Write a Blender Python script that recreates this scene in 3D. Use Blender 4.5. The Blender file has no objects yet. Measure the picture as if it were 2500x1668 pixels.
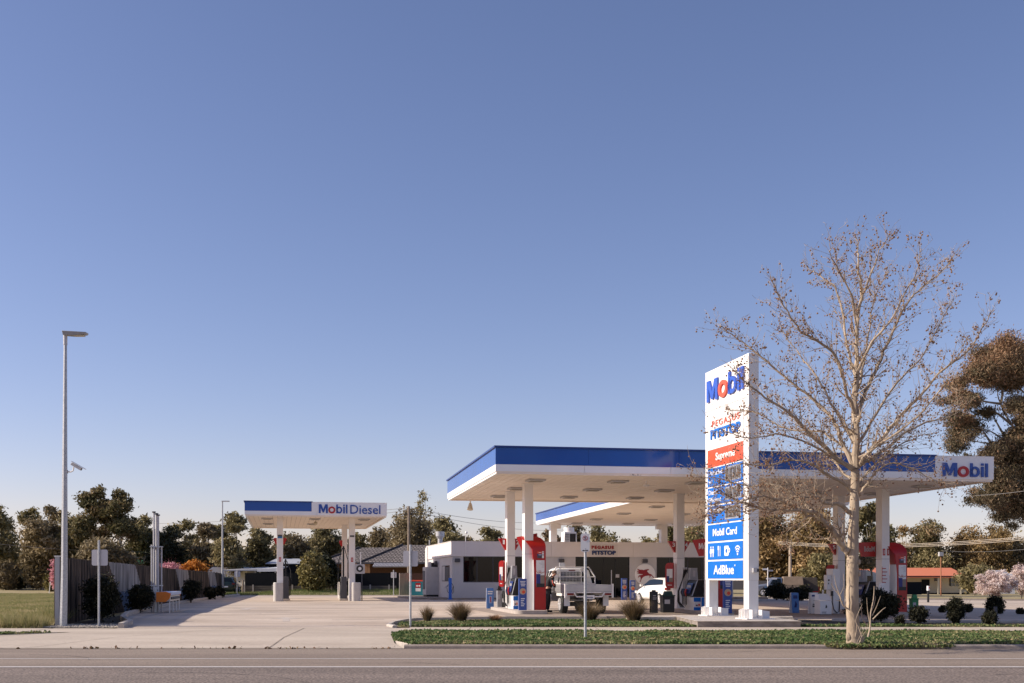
import bpy, math, random
import numpy as np
from mathutils import Vector, Matrix
R = math.radians
random.seed(7)
RNG = np.random.default_rng(11)
scene = bpy.context.scene
COL = scene.collection

# ------------------------------------------------------------------ camera
F, CX, HY, H = 2770.0, 1250.0, 1414.0, 1.4      # focal length and horizon in photo pixels, eye height in metres
cam_d = bpy.data.cameras.new("camera")
cam_d.lens = 36.0 * F / 2500.0
cam_d.sensor_width = 36.0
cam_d.shift_y = (HY - 834.0) / 2500.0
cam_d.clip_start = 0.1
cam_d.clip_end = 5000
cam = bpy.data.objects.new("camera", cam_d)
cam.location = (0, 0, H)
cam.rotation_euler = (R(90), 0, 0)
COL.objects.link(cam)
scene.camera = cam

# ------------------------------------------------------------------ light
SUN_EL = 30.5
SUN_AZ = Vector((-1.0, -0.06, 0)).normalized()      # towards the sun, on the ground
sd = Vector((SUN_AZ.x * math.cos(R(SUN_EL)), SUN_AZ.y * math.cos(R(SUN_EL)), math.sin(R(SUN_EL))))
world = bpy.data.worlds.new("World")
scene.world = world
world.use_nodes = True
wn = world.node_tree
sky = wn.nodes.new("ShaderNodeTexSky")
sky.sky_type = 'NISHITA'
sky.sun_disc = False
sky.sun_elevation = R(SUN_EL)
sky.sun_rotation = math.atan2(sd.x, sd.y)
sky.altitude = 150
sky.air_density = 0.93
sky.dust_density = 0.6
sky.ozone_density = 3.3
tint = wn.nodes.new("ShaderNodeMix"); tint.data_type = 'RGBA'; tint.blend_type = 'MULTIPLY'
tint.inputs[0].default_value = 1.0
tint.inputs[7].default_value = (1.25, 0.95, 0.97, 1)
hsv = wn.nodes.new("ShaderNodeHueSaturation")
hsv.inputs['Saturation'].default_value = 1.06
wn.links.new(sky.outputs[0], hsv.inputs['Color'])
wn.links.new(hsv.outputs[0], tint.inputs[6])
bg = wn.nodes["Background"]
wn.links.new(tint.outputs[2], bg.inputs[0])
bg.inputs[1].default_value = 0.114
sun_d = bpy.data.lights.new("sun", 'SUN')
sun_d.energy = 5.0
sun_d.angle = R(0.53)
sun_d.color = (1.0, 0.885, 0.745)
sun = bpy.data.objects.new("sun", sun_d)
sun.rotation_euler = sd.to_track_quat('Z', 'Y').to_euler()
COL.objects.link(sun)
scene.view_settings.view_transform = 'Standard'
scene.view_settings.look = 'None'
scene.view_settings.exposure = 0.32
scene.view_settings.gamma = 1.0
scene.cycles.max_bounces = 10
scene.cycles.diffuse_bounces = 7
scene.cycles.transparent_max_bounces = 8
scene.cycles.caustics_reflective = False
scene.cycles.caustics_refractive = False

# ------------------------------------------------------------------ helpers
def sstep(a, b, x):
    t = min(1, max(0, (x - a) / (b - a))); return t * t * (3 - 2 * t)
def gz(x, y):
    """height of the ground"""
    z = 0.10 * min(1, max(0, (y - 33.0) / 7.0))
    if x > 0: z -= 0.010 * x * sstep(34, 42, y)
    else: z += -0.008 * x * sstep(96, 125, y)
    if y > 83: z += 0.33 * sstep(90, 97, y) * sstep(5, -2, x) * sstep(-26, -16, x)
    return z
def AT(px, py, Y):
    return Vector(((px - CX) / F * Y, Y, H - (py - HY) / F * Y))
def GX(px, Y): return (px - CX) / F * Y
def G(px, py, dz=0.0):
    Y = 40.0
    for _ in range(30):
        z = gz(GX(px, Y), Y) + dz
        Y = 0.5 * Y + 0.5 * min(400, F * (H - z) / (py - HY))
    return Vector((GX(px, Y), Y, gz(GX(px, Y), Y) + dz))
def ZAT(py, Y): return H - (py - HY) / F * Y

MATS = {}
def mat(name, col, rough=0.6, metal=0.0, var=0.0, scale=6.0, bump=0.0, bscale=40.0, spec=0.5, col2=None, trans=0.0, detail=6.0, stretch=None):
    if name in MATS: return MATS[name]
    m = bpy.data.materials.new(name); m.use_nodes = True
    nt = m.node_tree; b = nt.nodes["Principled BSDF"]
    b.inputs['Base Color'].default_value = (*col, 1)
    b.inputs['Roughness'].default_value = rough
    b.inputs['Metallic'].default_value = metal
    b.inputs['Specular IOR Level'].default_value = spec
    tc = nt.nodes.new("ShaderNodeTexCoord")
    src = tc.outputs['Object']
    if stretch:
        mp = nt.nodes.new("ShaderNodeMapping"); mp.inputs['Scale'].default_value = stretch
        nt.links.new(src, mp.inputs[0]); src = mp.outputs[0]
    if var > 0 or col2:
        n = nt.nodes.new("ShaderNodeTexNoise"); n.inputs['Scale'].default_value = scale; n.inputs['Detail'].default_value = detail
        n.inputs['Roughness'].default_value = 0.62
        nt.links.new(src, n.inputs['Vector'])
        r = nt.nodes.new("ShaderNodeValToRGB")
        r.color_ramp.elements[0].position = 0.32; r.color_ramp.elements[1].position = 0.68
        c2 = col2 if col2 else tuple(min(1, c * (1 + var)) for c in col)
        c1 = col if col2 else tuple(c * (1 - var) for c in col)
        r.color_ramp.elements[0].color = (*c1, 1); r.color_ramp.elements[1].color = (*c2, 1)
        nt.links.new(n.outputs[0], r.inputs[0]); nt.links.new(r.outputs[0], b.inputs['Base Color'])
    if bump > 0:
        n2 = nt.nodes.new("ShaderNodeTexNoise"); n2.inputs['Scale'].default_value = bscale; n2.inputs['Detail'].default_value = 4
        nt.links.new(src, n2.inputs['Vector'])
        bp = nt.nodes.new("ShaderNodeBump"); bp.inputs['Strength'].default_value = bump; bp.inputs['Distance'].default_value = 0.02
        nt.links.new(n2.outputs[0], bp.inputs['Height']); nt.links.new(bp.outputs[0], b.inputs['Normal'])
    MATS[name] = m
    return m
def leafmat(name, stops, trans=0.25, rough=0.7):
    """foliage: each leaf takes its colour from its own random value"""
    if name in MATS: return MATS[name]
    m = bpy.data.materials.new(name); m.use_nodes = True
    nt = m.node_tree; b = nt.nodes["Principled BSDF"]
    b.inputs['Roughness'].default_value = rough; b.inputs['Specular IOR Level'].default_value = 0.25
    at = nt.nodes.new("ShaderNodeAttribute"); at.attribute_name = "tone"
    r = nt.nodes.new("ShaderNodeValToRGB")
    els = r.color_ramp.elements
    els[0].color = (*stops[0], 1); els[1].color = (*stops[-1], 1)
    for i, s in enumerate(stops[1:-1]):
        e = els.new((i + 1) / (len(stops) - 1)); e.color = (*s, 1)
    nt.links.new(at.outputs['Fac'], r.inputs[0]); nt.links.new(r.outputs[0], b.inputs['Base Color'])
    tr = nt.nodes.new("ShaderNodeBsdfTranslucent"); nt.links.new(r.outputs[0], tr.inputs[0])
    mx = nt.nodes.new("ShaderNodeMixShader"); mx.inputs[0].default_value = trans
    out = nt.nodes["Material Output"]
    nt.links.new(b.outputs[0], mx.inputs[1]); nt.links.new(tr.outputs[0], mx.inputs[2]); nt.links.new(mx.outputs[0], out.inputs[0])
    MATS[name] = m
    return m

def tag(o, label=None, cat=None, group=None, kind=None):
    if label: o["label"] = label
    if cat: o["category"] = cat
    if group: o["group"] = group
    if kind: o["kind"] = kind
    return o
def empty(name, loc=(0, 0, 0), rz=0.0, label=None, cat=None, group=None):
    o = bpy.data.objects.new(name, None); COL.objects.link(o)
    o.location = loc; o.rotation_euler = (0, 0, rz); o.empty_display_size = 0.2
    return tag(o, label, cat, group)
def linkmesh(name, me, parent=None):
    o = bpy.data.objects.new(name, me); COL.objects.link(o)
    if parent is not None: o.parent = parent
    return o
def copy_tree(o, parent=None):
    c = o.copy(); COL.objects.link(c)
    if parent is not None: c.parent = parent
    for ch in list(o.children): copy_tree(ch, c)
    return c

class MB:
    def __init__(s): s.v = []; s.f = []; s.m = []; s.ms = []
    def mi(s, m):
        if m not in s.ms: s.ms.append(m)
        return s.ms.index(m)
    def add(s, vs, fs, m):
        o = len(s.v); k = s.mi(m)
        s.v += [tuple(v) for v in vs]
        for f in fs: s.f.append(tuple(i + o for i in f)); s.m.append(k)
        return s
    def box(s, x0, x1, y0, y1, z0, z1, m, M=None, taper=None):
        vs = [(x0, y0, z0), (x1, y0, z0), (x1, y1, z0), (x0, y1, z0), (x0, y0, z1), (x1, y0, z1), (x1, y1, z1), (x0, y1, z1)]
        if taper:
            cx, cy = (x0 + x1) / 2, (y0 + y1) / 2
            vs = vs[:4] + [(cx + (x - cx) * taper[0], cy + (y - cy) * taper[1], z) for x, y, z in vs[4:]]
        if M is not None: vs = [M @ Vector(v) for v in vs]
        return s.add(vs, [(3, 2, 1, 0), (4, 5, 6, 7), (0, 1, 5, 4), (1, 2, 6, 5), (2, 3, 7, 6), (3, 0, 4, 7)], m)
    def rbox(s, x0, x1, y0, y1, z0, z1, r, m, n=4, axis='z'):
        """box with rounded edges along one axis"""
        if axis == 'z': a0, a1, b0, b1, c0, c1 = x0, x1, y0, y1, z0, z1
        elif axis == 'y': a0, a1, b0, b1, c0, c1 = x0, x1, z0, z1, y0, y1
        else: a0, a1, b0, b1, c0, c1 = y0, y1, z0, z1, x0, x1
        pts = []
        for cx, cy, st in ((a1 - r, b1 - r, 0), (a0 + r, b1 - r, 90), (a0 + r, b0 + r, 180), (a1 - r, b0 + r, 270)):
            for i in range(n + 1):
                a = R(st + 90 * i / n); pts.append((cx + r * math.cos(a), cy + r * math.sin(a)))
        return s.prism(pts, c0, c1, m, axis)
    def prism(s, pts, c0, c1, m, axis='z', M=None):
        def mk(a, b, c):
            return {'z': (a, b, c), 'y': (a, c, b), 'x': (c, a, b)}[axis]
        n = len(pts)
        vs = [mk(a, b, c0) for a, b in pts] + [mk(a, b, c1) for a, b in pts]
        if M is not None: vs = [M @ Vector(v) for v in vs]
        fs = [tuple(range(n - 1, -1, -1)), tuple(range(n, 2 * n))] + [(i, (i + 1) % n, n + (i + 1) % n, n + i) for i in range(n)]
        return s.add(vs, fs, m)
    def tube(s, pts, rad, m, n=8, cap=True):
        pts = [Vector(p) for p in pts]
        if not hasattr(rad, '__len__'): rad = [rad] * len(pts)
        rings = []
        up = Vector((0, 0, 1))
        prev = None
        for i, p in enumerate(pts):
            d = (pts[min(i + 1, len(pts) - 1)] - pts[max(i - 1, 0)])
            d = d.normalized() if d.length > 1e-9 else Vector((0, 0, 1))
            if prev is None:
                a = d.cross(up)
                if a.length < 1e-3: a = Vector((1, 0, 0))
            else:
                a = prev - d * prev.dot(d)
                if a.length < 1e-4: a = d.orthogonal()
            a.normalize(); prev = a
            b = d.cross(a)
            rings.append([p + (a * math.cos(2 * math.pi * k / n) + b * math.sin(2 * math.pi * k / n)) * rad[i] for k in range(n)])
        vs = [v for r in rings for v in r]
        fs = []
        for i in range(len(rings) - 1):
            for k in range(n):
                fs.append((i * n + k, i * n + (k + 1) % n, (i + 1) * n + (k + 1) % n, (i + 1) * n + k))
        if cap:
            fs.append(tuple(range(n - 1, -1, -1))); fs.append(tuple((len(rings) - 1) * n + k for k in range(n)))
        return s.add(vs, fs, m)
    def cyl(s, p0, p1, r, m, n=16, r1=None): return s.tube([p0, p1], [r, r if r1 is None else r1], m, n)
    def ball(s, c, r, m, nu=10, nv=6, sc=(1, 1, 1)):
        c = Vector(c); vs = []; fs = []
        for j in range(nv + 1):
            th = math.pi * j / nv
            for i in range(nu):
                ph = 2 * math.pi * i / nu
                vs.append((c.x + r * sc[0] * math.sin(th) * math.cos(ph), c.y + r * sc[1] * math.sin(th) * math.sin(ph), c.z + r * sc[2] * math.cos(th)))
        for j in range(nv):
            for i in range(nu): fs.append((j * nu + i, (j + 1) * nu + i, (j + 1) * nu + (i + 1) % nu, j * nu + (i + 1) % nu))
        return s.add(vs, fs, m)
    def disc(s, c, r, depth, m, n=28, axis='y', r2=None):
        pts = [(r * math.cos(2 * math.pi * i / n), (r2 or r) * math.sin(2 * math.pi * i / n)) for i in range(n)]
        M = Matrix.Translation(Vector(c))
        return s.prism(pts, 0, depth, m, axis, M)
    def ring(s, c, r0, r1, depth, m, n=28, axis='y'):
        vs = []; fs = []
        def mk(a, b, z): return {'y': (c[0] + a, c[1] + z, c[2] + b), 'x': (c[0] + z, c[1] + a, c[2] + b), 'z': (c[0] + a, c[1] + b, c[2] + z)}[axis]
        for i in range(n):
            a = 2 * math.pi * i / n
            for r, z in ((r0, 0), (r1, 0), (r1, depth), (r0, depth)): vs.append(mk(r * math.cos(a), r * math.sin(a), z))
        for i in range(n):
            j = (i + 1) % n
            for k in range(4): fs.append((i * 4 + k, i * 4 + (k + 1) % 4, j * 4 + (k + 1) % 4, j * 4 + k))
        return s.add(vs, fs, m)
    def build(s, name, parent=None, smooth=True, bevel=0.0):
        me = bpy.data.meshes.new(name)
        me.from_pydata(s.v, [], s.f)
        for m in s.ms: me.materials.append(m)
        me.polygons.foreach_set("material_index", s.m)
        me.validate()
        if smooth:
            me.polygons.foreach_set("use_smooth", [True] * len(me.polygons))
            me.set_sharp_from_angle(angle=R(35))
        import bmesh
        b = bmesh.new(); b.from_mesh(me); bmesh.ops.recalc_face_normals(b, faces=b.faces); b.to_mesh(me); b.free()
        me.update()
        o = linkmesh(name, me, parent)
        if bevel > 0:
            md = o.modifiers.new("bevel", 'BEVEL'); md.width = bevel; md.segments = 2; md.limit_method = 'ANGLE'; md.angle_limit = R(40)
        return o

def text_part(name, txt, m, parent, org, right, up, w, h, depth=0.01, bold=0.0, mirror=False, space=1.0):
    """lettering fitted to a width and height at org (its lower left corner)"""
    cu = bpy.data.curves.new(name, 'FONT'); cu.body = txt; cu.size = 1.0; cu.offset = bold; cu.extrude = 0.5; cu.resolution_u = 3; cu.space_character = space
    ob = bpy.data.objects.new(name + "_tmp", cu); COL.objects.link(ob)
    dg = bpy.context.evaluated_depsgraph_get()
    me = bpy.data.meshes.new_from_object(ob.evaluated_get(dg))
    bpy.data.objects.remove(ob)
    n = len(me.vertices); co = np.zeros(n * 3); me.vertices.foreach_get("co", co); co = co.reshape(-1, 3)
    mn, mx = co.min(0), co.max(0)
    u = (co[:, 0] - mn[0]) / (mx[0] - mn[0]) * w; v = (co[:, 1] - mn[1]) / (mx[1] - mn[1]) * h
    if mirror: u = w - u
    t = (co[:, 2] - mn[2]) / (mx[2] - mn[2]) * depth
    right = np.array(right, float); up = np.array(up, float); nrm = np.cross(right, up)
    out = np.array(org, float)[None] + u[:, None] * right + v[:, None] * up + t[:, None] * nrm
    me.vertices.foreach_set("co", out.ravel()); me.materials.clear(); me.materials.append(m); me.update()
    me.name = name
    return linkmesh(name, me, parent)
def brand_part(parent, org, right, up, w, h, mb, mr, depth=0.03, name="lettering"):
    """the five letter word mark in blue with its red ring"""
    right = Vector(right); up = Vector(up); nrm = right.cross(up); org = Vector(org)
    W, Hh = 312.0, 98.0
    b = MB()
    Mx = Matrix(((right.x * w / W, up.x * h / Hh, nrm.x, org.x), (right.y * w / W, up.y * h / Hh, nrm.y, org.y), (right.z * w / W, up.z * h / Hh, nrm.z, org.z), (0, 0, 0, 1)))
    def poly(pts, m): b.prism(pts, 0, depth, m, 'z', Mx)
    def quad(x0, y0, x1, y1, m): poly([(x0, y0), (x1, y0), (x1, y1), (x0, y1)], m)
    def annulus(cx, cy, ro, ri, m, ryo=None, ryi=None, n=28):
        ryo = ryo or ro; ryi = ryi or ri
        vs = []; fs = []
        for i in range(n):
            a = 2 * math.pi * i / n
            for rx, ry, z in ((ri, ryi, 0), (ro, ryo, 0), (ro, ryo, depth), (ri, ryi, depth)):
                vs.append(Mx @ Vector((cx + rx * math.cos(a), cy + ry * math.sin(a), z)))
        for i in range(n):
            j = (i + 1) % n
            for k in range(4): fs.append((i * 4 + k, i * 4 + (k + 1) % 4, j * 4 + (k + 1) % 4, j * 4 + k))
        b.add(vs, fs, m)
    # M
    quad(0, 0, 20, 98, mb); quad(78, 0, 98, 98, mb)
    poly([(20.2, 98), (20.2, 62), (42, 8), (49, 8), (49, 44), (28, 98)], mb)
    poly([(49.2, 8), (56, 8), (77.8, 62), (77.8, 98), (70, 98), (49.2, 44)], mb)
    annulus(142, 37, 38, 21, mr, 39, 21)
    quad(190, 0, 207, 98, mb)
    annulus(222, 37, 33, 17, mb, 38, 21)
    quad(266, 0, 283, 74, mb); quad(266, 82, 283, 98, mb)
    quad(296, 0, 312, 98, mb)
    return b.build(name, parent, smooth=False)

def quads_mesh(name, c, a, b, tone, m, parent=None, tri=False):
    """many small leaf faces: centres c, half axes a and b, one tone each"""
    n = len(c)
    k = 3 if tri else 4
    if tri: V = np.stack([c - a, c + a, c + b], 1)
    else: V = np.stack([c - a - b * .4, c + b * -1.0 + a * .3, c + a + b * .4, c + b], 1)
    me = bpy.data.meshes.new(name)
    me.vertices.add(n * k); me.loops.add(n * k); me.polygons.add(n)
    me.vertices.foreach_set("co", V.reshape(-1).astype(np.float32))
    me.loops.foreach_set("vertex_index", np.arange(n * k, dtype=np.int32))
    me.polygons.foreach_set("loop_start", np.arange(0, n * k, k, dtype=np.int32))
    me.update(calc_edges=True)
    at = me.attributes.new("tone", 'FLOAT', 'FACE'); at.data.foreach_set("value", tone.astype(np.float32))
    me.materials.append(m)
    return linkmesh(name, me, parent)
def rnd_unit(n, rng=RNG):
    v = rng.normal(size=(n, 3)); return v / np.linalg.norm(v, axis=1, keepdims=True)
def leaves_in(clumps, n_tot, size, rng=RNG, shell=0.55, droop=0.0, flat=0.5):
    """leaf quads scattered through ellipsoid clumps (cx,cy,cz,rx,ry,rz,tone)"""
    vol = np.array([(q[3] * q[4] * q[5]) ** 0.75 for q in clumps]); vol /= vol.sum()
    C, T = [], []
    for q, w in zip(clumps, vol):
        n = max(12, int(n_tot * w))
        d = rnd_unit(n, rng)
        lump = 1 + 0.16 * np.sin(d[:, 0] * 5 + q[0] * 3) * np.sin(d[:, 1] * 5 + q[1]) + 0.14 * np.sin(d[:, 2] * 7 + q[2] * 2 + d[:, 0] * 4)
        r = (shell + (1 - shell) * rng.random(n)) ** 0.8 * lump
        stray = rng.random(n) < 0.06
        r[stray] *= 1.0 + 0.28 * rng.random(stray.sum())
        C.append(np.array(q[:3])[None] + d * r[:, None] * np.array(q[3:6])[None])
        T.append(np.clip(q[6] + rng.normal(size=n) * 0.2, 0, 1))
    C = np.concatenate(C); T = np.concatenate(T); n = len(C)
    A = rnd_unit(n, rng); B = np.cross(A, rnd_unit(n, rng)); B /= np.linalg.norm(B, axis=1, keepdims=True) + 1e-6
    if droop: A[:, 2] -= droop; A /= np.linalg.norm(A, axis=1, keepdims=True)
    s = size * (0.6 + 0.8 * rng.random(n))[:, None]
    return C, A * s, B * s * flat, T

def sprays_in(lobes, n_tot, size, rng, per=26, sig=.16, droop=.3, flat=.42, inner=.35):
    """leaves gathered in small sprays that ride on the overlapping lobes of a crown, so that its outline stays ragged"""
    vol = np.array([(q[3] * q[4] * q[5]) ** (2 / 3) for q in lobes]); vol /= vol.sum()
    ns = max(len(lobes), int(n_tot / per)); C, T = [], []
    for q, w in zip(lobes, vol):
        k = max(3, int(ns * w)); d = rnd_unit(k, rng); r = inner + (1.02 - inner) * rng.random(k) ** .6
        c = np.array(q[:3])[None] + d * r[:, None] * np.array(q[3:6])[None]
        sg = sig * min(q[3], q[5]) * rng.uniform(.6, 1.5, k) + size * .5
        tone = np.clip(q[6] + rng.normal(size=k) * .16, 0, 1)
        m = rng.integers(int(per * .5), int(per * 1.5) + 1, k)
        idx = np.repeat(np.arange(k), m)
        off = rng.normal(size=(len(idx), 3)) * sg[idx][:, None] * np.array([1.25, 1.25, .8])[None]
        C.append(c[idx] + off); T.append(np.clip(tone[idx] + rng.normal(size=len(idx)) * .13, 0, 1))
    C = np.concatenate(C); T = np.concatenate(T); n = len(C)
    A = rnd_unit(n, rng); B = np.cross(A, rnd_unit(n, rng)); B /= np.linalg.norm(B, axis=1, keepdims=True) + 1e-6
    A[:, 2] -= droop; A /= np.linalg.norm(A, axis=1, keepdims=True)
    s = size * (0.6 + 0.8 * rng.random(n))[:, None]
    return C, A * s, B * s * flat, T

# ------------------------------------------------------------------ materials
M_white = mat("white_paint", (.82, .80, .78), .45, var=.04, scale=1.5)
M_fascia = mat("white_fascia", (.88, .865, .86), .3, var=.02, scale=.6)
M_soffit = mat("soffit_cream", (.86, .76, .655), .55, var=.05, scale=1.2)
M_soffgap = mat("soffit_groove", (.30, .26, .22), .8)
M_blue = mat("deep_blue", (.0, .07, .35), .12, spec=.45, var=.08, scale=.5)
M_bluedk = mat("trim_blue", (.006, .035, .20), .3)
M_signblue = mat("sign_blue", (.004, .15, .58), .35, spec=.3, var=.05, scale=2)
M_logoblue = mat("logo_blue", (.02, .08, .36), .35)
M_red = mat("sign_red", (.62, .035, .02), .3, var=.05, scale=2)
M_dkred = mat("totem_red", (.42, .009, .008), .3, var=.06, scale=2)
M_logored = mat("logo_red", (.45, .010, .018), .35)
M_orangered = mat("panel_red", (.72, .075, .03), .35, var=.04, scale=3)
M_galv = mat("galvanised_steel", (.42, .43, .45), .5, .35, var=.22, scale=26, detail=3)
M_steel = mat("grey_steel", (.50, .50, .52), .4, .5, var=.08, scale=8)
M_grey = mat("light_grey_metal", (.50, .49, .50), .5, var=.06, scale=4)
M_plate = mat("sign_back_aluminium", (.52, .51, .54), .55, .1, var=.05, scale=5)
M_dkgrey = mat("dark_grey", (.07, .07, .08), .6)
M_black = mat("black_plastic", (.012, .012, .014), .45)
M_rubber = mat("black_rubber", (.015, .015, .016), .7)
M_glass = mat("dark_glass", (.006, .008, .010), .04, spec=.6)
M_wglass = mat("vehicle_glass", (.006, .009, .012), .05, spec=.35)
M_txt = mat("white_lettering", (.82, .82, .82), .5)
M_blk = mat("black_lettering", (.02, .02, .02), .5)
M_wall = mat("painted_wall_grey", (.57, .56, .565), .7, var=.04, scale=1.0, bump=.1)
M_parapet = mat("painted_parapet", (.76, .715, .69), .65, var=.04, scale=1.0)
M_conc = None
M_kerb = mat("kerb_concrete", (.46, .41, .36), .85, var=.16, scale=5, bump=.3)
M_kerbroad = mat("dark_kerb_concrete", (.30, .25, .215), .9, var=.15, scale=4, bump=.3)  # darker concrete for the road kerb
M_kerbdk = mat("weathered_concrete", (.26, .22, .19), .9, var=.35, scale=3, bump=.4, stretch=(1, 1, 2.5))
M_bark = mat("pale_bark", (.27, .205, .145), .8, col2=(.50, .40, .29), scale=5, bump=.5, bscale=25, stretch=(1, 1, .35))
M_gumbark = mat("gum_bark", (.22, .18, .14), .85, col2=(.42, .37, .31), scale=3)
M_dkbark = mat("dark_bark", (.07, .055, .045), .9, var=.3)
M_pod = mat("seed_ball_brown", (.25, .14, .08), .8, var=.25, scale=30)

# ------------------------------------------------------------------ ground material helpers
def concrete(name, c1, c2, stain=(.25, .2, .17), tire=True):
    m = bpy.data.materials.new(name); m.use_nodes = True; nt = m.node_tree; b = nt.nodes["Principled BSDF"]
    L = nt.links.new
    tc = nt.nodes.new("ShaderNodeTexCoord")
    def noise(scale, det=8, sc=None):
        n = nt.nodes.new("ShaderNodeTexNoise"); n.inputs['Scale'].default_value = scale; n.inputs['Detail'].default_value = det; n.inputs['Roughness'].default_value = .6
        if sc:
            mp = nt.nodes.new("ShaderNodeMapping"); mp.inputs['Scale'].default_value = sc; L(tc.outputs['Object'], mp.inputs[0]); L(mp.outputs[0], n.inputs['Vector'])
        else: L(tc.outputs['Object'], n.inputs['Vector'])
        return n
    def ramp(src, p0, p1, a, bb):
        r = nt.nodes.new("ShaderNodeValToRGB"); r.color_ramp.elements[0].position = p0; r.color_ramp.elements[1].position = p1
        r.color_ramp.elements[0].color = (*a, 1); r.color_ramp.elements[1].color = (*bb, 1); L(src, r.inputs[0]); return r
    base = ramp(noise(.5, 8, (.35, 1, 1)).outputs[0], .33, .64, c1, c2)
    fine = ramp(noise(9, 6).outputs[0], .3, .7, (.88, .88, .88), (1.06, 1.06, 1.06))
    mul = nt.nodes.new("ShaderNodeMix"); mul.data_type = 'RGBA'; mul.blend_type = 'MULTIPLY'; mul.inputs[0].default_value = 1
    L(base.outputs[0], mul.inputs[6]); L(fine.outputs[0], mul.inputs[7])
    st = ramp(noise(1.0, 5, (.16, .75, 1)).outputs[0], .60, .78, (0, 0, 0), (1, 1, 1))
    k = nt.nodes.new("ShaderNodeMath"); k.operation = 'MULTIPLY'; k.inputs[1].default_value = .5 if tire else .2; L(st.outputs[0], k.inputs[0])
    mx = nt.nodes.new("ShaderNodeMix"); mx.data_type = 'RGBA'; L(k.outputs[0], mx.inputs[0]); L(mul.outputs[2], mx.inputs[6]); mx.inputs[7].default_value = (*stain, 1)
    L(mx.outputs[2], b.inputs['Base Color']); b.inputs['Roughness'].default_value = .85
    bp = nt.nodes.new("ShaderNodeBump"); bp.inputs['Strength'].default_value = .15; bp.inputs['Distance'].default_value = .01
    L(noise(60, 3).outputs[0], bp.inputs['Height']); L(bp.outputs[0], b.inputs['Normal'])
    return m
def asphalt(name, c1, c2, grain, gs, bump):
    m = bpy.data.materials.new(name); m.use_nodes = True; nt = m.node_tree; b = nt.nodes["Principled BSDF"]; L = nt.links.new
    tc = nt.nodes.new("ShaderNodeTexCoord")
    mp = nt.nodes.new("ShaderNodeMapping"); mp.inputs['Scale'].default_value = (.12, 1, 1); L(tc.outputs['Object'], mp.inputs[0])
    n1 = nt.nodes.new("ShaderNodeTexNoise"); n1.inputs['Scale'].default_value = .9; n1.inputs['Detail'].default_value = 6; L(mp.outputs[0], n1.inputs[0])
    n2 = nt.nodes.new("ShaderNodeTexNoise"); n2.inputs['Scale'].default_value = gs; n2.inputs['Detail'].default_value = 3; L(tc.outputs['Object'], n2.inputs[0])
    r1 = nt.nodes.new("ShaderNodeValToRGB"); r1.color_ramp.elements[0].position = .3; r1.color_ramp.elements[1].position = .7
    r1.color_ramp.elements[0].color = (*c1, 1); r1.color_ramp.elements[1].color = (*c2, 1); L(n1.outputs[0], r1.inputs[0])
    r2 = nt.nodes.new("ShaderNodeValToRGB"); r2.color_ramp.elements[0].position = .38; r2.color_ramp.elements[1].position = .60
    r2.color_ramp.elements[0].color = (1 - grain,) * 3 + (1,); r2.color_ramp.elements[1].color = (1 + grain,) * 3 + (1,); L(n2.outputs[0], r2.inputs[0])
    mu = nt.nodes.new("ShaderNodeMix"); mu.data_type = 'RGBA'; mu.blend_type = 'MULTIPLY'; mu.inputs[0].default_value = 1
    L(r1.outputs[0], mu.inputs[6]); L(r2.outputs[0], mu.inputs[7]); L(mu.outputs[2], b.inputs['Base Color']); b.inputs['Roughness'].default_value = .9
    bp = nt.nodes.new("ShaderNodeBump"); bp.inputs['Strength'].default_value = bump; bp.inputs['Distance'].default_value = .015
    L(n2.outputs[0], bp.inputs['Height']); L(bp.outputs[0], b.inputs['Normal'])
    return m
M_conc = concrete("forecourt_concrete", (.425, .34, .265), (.60, .50, .405))
M_path = concrete("footpath_concrete", (.43, .355, .28), (.56, .475, .38), tire=False)
M_asph = asphalt("smooth_asphalt", (.205, .158, .122), (.275, .216, .168), .24, 40, .3)
M_asph2 = asphalt("coarse_asphalt", (.146, .114, .093), (.208, .163, .135), .5, 26, .8)
def UV_(u, v):
    a = R(10.2); return (-0.554 + u * math.cos(a) - v * math.sin(a), 38.35 + u * math.sin(a) + v * math.cos(a))
M_line = mat("road_paint", (.62, .58, .55), .7, var=.18, scale=14)
M_joint = mat("dark_joint_gap", (.13, .10, .08), .95)  # dark lines between the concrete slabs
M_lawn = mat("lawn_soil", (.24, .205, .10), .95, col2=(.38, .30, .16), scale=.8, bump=.5, bscale=30)
M_dirt = mat("garden_soil", (.24, .17, .12), .95, col2=(.36, .27, .19), scale=2.5, bump=.4)
M_gravel = mat("pale_gravel", (.22, .19, .16), .9, col2=(.62, .56, .48), scale=22, bump=1.0, bscale=24)
M_turf = mat("verge_soil", (.10, .09, .045), .95, col2=(.30, .21, .13), scale=1.2, bump=.5, bscale=30)

# ------------------------------------------------------------------ ground, road, paths
def sheet(name, xs, ys, zf, m, kind="structure", mask=None):
    vs = [(x, y, zf(x, y)) for y in ys for x in xs]; nx = len(xs); fs = []
    for j in range(len(ys) - 1):
        for i in range(nx - 1): fs.append((j * nx + i, j * nx + i + 1, (j + 1) * nx + i + 1, (j + 1) * nx + i))
    b = MB(); b.add(vs, fs, m); o = b.build(name); tag(o, kind=kind); return o
def lin(a, b, n): return [a + (b - a) * i / (n - 1) for i in range(n)]
KY = 24.15
def ground_z(x, y):
    if y < 27.6: return -0.30
    if y < 33: return -0.012
    return gz(x, y) - 0.012
gx = [-1500, -400, -200, -120] + lin(-80, 80, 65) + [120, 200, 400, 1500]
gy = [-60, 0, 12, KY - .01, KY + .01, 26, 28, 30, 32, 33] + lin(34, 60, 27) + lin(62, 130, 35) + [150, 180, 220, 300, 500, 1500, 3000]
sheet("ground", gx, gy, ground_z, M_lawn)
sheet("road", [-160, 160], [13.4, 19.12], lambda x, y: -0.085, M_asph2)
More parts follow.
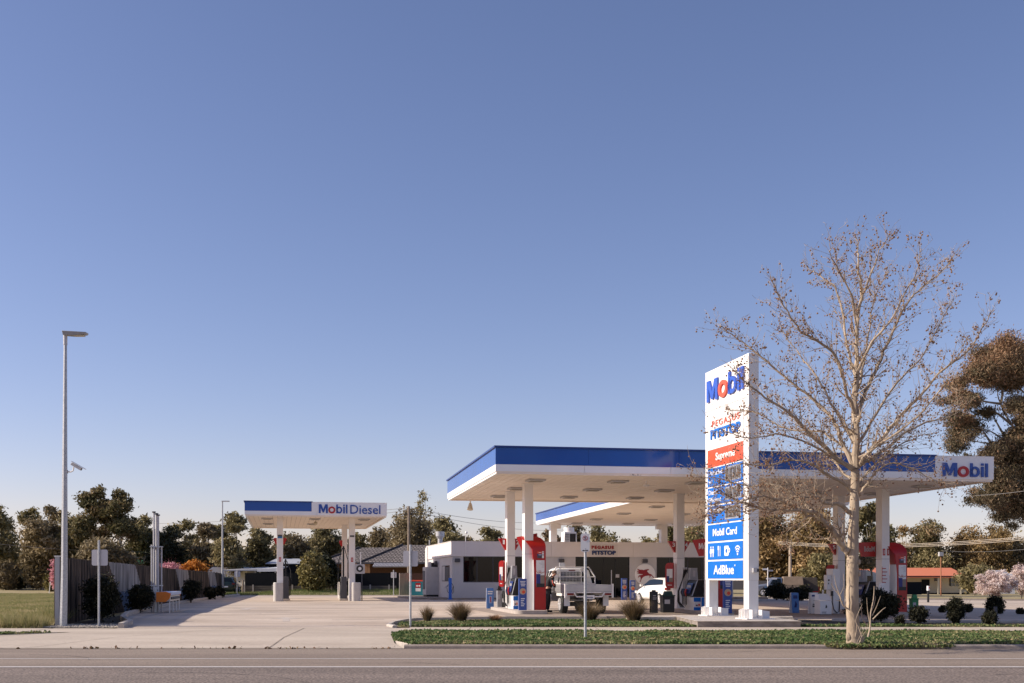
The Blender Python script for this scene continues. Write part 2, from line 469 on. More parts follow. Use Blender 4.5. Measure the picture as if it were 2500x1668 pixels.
sheet("road_shoulder", [-160, 160], [19.12, KY], lambda x, y: -0.085, M_asph)
sheet("road_far_lane", [-160, 160], [-30, 13.4], lambda x, y: -0.086, M_asph2)
crk = MB(); crng = random.Random(3)
M_tar = mat("tar_crack", (.035, .030, .028), .8)
def crack(x, y, L0, ang, w):
    n = int(L0 / .18); pts = []
    for i in range(n + 1):
        pts.append((x, y)); x += .18 * math.cos(ang) + crng.gauss(0, .02); y += .18 * math.sin(ang) + crng.gauss(0, .03); ang += crng.gauss(0, .12)
    vs = []
    for i, (px, py) in enumerate(pts):
        ww = w * (.4 + crng.random()) ; vs += [(px, py - ww, -.0825), (px, py + ww, -.0825)]
    crk.add(vs, [(2 * i, 2 * i + 2, 2 * i + 3, 2 * i + 1) for i in range(n)], M_tar)
for x_, y_, l_, a_ in ((-9.5, 22.3, 2.4, -.3), (-6.2, 18.0, 4.0, .05), (1.5, 18.4, 3.0, -.04), (4.2, 22.8, 1.6, .5), (-2.0, 20.3, 1.4, -.5), (7.5, 17.6, 3.6, .03), (-13.0, 17.8, 3.5, .02)): crack(x_, y_, l_, a_, .012)
tag(crk.build("road_cracks", smooth=False), kind="structure")
sheet("road_marking", [-160, 160], [19.06, 19.22], lambda x, y: -0.080, M_line)
sheet("road_marking", [-160, 160], [21.05, 21.15], lambda x, y: -0.080, M_line)

def poly_sheet(name, pts, z, m, thick=0.0, kind="structure", skirt=None):
    b = MB(); n = len(pts)
    top = [(x, y, z(x, y) if callable(z) else z) for x, y in pts]
    b.add(top, [tuple(range(n))], m)
    if thick:
        bot = [(x, y, zz - thick) for x, y, zz in top]
        b.add(top + bot, [(i, (i + 1) % n, n + (i + 1) % n, n + i) for i in range(n)], skirt or m)
    o = b.build(name, smooth=False); tag(o, kind=kind); return o
# driveway apron from the road to the boundary joint, with flares
apron = [(-22.6, KY - .02), (-2.3, KY - .02), (-2.65, 25.6), (-3.05, 28.2), (-2.9, 32.35), (-60, 32.35), (-60, 29.6), (-11.6, 29.6), (-13.2, 27.6), (-17.0, 25.0)]
def apron_z(x, y): return -0.075 + 0.078 * sstep(KY, KY + 3.2, y)
bb = MB()
# apron as strips so that it slopes down to the road
def inside(poly, x, y):
    c = False; n = len(poly); j = n - 1
    for i in range(n):
        xi, yi = poly[i]; xj, yj = poly[j]
        if (yi > y) != (yj > y) and x < (xj - xi) * (y - yi) / (yj - yi) + xi: c = not c
        j = i
    return c
rows = [(KY - .02, -22.6, -2.3), (25.0, -17.0, -2.5), (25.6, -15.9, -2.65), (27.0, -13.8, -2.85), (28.2, -12.6, -3.0), (29.6, -11.6, -2.95), (32.35, -11.2, -2.9)]
vs = []; fs = []
for y, a, c in rows:
    for t in lin(a, c, 14): vs.append((t, y, apron_z(t, y)))
for j in range(len(rows) - 1):
    for i in range(13): fs.append((j * 14 + i, j * 14 + i + 1, (j + 1) * 14 + i + 1, (j + 1) * 14 + i))
bb.add(vs, fs, M_path)
tag(bb.build("driveway_apron"), kind="structure")
sheet("footpath_left", lin(-70, -11.3, 12), [29.75, 32.2], lambda x, y: 0.004, M_path)
sheet("footpath_right", lin(-2.95, 70, 14), [30.35, 32.9], lambda x, y: 0.004, M_path)
b = MB()
for x in lin(-1.2, 58, 34): b.box(x, x + .016, 30.36, 32.89, .0045, .0075, M_joint)
for x in lin(-64, -13, 30): b.box(x, x + .022, 29.76, 32.19, .0045, .0075, M_joint)
tag(b.build("footpath_joints", smooth=False), kind="structure")
b = MB()
def flat_line(b, p, q, w, m, z=.008):
    p = Vector((p[0], p[1], 0)); q = Vector((q[0], q[1], 0)); d = (q - p).normalized(); s = Vector((-d.y, d.x, 0)) * w / 2
    n = 8; vs = []
    for i in range(n + 1):
        c = p + (q - p) * i / n
        for e in (c - s, c + s):
            zz = apron_z(e.x, e.y) if e.y < 32.3 else gz(e.x, e.y)
            vs.append((e.x, e.y, zz + z))
    b.add(vs, [(2 * i, 2 * i + 2, 2 * i + 3, 2 * i + 1) for i in range(n)], m)
flat_line(b, (-11.2, 32.42), (-2.9, 32.42), .05, M_joint)
for p, q in (((-11.9, 29.4), (-13.4, KY + .1)), ((-7.9, 32.2), (-10.4, KY + .1)), ((-5.9, 32.2), (-5.2, KY + .1))): flat_line(b, p, q, .018, M_joint)
flat_line(b, (-22, KY + .22), (-2.5, KY + .22), .02, M_joint)
tag(b.build("driveway_joints", smooth=False), kind="structure")
# station forecourt: one sheet over the whole site
fx = lin(-24, 40, 65); fy = [32.35] + lin(33, 88, 45)
LB = [(32.35, -11.05), (34.5, -11.5), (37, -12.6), (40.4, -13.6), (49.3, -15.4), (58, -17.1), (71, -19.1), (78, -19.95), (88.5, -21.2)]      # left edge, at the kerb
def left_edge(y):
    for (a, xa), (c, xc) in zip(LB, LB[1:]):
        if a <= y <= c: return xa + (xc - xa) * (y - a) / (c - a)
    return LB[-1][1]
vs = []; fs = []; nn = 50
def right_edge(y):
    return -2.9 if y < 33 else (-2.9 + (45 + 2.9) * min(1, max(0, (y - 36.4) / .02))) if y > 36.4 else -2.9 + .0 * y
rowsF = []
def row(y, a, c): rowsF.append((y, a, c))
row(32.35, -11.05, -3.4); row(33.5, left_edge(33.5), -3.7); row(35, left_edge(35), -3.8); row(37.4, left_edge(37.4), -3.2)
front = lambda x: 38.9
for y in (38.9, 40, 42, 45, 50, 55, 60, 66, 72, 78, 84, 88.5): row(y, left_edge(min(88, y)), 44 if y >= 38.9 else -3)
for y, a, c in rowsF:
    for i in range(nn):
        t = a + (c - a) * i / (nn - 1); vs.append((t, y, gz(t, y) + .004))
for j in range(len(rowsF) - 1):
    if rowsF[j][2] < 0 and rowsF[j + 1][2] > 0: continue
    for i in range(nn - 1): fs.append((j * nn + i, j * nn + i + 1, (j + 1) * nn + i + 1, (j + 1) * nn + i))
# patch between the narrow throat and the wide site
k = rowsF[3]; k2 = rowsF[4]
base = len(vs)
for i in range(nn):
    t = left_edge(38.9) + (-3.2 - left_edge(38.9)) * i / (nn - 1); vs.append((t, 38.9, gz(t, 38.9) + .004))
for i in range(nn - 1): fs.append((3 * nn + i, 3 * nn + i + 1, base + i + 1, base + i))
# wedge towards the front kerb on the right part of the site
KERB = [(-3.35, 37.2), (-1.0, 38.0), (3.0, 38.9)]
bb = MB(); bb.add(vs, fs, M_conc)
bb.add([(-3.2, 37.4, gz(-3.2, 37.4) + .004), (-1.0, 38.15, gz(-1, 38.15) + .004), (3.2, 38.9, gz(3.2, 38.9) + .004), (-3.2, 38.9, gz(-3.2, 38.9) + .004)], [(0, 1, 2, 3)], M_conc)
xs2 = lin(9.5, 44, 36)
vv = [(x, 38.9, gz(x, 38.9) + .004) for x in xs2] + [(x, 38.9 - 3.3 * sstep(9.5, 12.5, x), gz(x, 38.9 - 3.3 * sstep(9.5, 12.5, x)) + .004) for x in xs2]
bb.add(vv, [(i, 36 + i, 36 + i + 1, i + 1) for i in range(35)], M_conc)
tag(bb.build("forecourt"), kind="structure")
b = MB()
UX, UY = math.cos(R(10.2)), math.sin(R(10.2))
for y0 in (44, 49.6, 55.2, 60.8):
    flat_line(b, (left_edge(y0) + .2, y0), (-1, y0 + .6), .03, M_joint, .007)
for x0 in (3.5, 12.2, 22): flat_line(b, (x0, 38.95), (x0 - 5, 70), .02, M_joint, .007)
flat_line(b, (-8.9, 56.9), (-5.9, 57.2), .22, M_dkgrey, .0065)       # drain grate slot
tag(b.build("forecourt_joints", smooth=False), kind="structure")
b = MB(); srng = random.Random(9)
M_skid = mat("tyre_mark", (.33, .26, .21), .9, var=.15)
for i in range(16):
    x0 = srng.uniform(-12, -2); y0 = srng.uniform(36, 62); L0 = srng.uniform(.8, 3.2)
    flat_line(b, (x0, y0), (x0 + L0, y0 + srng.uniform(-.1, .5)), srng.uniform(.06, .22), M_skid, .0055 + i * .0001)
tag(b.build("tyre_marks", smooth=False), kind="structure")
# older, darker slabs under the large canopy
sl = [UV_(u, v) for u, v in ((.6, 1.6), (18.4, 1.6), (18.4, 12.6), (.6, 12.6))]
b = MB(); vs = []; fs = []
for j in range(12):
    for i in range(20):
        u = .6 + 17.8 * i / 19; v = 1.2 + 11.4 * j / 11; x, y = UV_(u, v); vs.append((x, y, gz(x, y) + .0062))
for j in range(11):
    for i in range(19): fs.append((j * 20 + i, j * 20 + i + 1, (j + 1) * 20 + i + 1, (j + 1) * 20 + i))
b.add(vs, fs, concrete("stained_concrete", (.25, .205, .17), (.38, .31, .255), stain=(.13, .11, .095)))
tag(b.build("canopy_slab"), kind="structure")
# worn arrows and oil stains
M_arrow = mat("worn_arrow_paint", (.52, .45, .39), .85, var=.12, scale=8)
M_oil = mat("old_oil_stain", (.27, .215, .18), .9, var=.2, scale=3)
b = MB()
for cx, cy, s in ((-11.7, 49.6, 1.2), (-7.6, 37.6, .9)):
    pts = [(0, -1.6), (.25, -1.6), (.25, .2), (.7, .2), (.12, 1.6), (-.46, .2), (0, .2)]
    b.add([(cx + x * s - .18 * y, cy + y * s, gz(cx, cy + y * s) + .0095) for x, y in pts], [(0, 1, 2, 3, 4, 5, 6)], M_arrow)
tag(b.build("road_marking_arrows", smooth=False), kind="structure")

# kerbs
def kerb_line(name, pts, w=.16, h=.13, m=None, zf=gz, drop=.15):
    b = MB(); P = [Vector((x, y, 0)) for x, y in pts]; vs = []; n = len(P)
    for i, p in enumerate(P):
        d = (P[min(i + 1, n - 1)] - P[max(0, i - 1)]).normalized(); s = Vector((-d.y, d.x, 0))
        z = zf(p.x, p.y)
        for off, zz in ((0, -drop), (0.015, h - .03), (.045, h), (w, h), (w, -drop)):
            q = p + s * off; vs.append((q.x, q.y, z + zz))
    fs = []
    for i in range(n - 1):
        for k in range(4): fs.append((i * 5 + k, (i + 1) * 5 + k, (i + 1) * 5 + k + 1, i * 5 + k + 1))
    fs.append((0, 1, 2, 3, 4)); fs.append(tuple((n - 1) * 5 + k for k in (4, 3, 2, 1, 0)))
    b.add(vs, fs, m or M_kerb); o = b.build(name); tag(o, kind="structure"); return o
def subdiv(pts, step=1.0):
    out = []
    for (a, c), (e, f) in zip(pts, pts[1:]):
        n = max(1, int(math.hypot(e - a, f - c) / step))
        for i in range(n): out.append((a + (e - a) * i / n, c + (f - c) * i / n))
    out.append(pts[-1]); return out
kerb_line("kerb_road", subdiv([(-2.3, KY), (70, KY)], 2.4), .17, .087, zf=lambda x, y: -.087, drop=.1, m=M_kerbroad)
kerb_line("kerb_road", subdiv([(-70, KY), (-22.6, KY)], 4), .17, .087, zf=lambda x, y: -.087, drop=.1, m=M_kerbroad)
kerb_line("kerb_driveway", subdiv([(y_x[1], y_x[0]) for y_x in LB], 1.2), .17, .15, zf=gz)
kerb_line("kerb_entry", [(-3.45, 32.6), (-3.75, 33.6), (-3.75, 35.0), (-3.5, 36.5), (-3.2, 37.25), (-1.0, 38.0), (3.2, 38.75)][::-1], .15, .07, zf=lambda x, y: gz(x, y))
# low wall edge of the raised site along the garden bed
b = MB()
ex = [3.2, 5, 6.3]
for a, c in zip(ex, ex[1:]): b.box(a, c, 38.72, 38.9, -.05, .135, M_kerbdk)
xs3 = lin(10.9, 44, 12)
tag(b.build("site_edge_kerb"), kind="structure")
kerb_line("kerb_site", subdiv([(3.2, 38.75), (9.6, 38.78)], 1.6), .16, .03, zf=lambda x, y: .1, drop=.16, m=M_kerb)
kerb_line("kerb_site", subdiv([(10.4, 36.9), (12.6, 35.5), (44, 35.45)], 1.6), .16, .10, zf=lambda x, y: .02, drop=.16, m=M_kerb)
# garden strips
poly_sheet("garden_strip", [(-3.4, 32.95), (44, 32.95), (44, 35.4), (12.6, 35.4), (10.2, 37.4), (9.6, 38.7), (3.2, 38.7), (-1, 37.95), (-3.1, 37.2), (-3.6, 35)], lambda x, y: .004 + .02 * (y > 36), M_turf)
poly_sheet("verge_soil", [(-2.1, KY + .18), (70, KY + .18), (70, 30.3), (-3.0, 30.3), (-3.0, 28.2), (-2.6, 25.6)], lambda x, y: .002, M_turf, thick=.25, skirt=M_kerb)
poly_sheet("shade_toned_bed", [(8.6, 33.6), (44, 33.9), (44, 35.42), (12.6, 35.42), (10.3, 36.9), (8.6, 36.9)], lambda x, y: .034, mat("bed_painted_shade", (.035, .026, .02), .95, var=.5, scale=7, bump=.6))  # garden bed, shade of kerb and shrubs painted in as dark colour
poly_sheet("gravel_bed", [(3.3, 38.0), (6.3, 38.0), (6.3, 38.7), (3.3, 38.7)], lambda x, y: .028, M_gravel)
poly_sheet("gravel_bed", [(-13.9, 32.5), (-11.2, 32.5), (-11.6, 34.3), (-13.4, 34.3)], lambda x, y: gz(x, y) + .012, M_gravel)
poly_sheet("fence_bed", [(-13.5, 34.3), (-11.6, 34.3), (-12.7, 36.8), (-13.7, 40.4), (-15.5, 49.3), (-17.2, 58), (-19.2, 71), (-21.2, 88), (-23.4, 88)], lambda x, y: gz(x, y) + .014, mat("dark_mulch", (.05, .04, .03), .95, var=.4, scale=6, bump=.5))
poly_sheet("verge_left_soil", [(-70, KY + .1), (-22.8, KY + .1), (-16.9, 25.6), (-13.4, 27.9), (-11.9, 29.7), (-70, 29.7)], lambda x, y: .002, M_turf, thick=.25, skirt=M_kerb)
sheet("back_lane", lin(-30, 60, 60), [88.5, 90.8], lambda x, y: gz(x, y) + .006, mat("worn_gravel_lane", (.30, .24, .19), .95, var=.2, scale=3))
sheet("side_street", lin(9, 160, 60), [88.6, 97.5], lambda x, y: gz(x, y) + .012, M_asph)
sheet("side_street_path", lin(9, 160, 60), [76.5, 79.0], lambda x, y: gz(x, y) + .008, M_path)

# ------------------------------------------------------------------ grass
def grass_mesh(name, regions, dens, hgt, m, label=None, leafy=True, bare=0.0, rngseed=1, clumpy=3.0):
    rng = np.random.default_rng(rngseed)
    C, A, B, T = [], [], [], []
    for poly, zf in regions:
        xs = [p[0] for p in poly]; ys = [p[1] for p in poly]
        n = int((max(xs) - min(xs)) * (max(ys) - min(ys)) * dens)
        X = rng.uniform(min(xs), max(xs), n); Y = rng.uniform(min(ys), max(ys), n)
        pn = np.sin(X * 1.3 + np.sin(Y * 1.7) * 1.2) * np.sin(Y * 1.9 + X * .6) + .5 * np.sin(X * clumpy + 1.3 * np.sin(Y * 3.1)) * np.sin(Y * 4.3 + 1.0)
        keep = np.array([inside(poly, x, y) for x, y in zip(X, Y)]) & (pn + rng.normal(size=n) * .35 > -1.0 + bare)
        X, Y, pn = X[keep], Y[keep], pn[keep]; n = len(X)
        Z = np.array([zf(x, y) for x, y in zip(X, Y)])
        h = hgt * (.35 + .75 * rng.random(n)) * (1 + .35 * np.clip(pn, -1, 1))
        if leafy:
            c = np.stack([X, Y, Z + h * rng.random(n)], 1)
            a = rnd_unit(n, rng); bb_ = np.cross(a, rnd_unit(n, rng)); s = (.018 + .03 * rng.random(n))[:, None]
            C.append(c); A.append(a * s); B.append(bb_ * s)
        else:
            ang = rng.uniform(0, 2 * np.pi, n)
            w = .006 + .006 * rng.random(n)
            C.append(np.stack([X, Y, Z], 1)); A.append(np.stack([np.cos(ang) * w, np.sin(ang) * w, 0 * X], 1))
            le = rng.normal(size=(n, 2)) * .45
            B.append(np.stack([le[:, 0] * h, le[:, 1] * h, h], 1))
        T.append(np.clip(.5 + .28 * pn + rng.normal(size=n) * .2, 0, 1))
    o = quads_mesh(name, np.concatenate(C), np.concatenate(A), np.concatenate(B), np.concatenate(T), m, tri=not leafy)
    return tag(o, kind="stuff", label=label)
L_clover = leafmat("clover_leaf", [(.38, .30, .17), (.21, .225, .095), (.10, .16, .05), (.055, .105, .032)], .3)
L_lawn = leafmat("lawn_blade", [(.52, .42, .24), (.40, .34, .17), (.25, .25, .10), (.14, .18, .055)], .35)
V1 = [(-2.15, KY + .2), (18.5, KY + .2), (18.5, 30.1), (-2.9, 30.1), (-3.0, 28.3), (-2.65, 25.8)]
V2 = [(-3.3, 33.15), (18.5, 33.15), (18.5, 33.95), (10.4, 33.95), (8.3, 33.3), (5.7, 34.4), (5.6, 37.7), (3.2, 37.8), (-1, 37.6), (-3.0, 36.9), (-3.5, 35)]
grass_mesh("verge_grass", [(V1, lambda x, y: .0), (V2, lambda x, y: .01)], 1400, .055, L_clover, leafy=True, bare=.30, rngseed=3)
grass_mesh("verge_grass_blades", [(V1, lambda x, y: .0), (V2, lambda x, y: .01)], 160, .07, L_lawn, leafy=False, bare=.1, rngseed=4)
b_root = [(7.0, KY - .25), (9.4, KY - .2), (9.0, KY + .25), (6.4, KY + .25)]
grass_mesh("kerb_weeds", [(b_root, lambda x, y: -.03)], 1800, .07, L_clover, rngseed=5)
LW = [(-24, 33.0), (-13.6, 33.0), (-14.2, 37), (-19.4, 68), (-25, 100), (-55, 100), (-30, 50)]
LW0 = [(-20, 32.25), (-13.6, 32.25), (-13.8, 34.5), (-20, 34.5)]
VL = [(-16.6, 25.6), (-13.7, 27.9), (-12.0, 29.6), (-19, 29.6), (-19, 25.6)]
grass_mesh("lawn_grass", [(LW, lambda x, y: gz(x, y) - .01), (LW0, lambda x, y: .0)], 260, .09, L_lawn, leafy=False, bare=.0, rngseed=6)
grass_mesh("verge_grass_left", [(VL, lambda x, y: .0)], 900, .07, L_clover, bare=.45, rngseed=8)
LT = [(-15.2, 32.5), (-13.45, 32.45), (-13.6, 34.2), (-14.4, 37.5), (-15.0, 36)]
grass_mesh("tall_grass_tufts", [(LT, lambda x, y: 0)], 1400, .42, L_lawn, leafy=False, bare=.3, rngseed=9)
BK = [(-22, 90.6), (4, 90.6), (2.5, 97), (-26, 97)]
grass_mesh("bank_grass", [(BK, lambda x, y: gz(x, y))], 130, .22, leafmat("bank_leaf", [(.26, .24, .09), (.13, .17, .05), (.09, .14, .035)], .25), leafy=False, bare=-.2, rngseed=10)
EW = [(-20, KY - .05), (-2.4, KY - .05), (-2.4, KY + .06), (-20, KY + .06)]
grass_mesh("edge_weeds", [(EW, lambda x, y: -.08)], 130, .04, leafmat("dead_leaf_litter", [(.06, .03, .015), (.16, .08, .04), (.10, .09, .03)], .1), leafy=True, bare=.95, rngseed=31)
# pebbles along the gravel
rng = np.random.default_rng(5)
b = MB()
for i in range(900):
    x = rng.uniform(-13.8, -11.3); y = rng.uniform(32.5, 34.3)
    if x > -11.35 - .05 * (y - 32.5): continue
    r = rng.uniform(.012, .032); b.ball((x, y, gz(x, y) + .012 + r * .4), r, M_gravel, 6, 4, (1, .8, .6))
for i in range(420):
    x = rng.uniform(3.2, 9.6); y = rng.uniform(37.8, 38.65); r = rng.uniform(.015, .035); b.ball((x, y, .03 + r * .3), r, M_gravel, 5, 4, (1, .8, .6))
tag(b.build("gravel_stones"), kind="stuff")

# ================================================================== CANOPIES
A10 = R(10.2)
OX, OY = -0.554, 38.35
def UV(u, v):
    return (OX + u * math.cos(A10) - v * math.sin(A10), OY + u * math.sin(A10) + v * math.cos(A10))
def canopy_roof(root, W, D, zb, zt, blue_w, front_blue_full=True, panels=3.2, lamps=(), slat=.3, lip=True):
    """flat roof box: soffit boards, white and blue fascia bands, trim"""
    b = MB()
    b.box(.12, W - .12, .12, D - .12, zb + .06, zt - .12, M_white)
    b.build("roof", root)
    b = MB()      # soffit boards running front to back
    n = int(W / slat)
    for i in range(n):
        x0 = .16 + (W - .32) * i / n
        b.box(x0 + .008, x0 + (W - .32) / n - .008, .16, D - .16, zb + .02, zb + .058, M_soffit)
    b.box(.14, W - .14, .14, D - .14, zb + .04, zb + .0575, M_soffgap)
    b.build("soffit", root)
    h = zt - zb; zm = zb + h * .33
    def band(name, z0, z1, m, x0, x1, pr, gaps):
        b = MB()
        k = max(1, int(round((x1 - x0) / panels)))
        for i in range(k):
            a = x0 + (x1 - x0) * i / k; c = x0 + (x1 - x0) * (i + 1) / k
            b.box(a + (.006 if i else 0), c - (.006 if i < k - 1 else 0), -pr, .10, z0, z1, m)
        return b
    # white band
    b = band("fascia", zb + .05, zm, M_fascia, 0, W, 0, 0)
    if blue_w < W: b.box(blue_w, W, -.012, .10, zm, zt, M_fascia)
    for (xx0, xx1) in ((0, .10), (W - .10, W)):
        k = max(1, int(round(D / panels)))
        for i in range(k):
            a = .10 + (D - .10) * i / k; c = .10 + (D - .10) * (i + 1) / k
            b.box(xx0, xx1, a + .004, c - .004, zb + .05, zm, M_fascia)
    b.box(.10, W - .10, D - .10, D, zb + .05, zm, M_fascia)
    if blue_w < W: b.box(W - .10, W, .10, D, zm, zt, M_fascia) if blue_w < W - 1 else None
    b.build("fascia_white", root)
    b = MB()
    k = max(1, int(round(blue_w / panels)))
    for i in range(k):
        a = blue_w * i / k; c = blue_w * (i + 1) / k
        b.box(a + (.004 if i else 0), c - (.004 if i < k - 1 else 0), .005, .10, zm + .004, zt, M_blue)
    k = max(1, int(round(D / panels)))
    for i in range(k):
        a = .10 + (D - .10) * i / k; c = .10 + (D - .10) * (i + 1) / k
        b.box(.004, .10, a + .004, c - .004, zm + .004, zt, M_blue)
    b.box(.12, W - .12, D - .10, D - .004, zm + .004, zt, M_blue)
    b.build("fascia_blue", root)
    b = MB()
    b.box(-.05, blue_w + .05, -.05, .06, zt, zt + .055, M_bluedk)
    b.box(-.05, .06, .06, D + .05, zt, zt + .055, M_bluedk)
    b.box(.06, W + .03, D - .02, D + .05, zt, zt + .05, M_bluedk)
    if blue_w < W: b.box(blue_w + .05, W + .01, -.02, .06, zt, zt + .03, M_fascia)
    b.build("trim", root)
    b = MB()
    b.box(.03, W - .03, .03, .15, zb - .03, zb + .05, M_soffit); b.box(.03, .15, .15, D - .15, zb - .03, zb + .05, M_white)
    b.box(W - .15, W - .03, .15, D - .15, zb - .03, zb + .05, M_soffit); b.box(.15, W - .15, D - .15, D - .03, zb - .03, zb + .05, M_soffit)
    b.build("bottom_lip", root)
    for (lx, ly) in lamps:
        b = MB(); b.box(lx - .33, lx + .33, ly - .33, ly + .33, zb - .05, zb + .015, M_grey)
        o = b.build("canopy_light", root, bevel=.012)
        b = MB(); b.box(lx - .22, lx + .22, ly - .22, ly + .22, zb - .075, zb - .051, mat("lamp_lens", (.32, .27, .2), .3)); b.build("lens", o)
def column(root, x, y, z0, z1, w=.33, d=.5, collar=True):
    b = MB(); b.box(x - w / 2, x + w / 2, y - d / 2, y + d / 2, z0, z1, M_white)
    if collar: b.box(x - w / 2 - .004, x + w / 2 + .004, y - d / 2 - .004, y + d / 2 + .004, z0 + 2.35, z0 + 2.362, M_dkgrey)
    b.box(x - w / 2 - .03, x + w / 2 + .03, y - d / 2 - .03, y + d / 2 + .03, z1 - .05, z1, M_white)
    return b.build("column", root, bevel=.01)

main = empty("canopy", (OX, OY, 0), A10, "large forecourt canopy with blue and white fascia, bare plane tree in front of it", "canopy")
MW, MD, MZ, MT = 18.52, 13.5, 5.0, 5.86
lampsM = [(x, y) for x in (1.9, 5.0, 8.0, 11.6, 14.6, 17.2) for y in (2.6, 6.4, 10.6)]
canopy_roof(main, MW, MD, MZ, MT, 16.18, lamps=lampsM)
COLS = [(u, v) for u in (2.0, 9.3, 16.6) for v in (4.6, 8.44)]
for u, v in COLS:
    x, y = UV(u, v)
    c = column(main, u, v, gz(x, y) - .1, MZ + .03)
    if (u, v) in ((16.6, 4.6), (2.0, 4.6)):
        for fx_ in ((-.08, .1) if u > 5 else ()):
            b = MB(); b.box(u + fx_ - .05, u + fx_ + .05, v - .262, v - .252, 2.35, 2.62, M_dkred); b.box(u + fx_ - .012, u + fx_ + .012, v - .266, v - .2625, 2.4, 2.57, M_txt); b.build("hose_reel_sign", c)
brand_part(main, (16.46, -.012, MZ + .13), (1, 0, 0), (0, 0, 1), 1.80, .50, M_logoblue, M_logored, .05)
text_part("clearance_figure", "-5.1-", M_dkgrey, main, (4.7, -.001 + .03, MZ - .018), (1, 0, 0), (0, 0, 1), .42, .05, .004)
# small floodlight and camera under the soffit
for (x, y, s) in ((2.9, 10.2, 1), (5.9, 2.0, 1)):
    b = MB(); b.cyl((x, y, MZ - .02), (x, y, MZ - .16), .02, M_white, 8); b.cyl((x - .1, y - .05, MZ - .2), (x + .1, y + .1, MZ - .17), .05, M_white, 10); tag(b.build("security_camera"), "white security camera under the canopy " + ("near the front edge" if y < 5 else "beside the left columns"), "camera")
    o = bpy.data.objects[-1] if False else None
for o in [o for o in COL.objects if o.name.startswith("security_camera")]:
    o.location = (OX, OY, 0); o.rotation_euler = (0, 0, A10)
b = MB(); b.cyl((.9, 12.4, MZ - .02), (.9, 12.4, MZ - .22), .03, M_white, 8); b.tube([(.9, 12.4, MZ - .2), (.9, 12.4, MZ - .32), (.88, 12.35, MZ - .5)], [.05, .09, .14], mat("cream_lamp", (.6, .54, .42), .5), 12)
o = b.build("flood_lamp"); o.location = (OX, OY, 0); o.rotation_euler = (0, 0, A10); tag(o, "cream horn shaped lamp hanging at the back left corner of the large canopy", "lamp")

# second canopy reaching from the first to the shop
c2x, c2y = UV(8.68, MD + .06)
sec = empty("canopy", (c2x, c2y, 0), A10, "rear canopy joining the forecourt canopy to the shop roof, light blue left side", "canopy")
D2 = 22.6
canopy_roof(sec, 11.0, D2 - .0, 5.02, 5.72, 11.0, lamps=[(x, y) for x in (2.2, 5.6, 9) for y in (3, 9, 15, 20)], slat=.45)
for ux in (.95, 8.5):
    x0, y0 = c2x + ux * UX - (D2 - 1.0) * UY, c2y + ux * UY + (D2 - 1.0) * UX
    c = column(sec, ux, D2 - 1.0, gz(x0, y0) - .1, 5.04, .42, .55)
    b = MB(); b.box(ux + .215, ux + .5, D2 - 1.2, D2 - .8, 4.72, 5.02, M_white) if ux < 2 else b.box(ux - .5, ux - .215, D2 - 1.2, D2 - .8, 4.72, 5.02, M_white); b.build("bracket", c)

# diesel canopy
AD = R(11.5)
dz = empty("diesel_canopy", (-15.06, 63.9, 0), AD, "small truck canopy with blue panel and lettering over two posts", "canopy")
DW, DD, DZ, DT = 8.0, 16.0, 5.0, 5.77
canopy_roof(dz, DW, DD, DZ, DT, 3.72, lamps=[(1.2, 3.2), (4, 3.2), (6.9, 3.2), (1.2, 9.5), (4, 9.5), (6.9, 9.5)], slat=.28)
def DUV(u, v): return (-15.06 + u * math.cos(AD) - v * math.sin(AD), 63.9 + u * math.sin(AD) + v * math.cos(AD))
for u, v in ((1.95, 2.6), (6.15, 2.6), (1.95, 10.6), (6.15, 10.6)):
    x, y = DUV(u, v)
    c = column(dz, u, v, gz(x, y) - .05, DZ + .03, .36, .42, collar=False)
    if v < 5:
        b = MB(); b.box(u - .06, u + .06, v - .225, v - .212, 2.42, 2.68, M_dkred); b.box(u - .015, u + .015, v - .230, v - .2255, 2.47, 2.63, M_txt); b.build("hose_reel_sign", c)
        b = MB(); b.box(u - .13, u + .13, v - .225, v - .212, 3.9, 4.0, M_dkgrey)
        if u < 4: b.box(u - .13, u + .13, v - .225, v - .212, 3.8, 3.897, mat("teal_blue", (.01, .16, .38), .4))
        b.build("notice_plate", c)
brand_part(dz, (4.12, -.012, DZ + .16), (1, 0, 0), (0, 0, 1), 1.62, .50, M_logoblue, M_logored, .03)
text_part("lettering", "Diesel", M_logoblue, dz, (5.9, -.012, DZ + .14), (1, 0, 0), (0, 0, 1), 1.72, .51, .03, bold=.004)
b = MB(); b.ball((2.2, 2.2, DZ - .1), .05, M_white); b.cyl((4.05, 3.5, DZ), (4.05, 3.5, DZ - .2), .02, M_white); b.ball((4.05, 3.5, DZ - .25), .12, mat("cream_lamp", (.6, .54, .42), .5), 10, 6); b.build("junction_box", dz)
# bollards round the posts
bx = []
for u, v, s in ((1.85, 1.95, .56), (6.35, 1.95, .56), (2.0, 11.5, .5), (6.0, 11.5, .5)):
    x, y = DUV(u, v)
    b = MB(); b.rbox(-s / 2, s / 2, -.28, .28, 0, 1.08, .2, mat('pale_bollard_concrete', (.55, .52, .49), .8, var=.06, scale=4), 5); b.rbox(-s / 2 + .02, s / 2 - .02, -.26, .26, 1.08, 1.10, .19, M_white, 5)
    o = b.build("bollard"); o.location = (x, y, gz(x, y)); o.rotation_euler = (0, 0, AD)
    tag(o, "%s concrete bollard guarding the %s %s post of the truck canopy" % ("pale thick" , "front" if v < 5 else "rear", "left" if u < 4 else "right"), "bollard", "concrete bollards round the truck canopy posts")
def red_flag(parent, pts, y0, y1, m, name="flag_sign", z=0):
    b = MB(); b.prism(pts, y0, y1, m, 'y'); return b.build(name, parent)
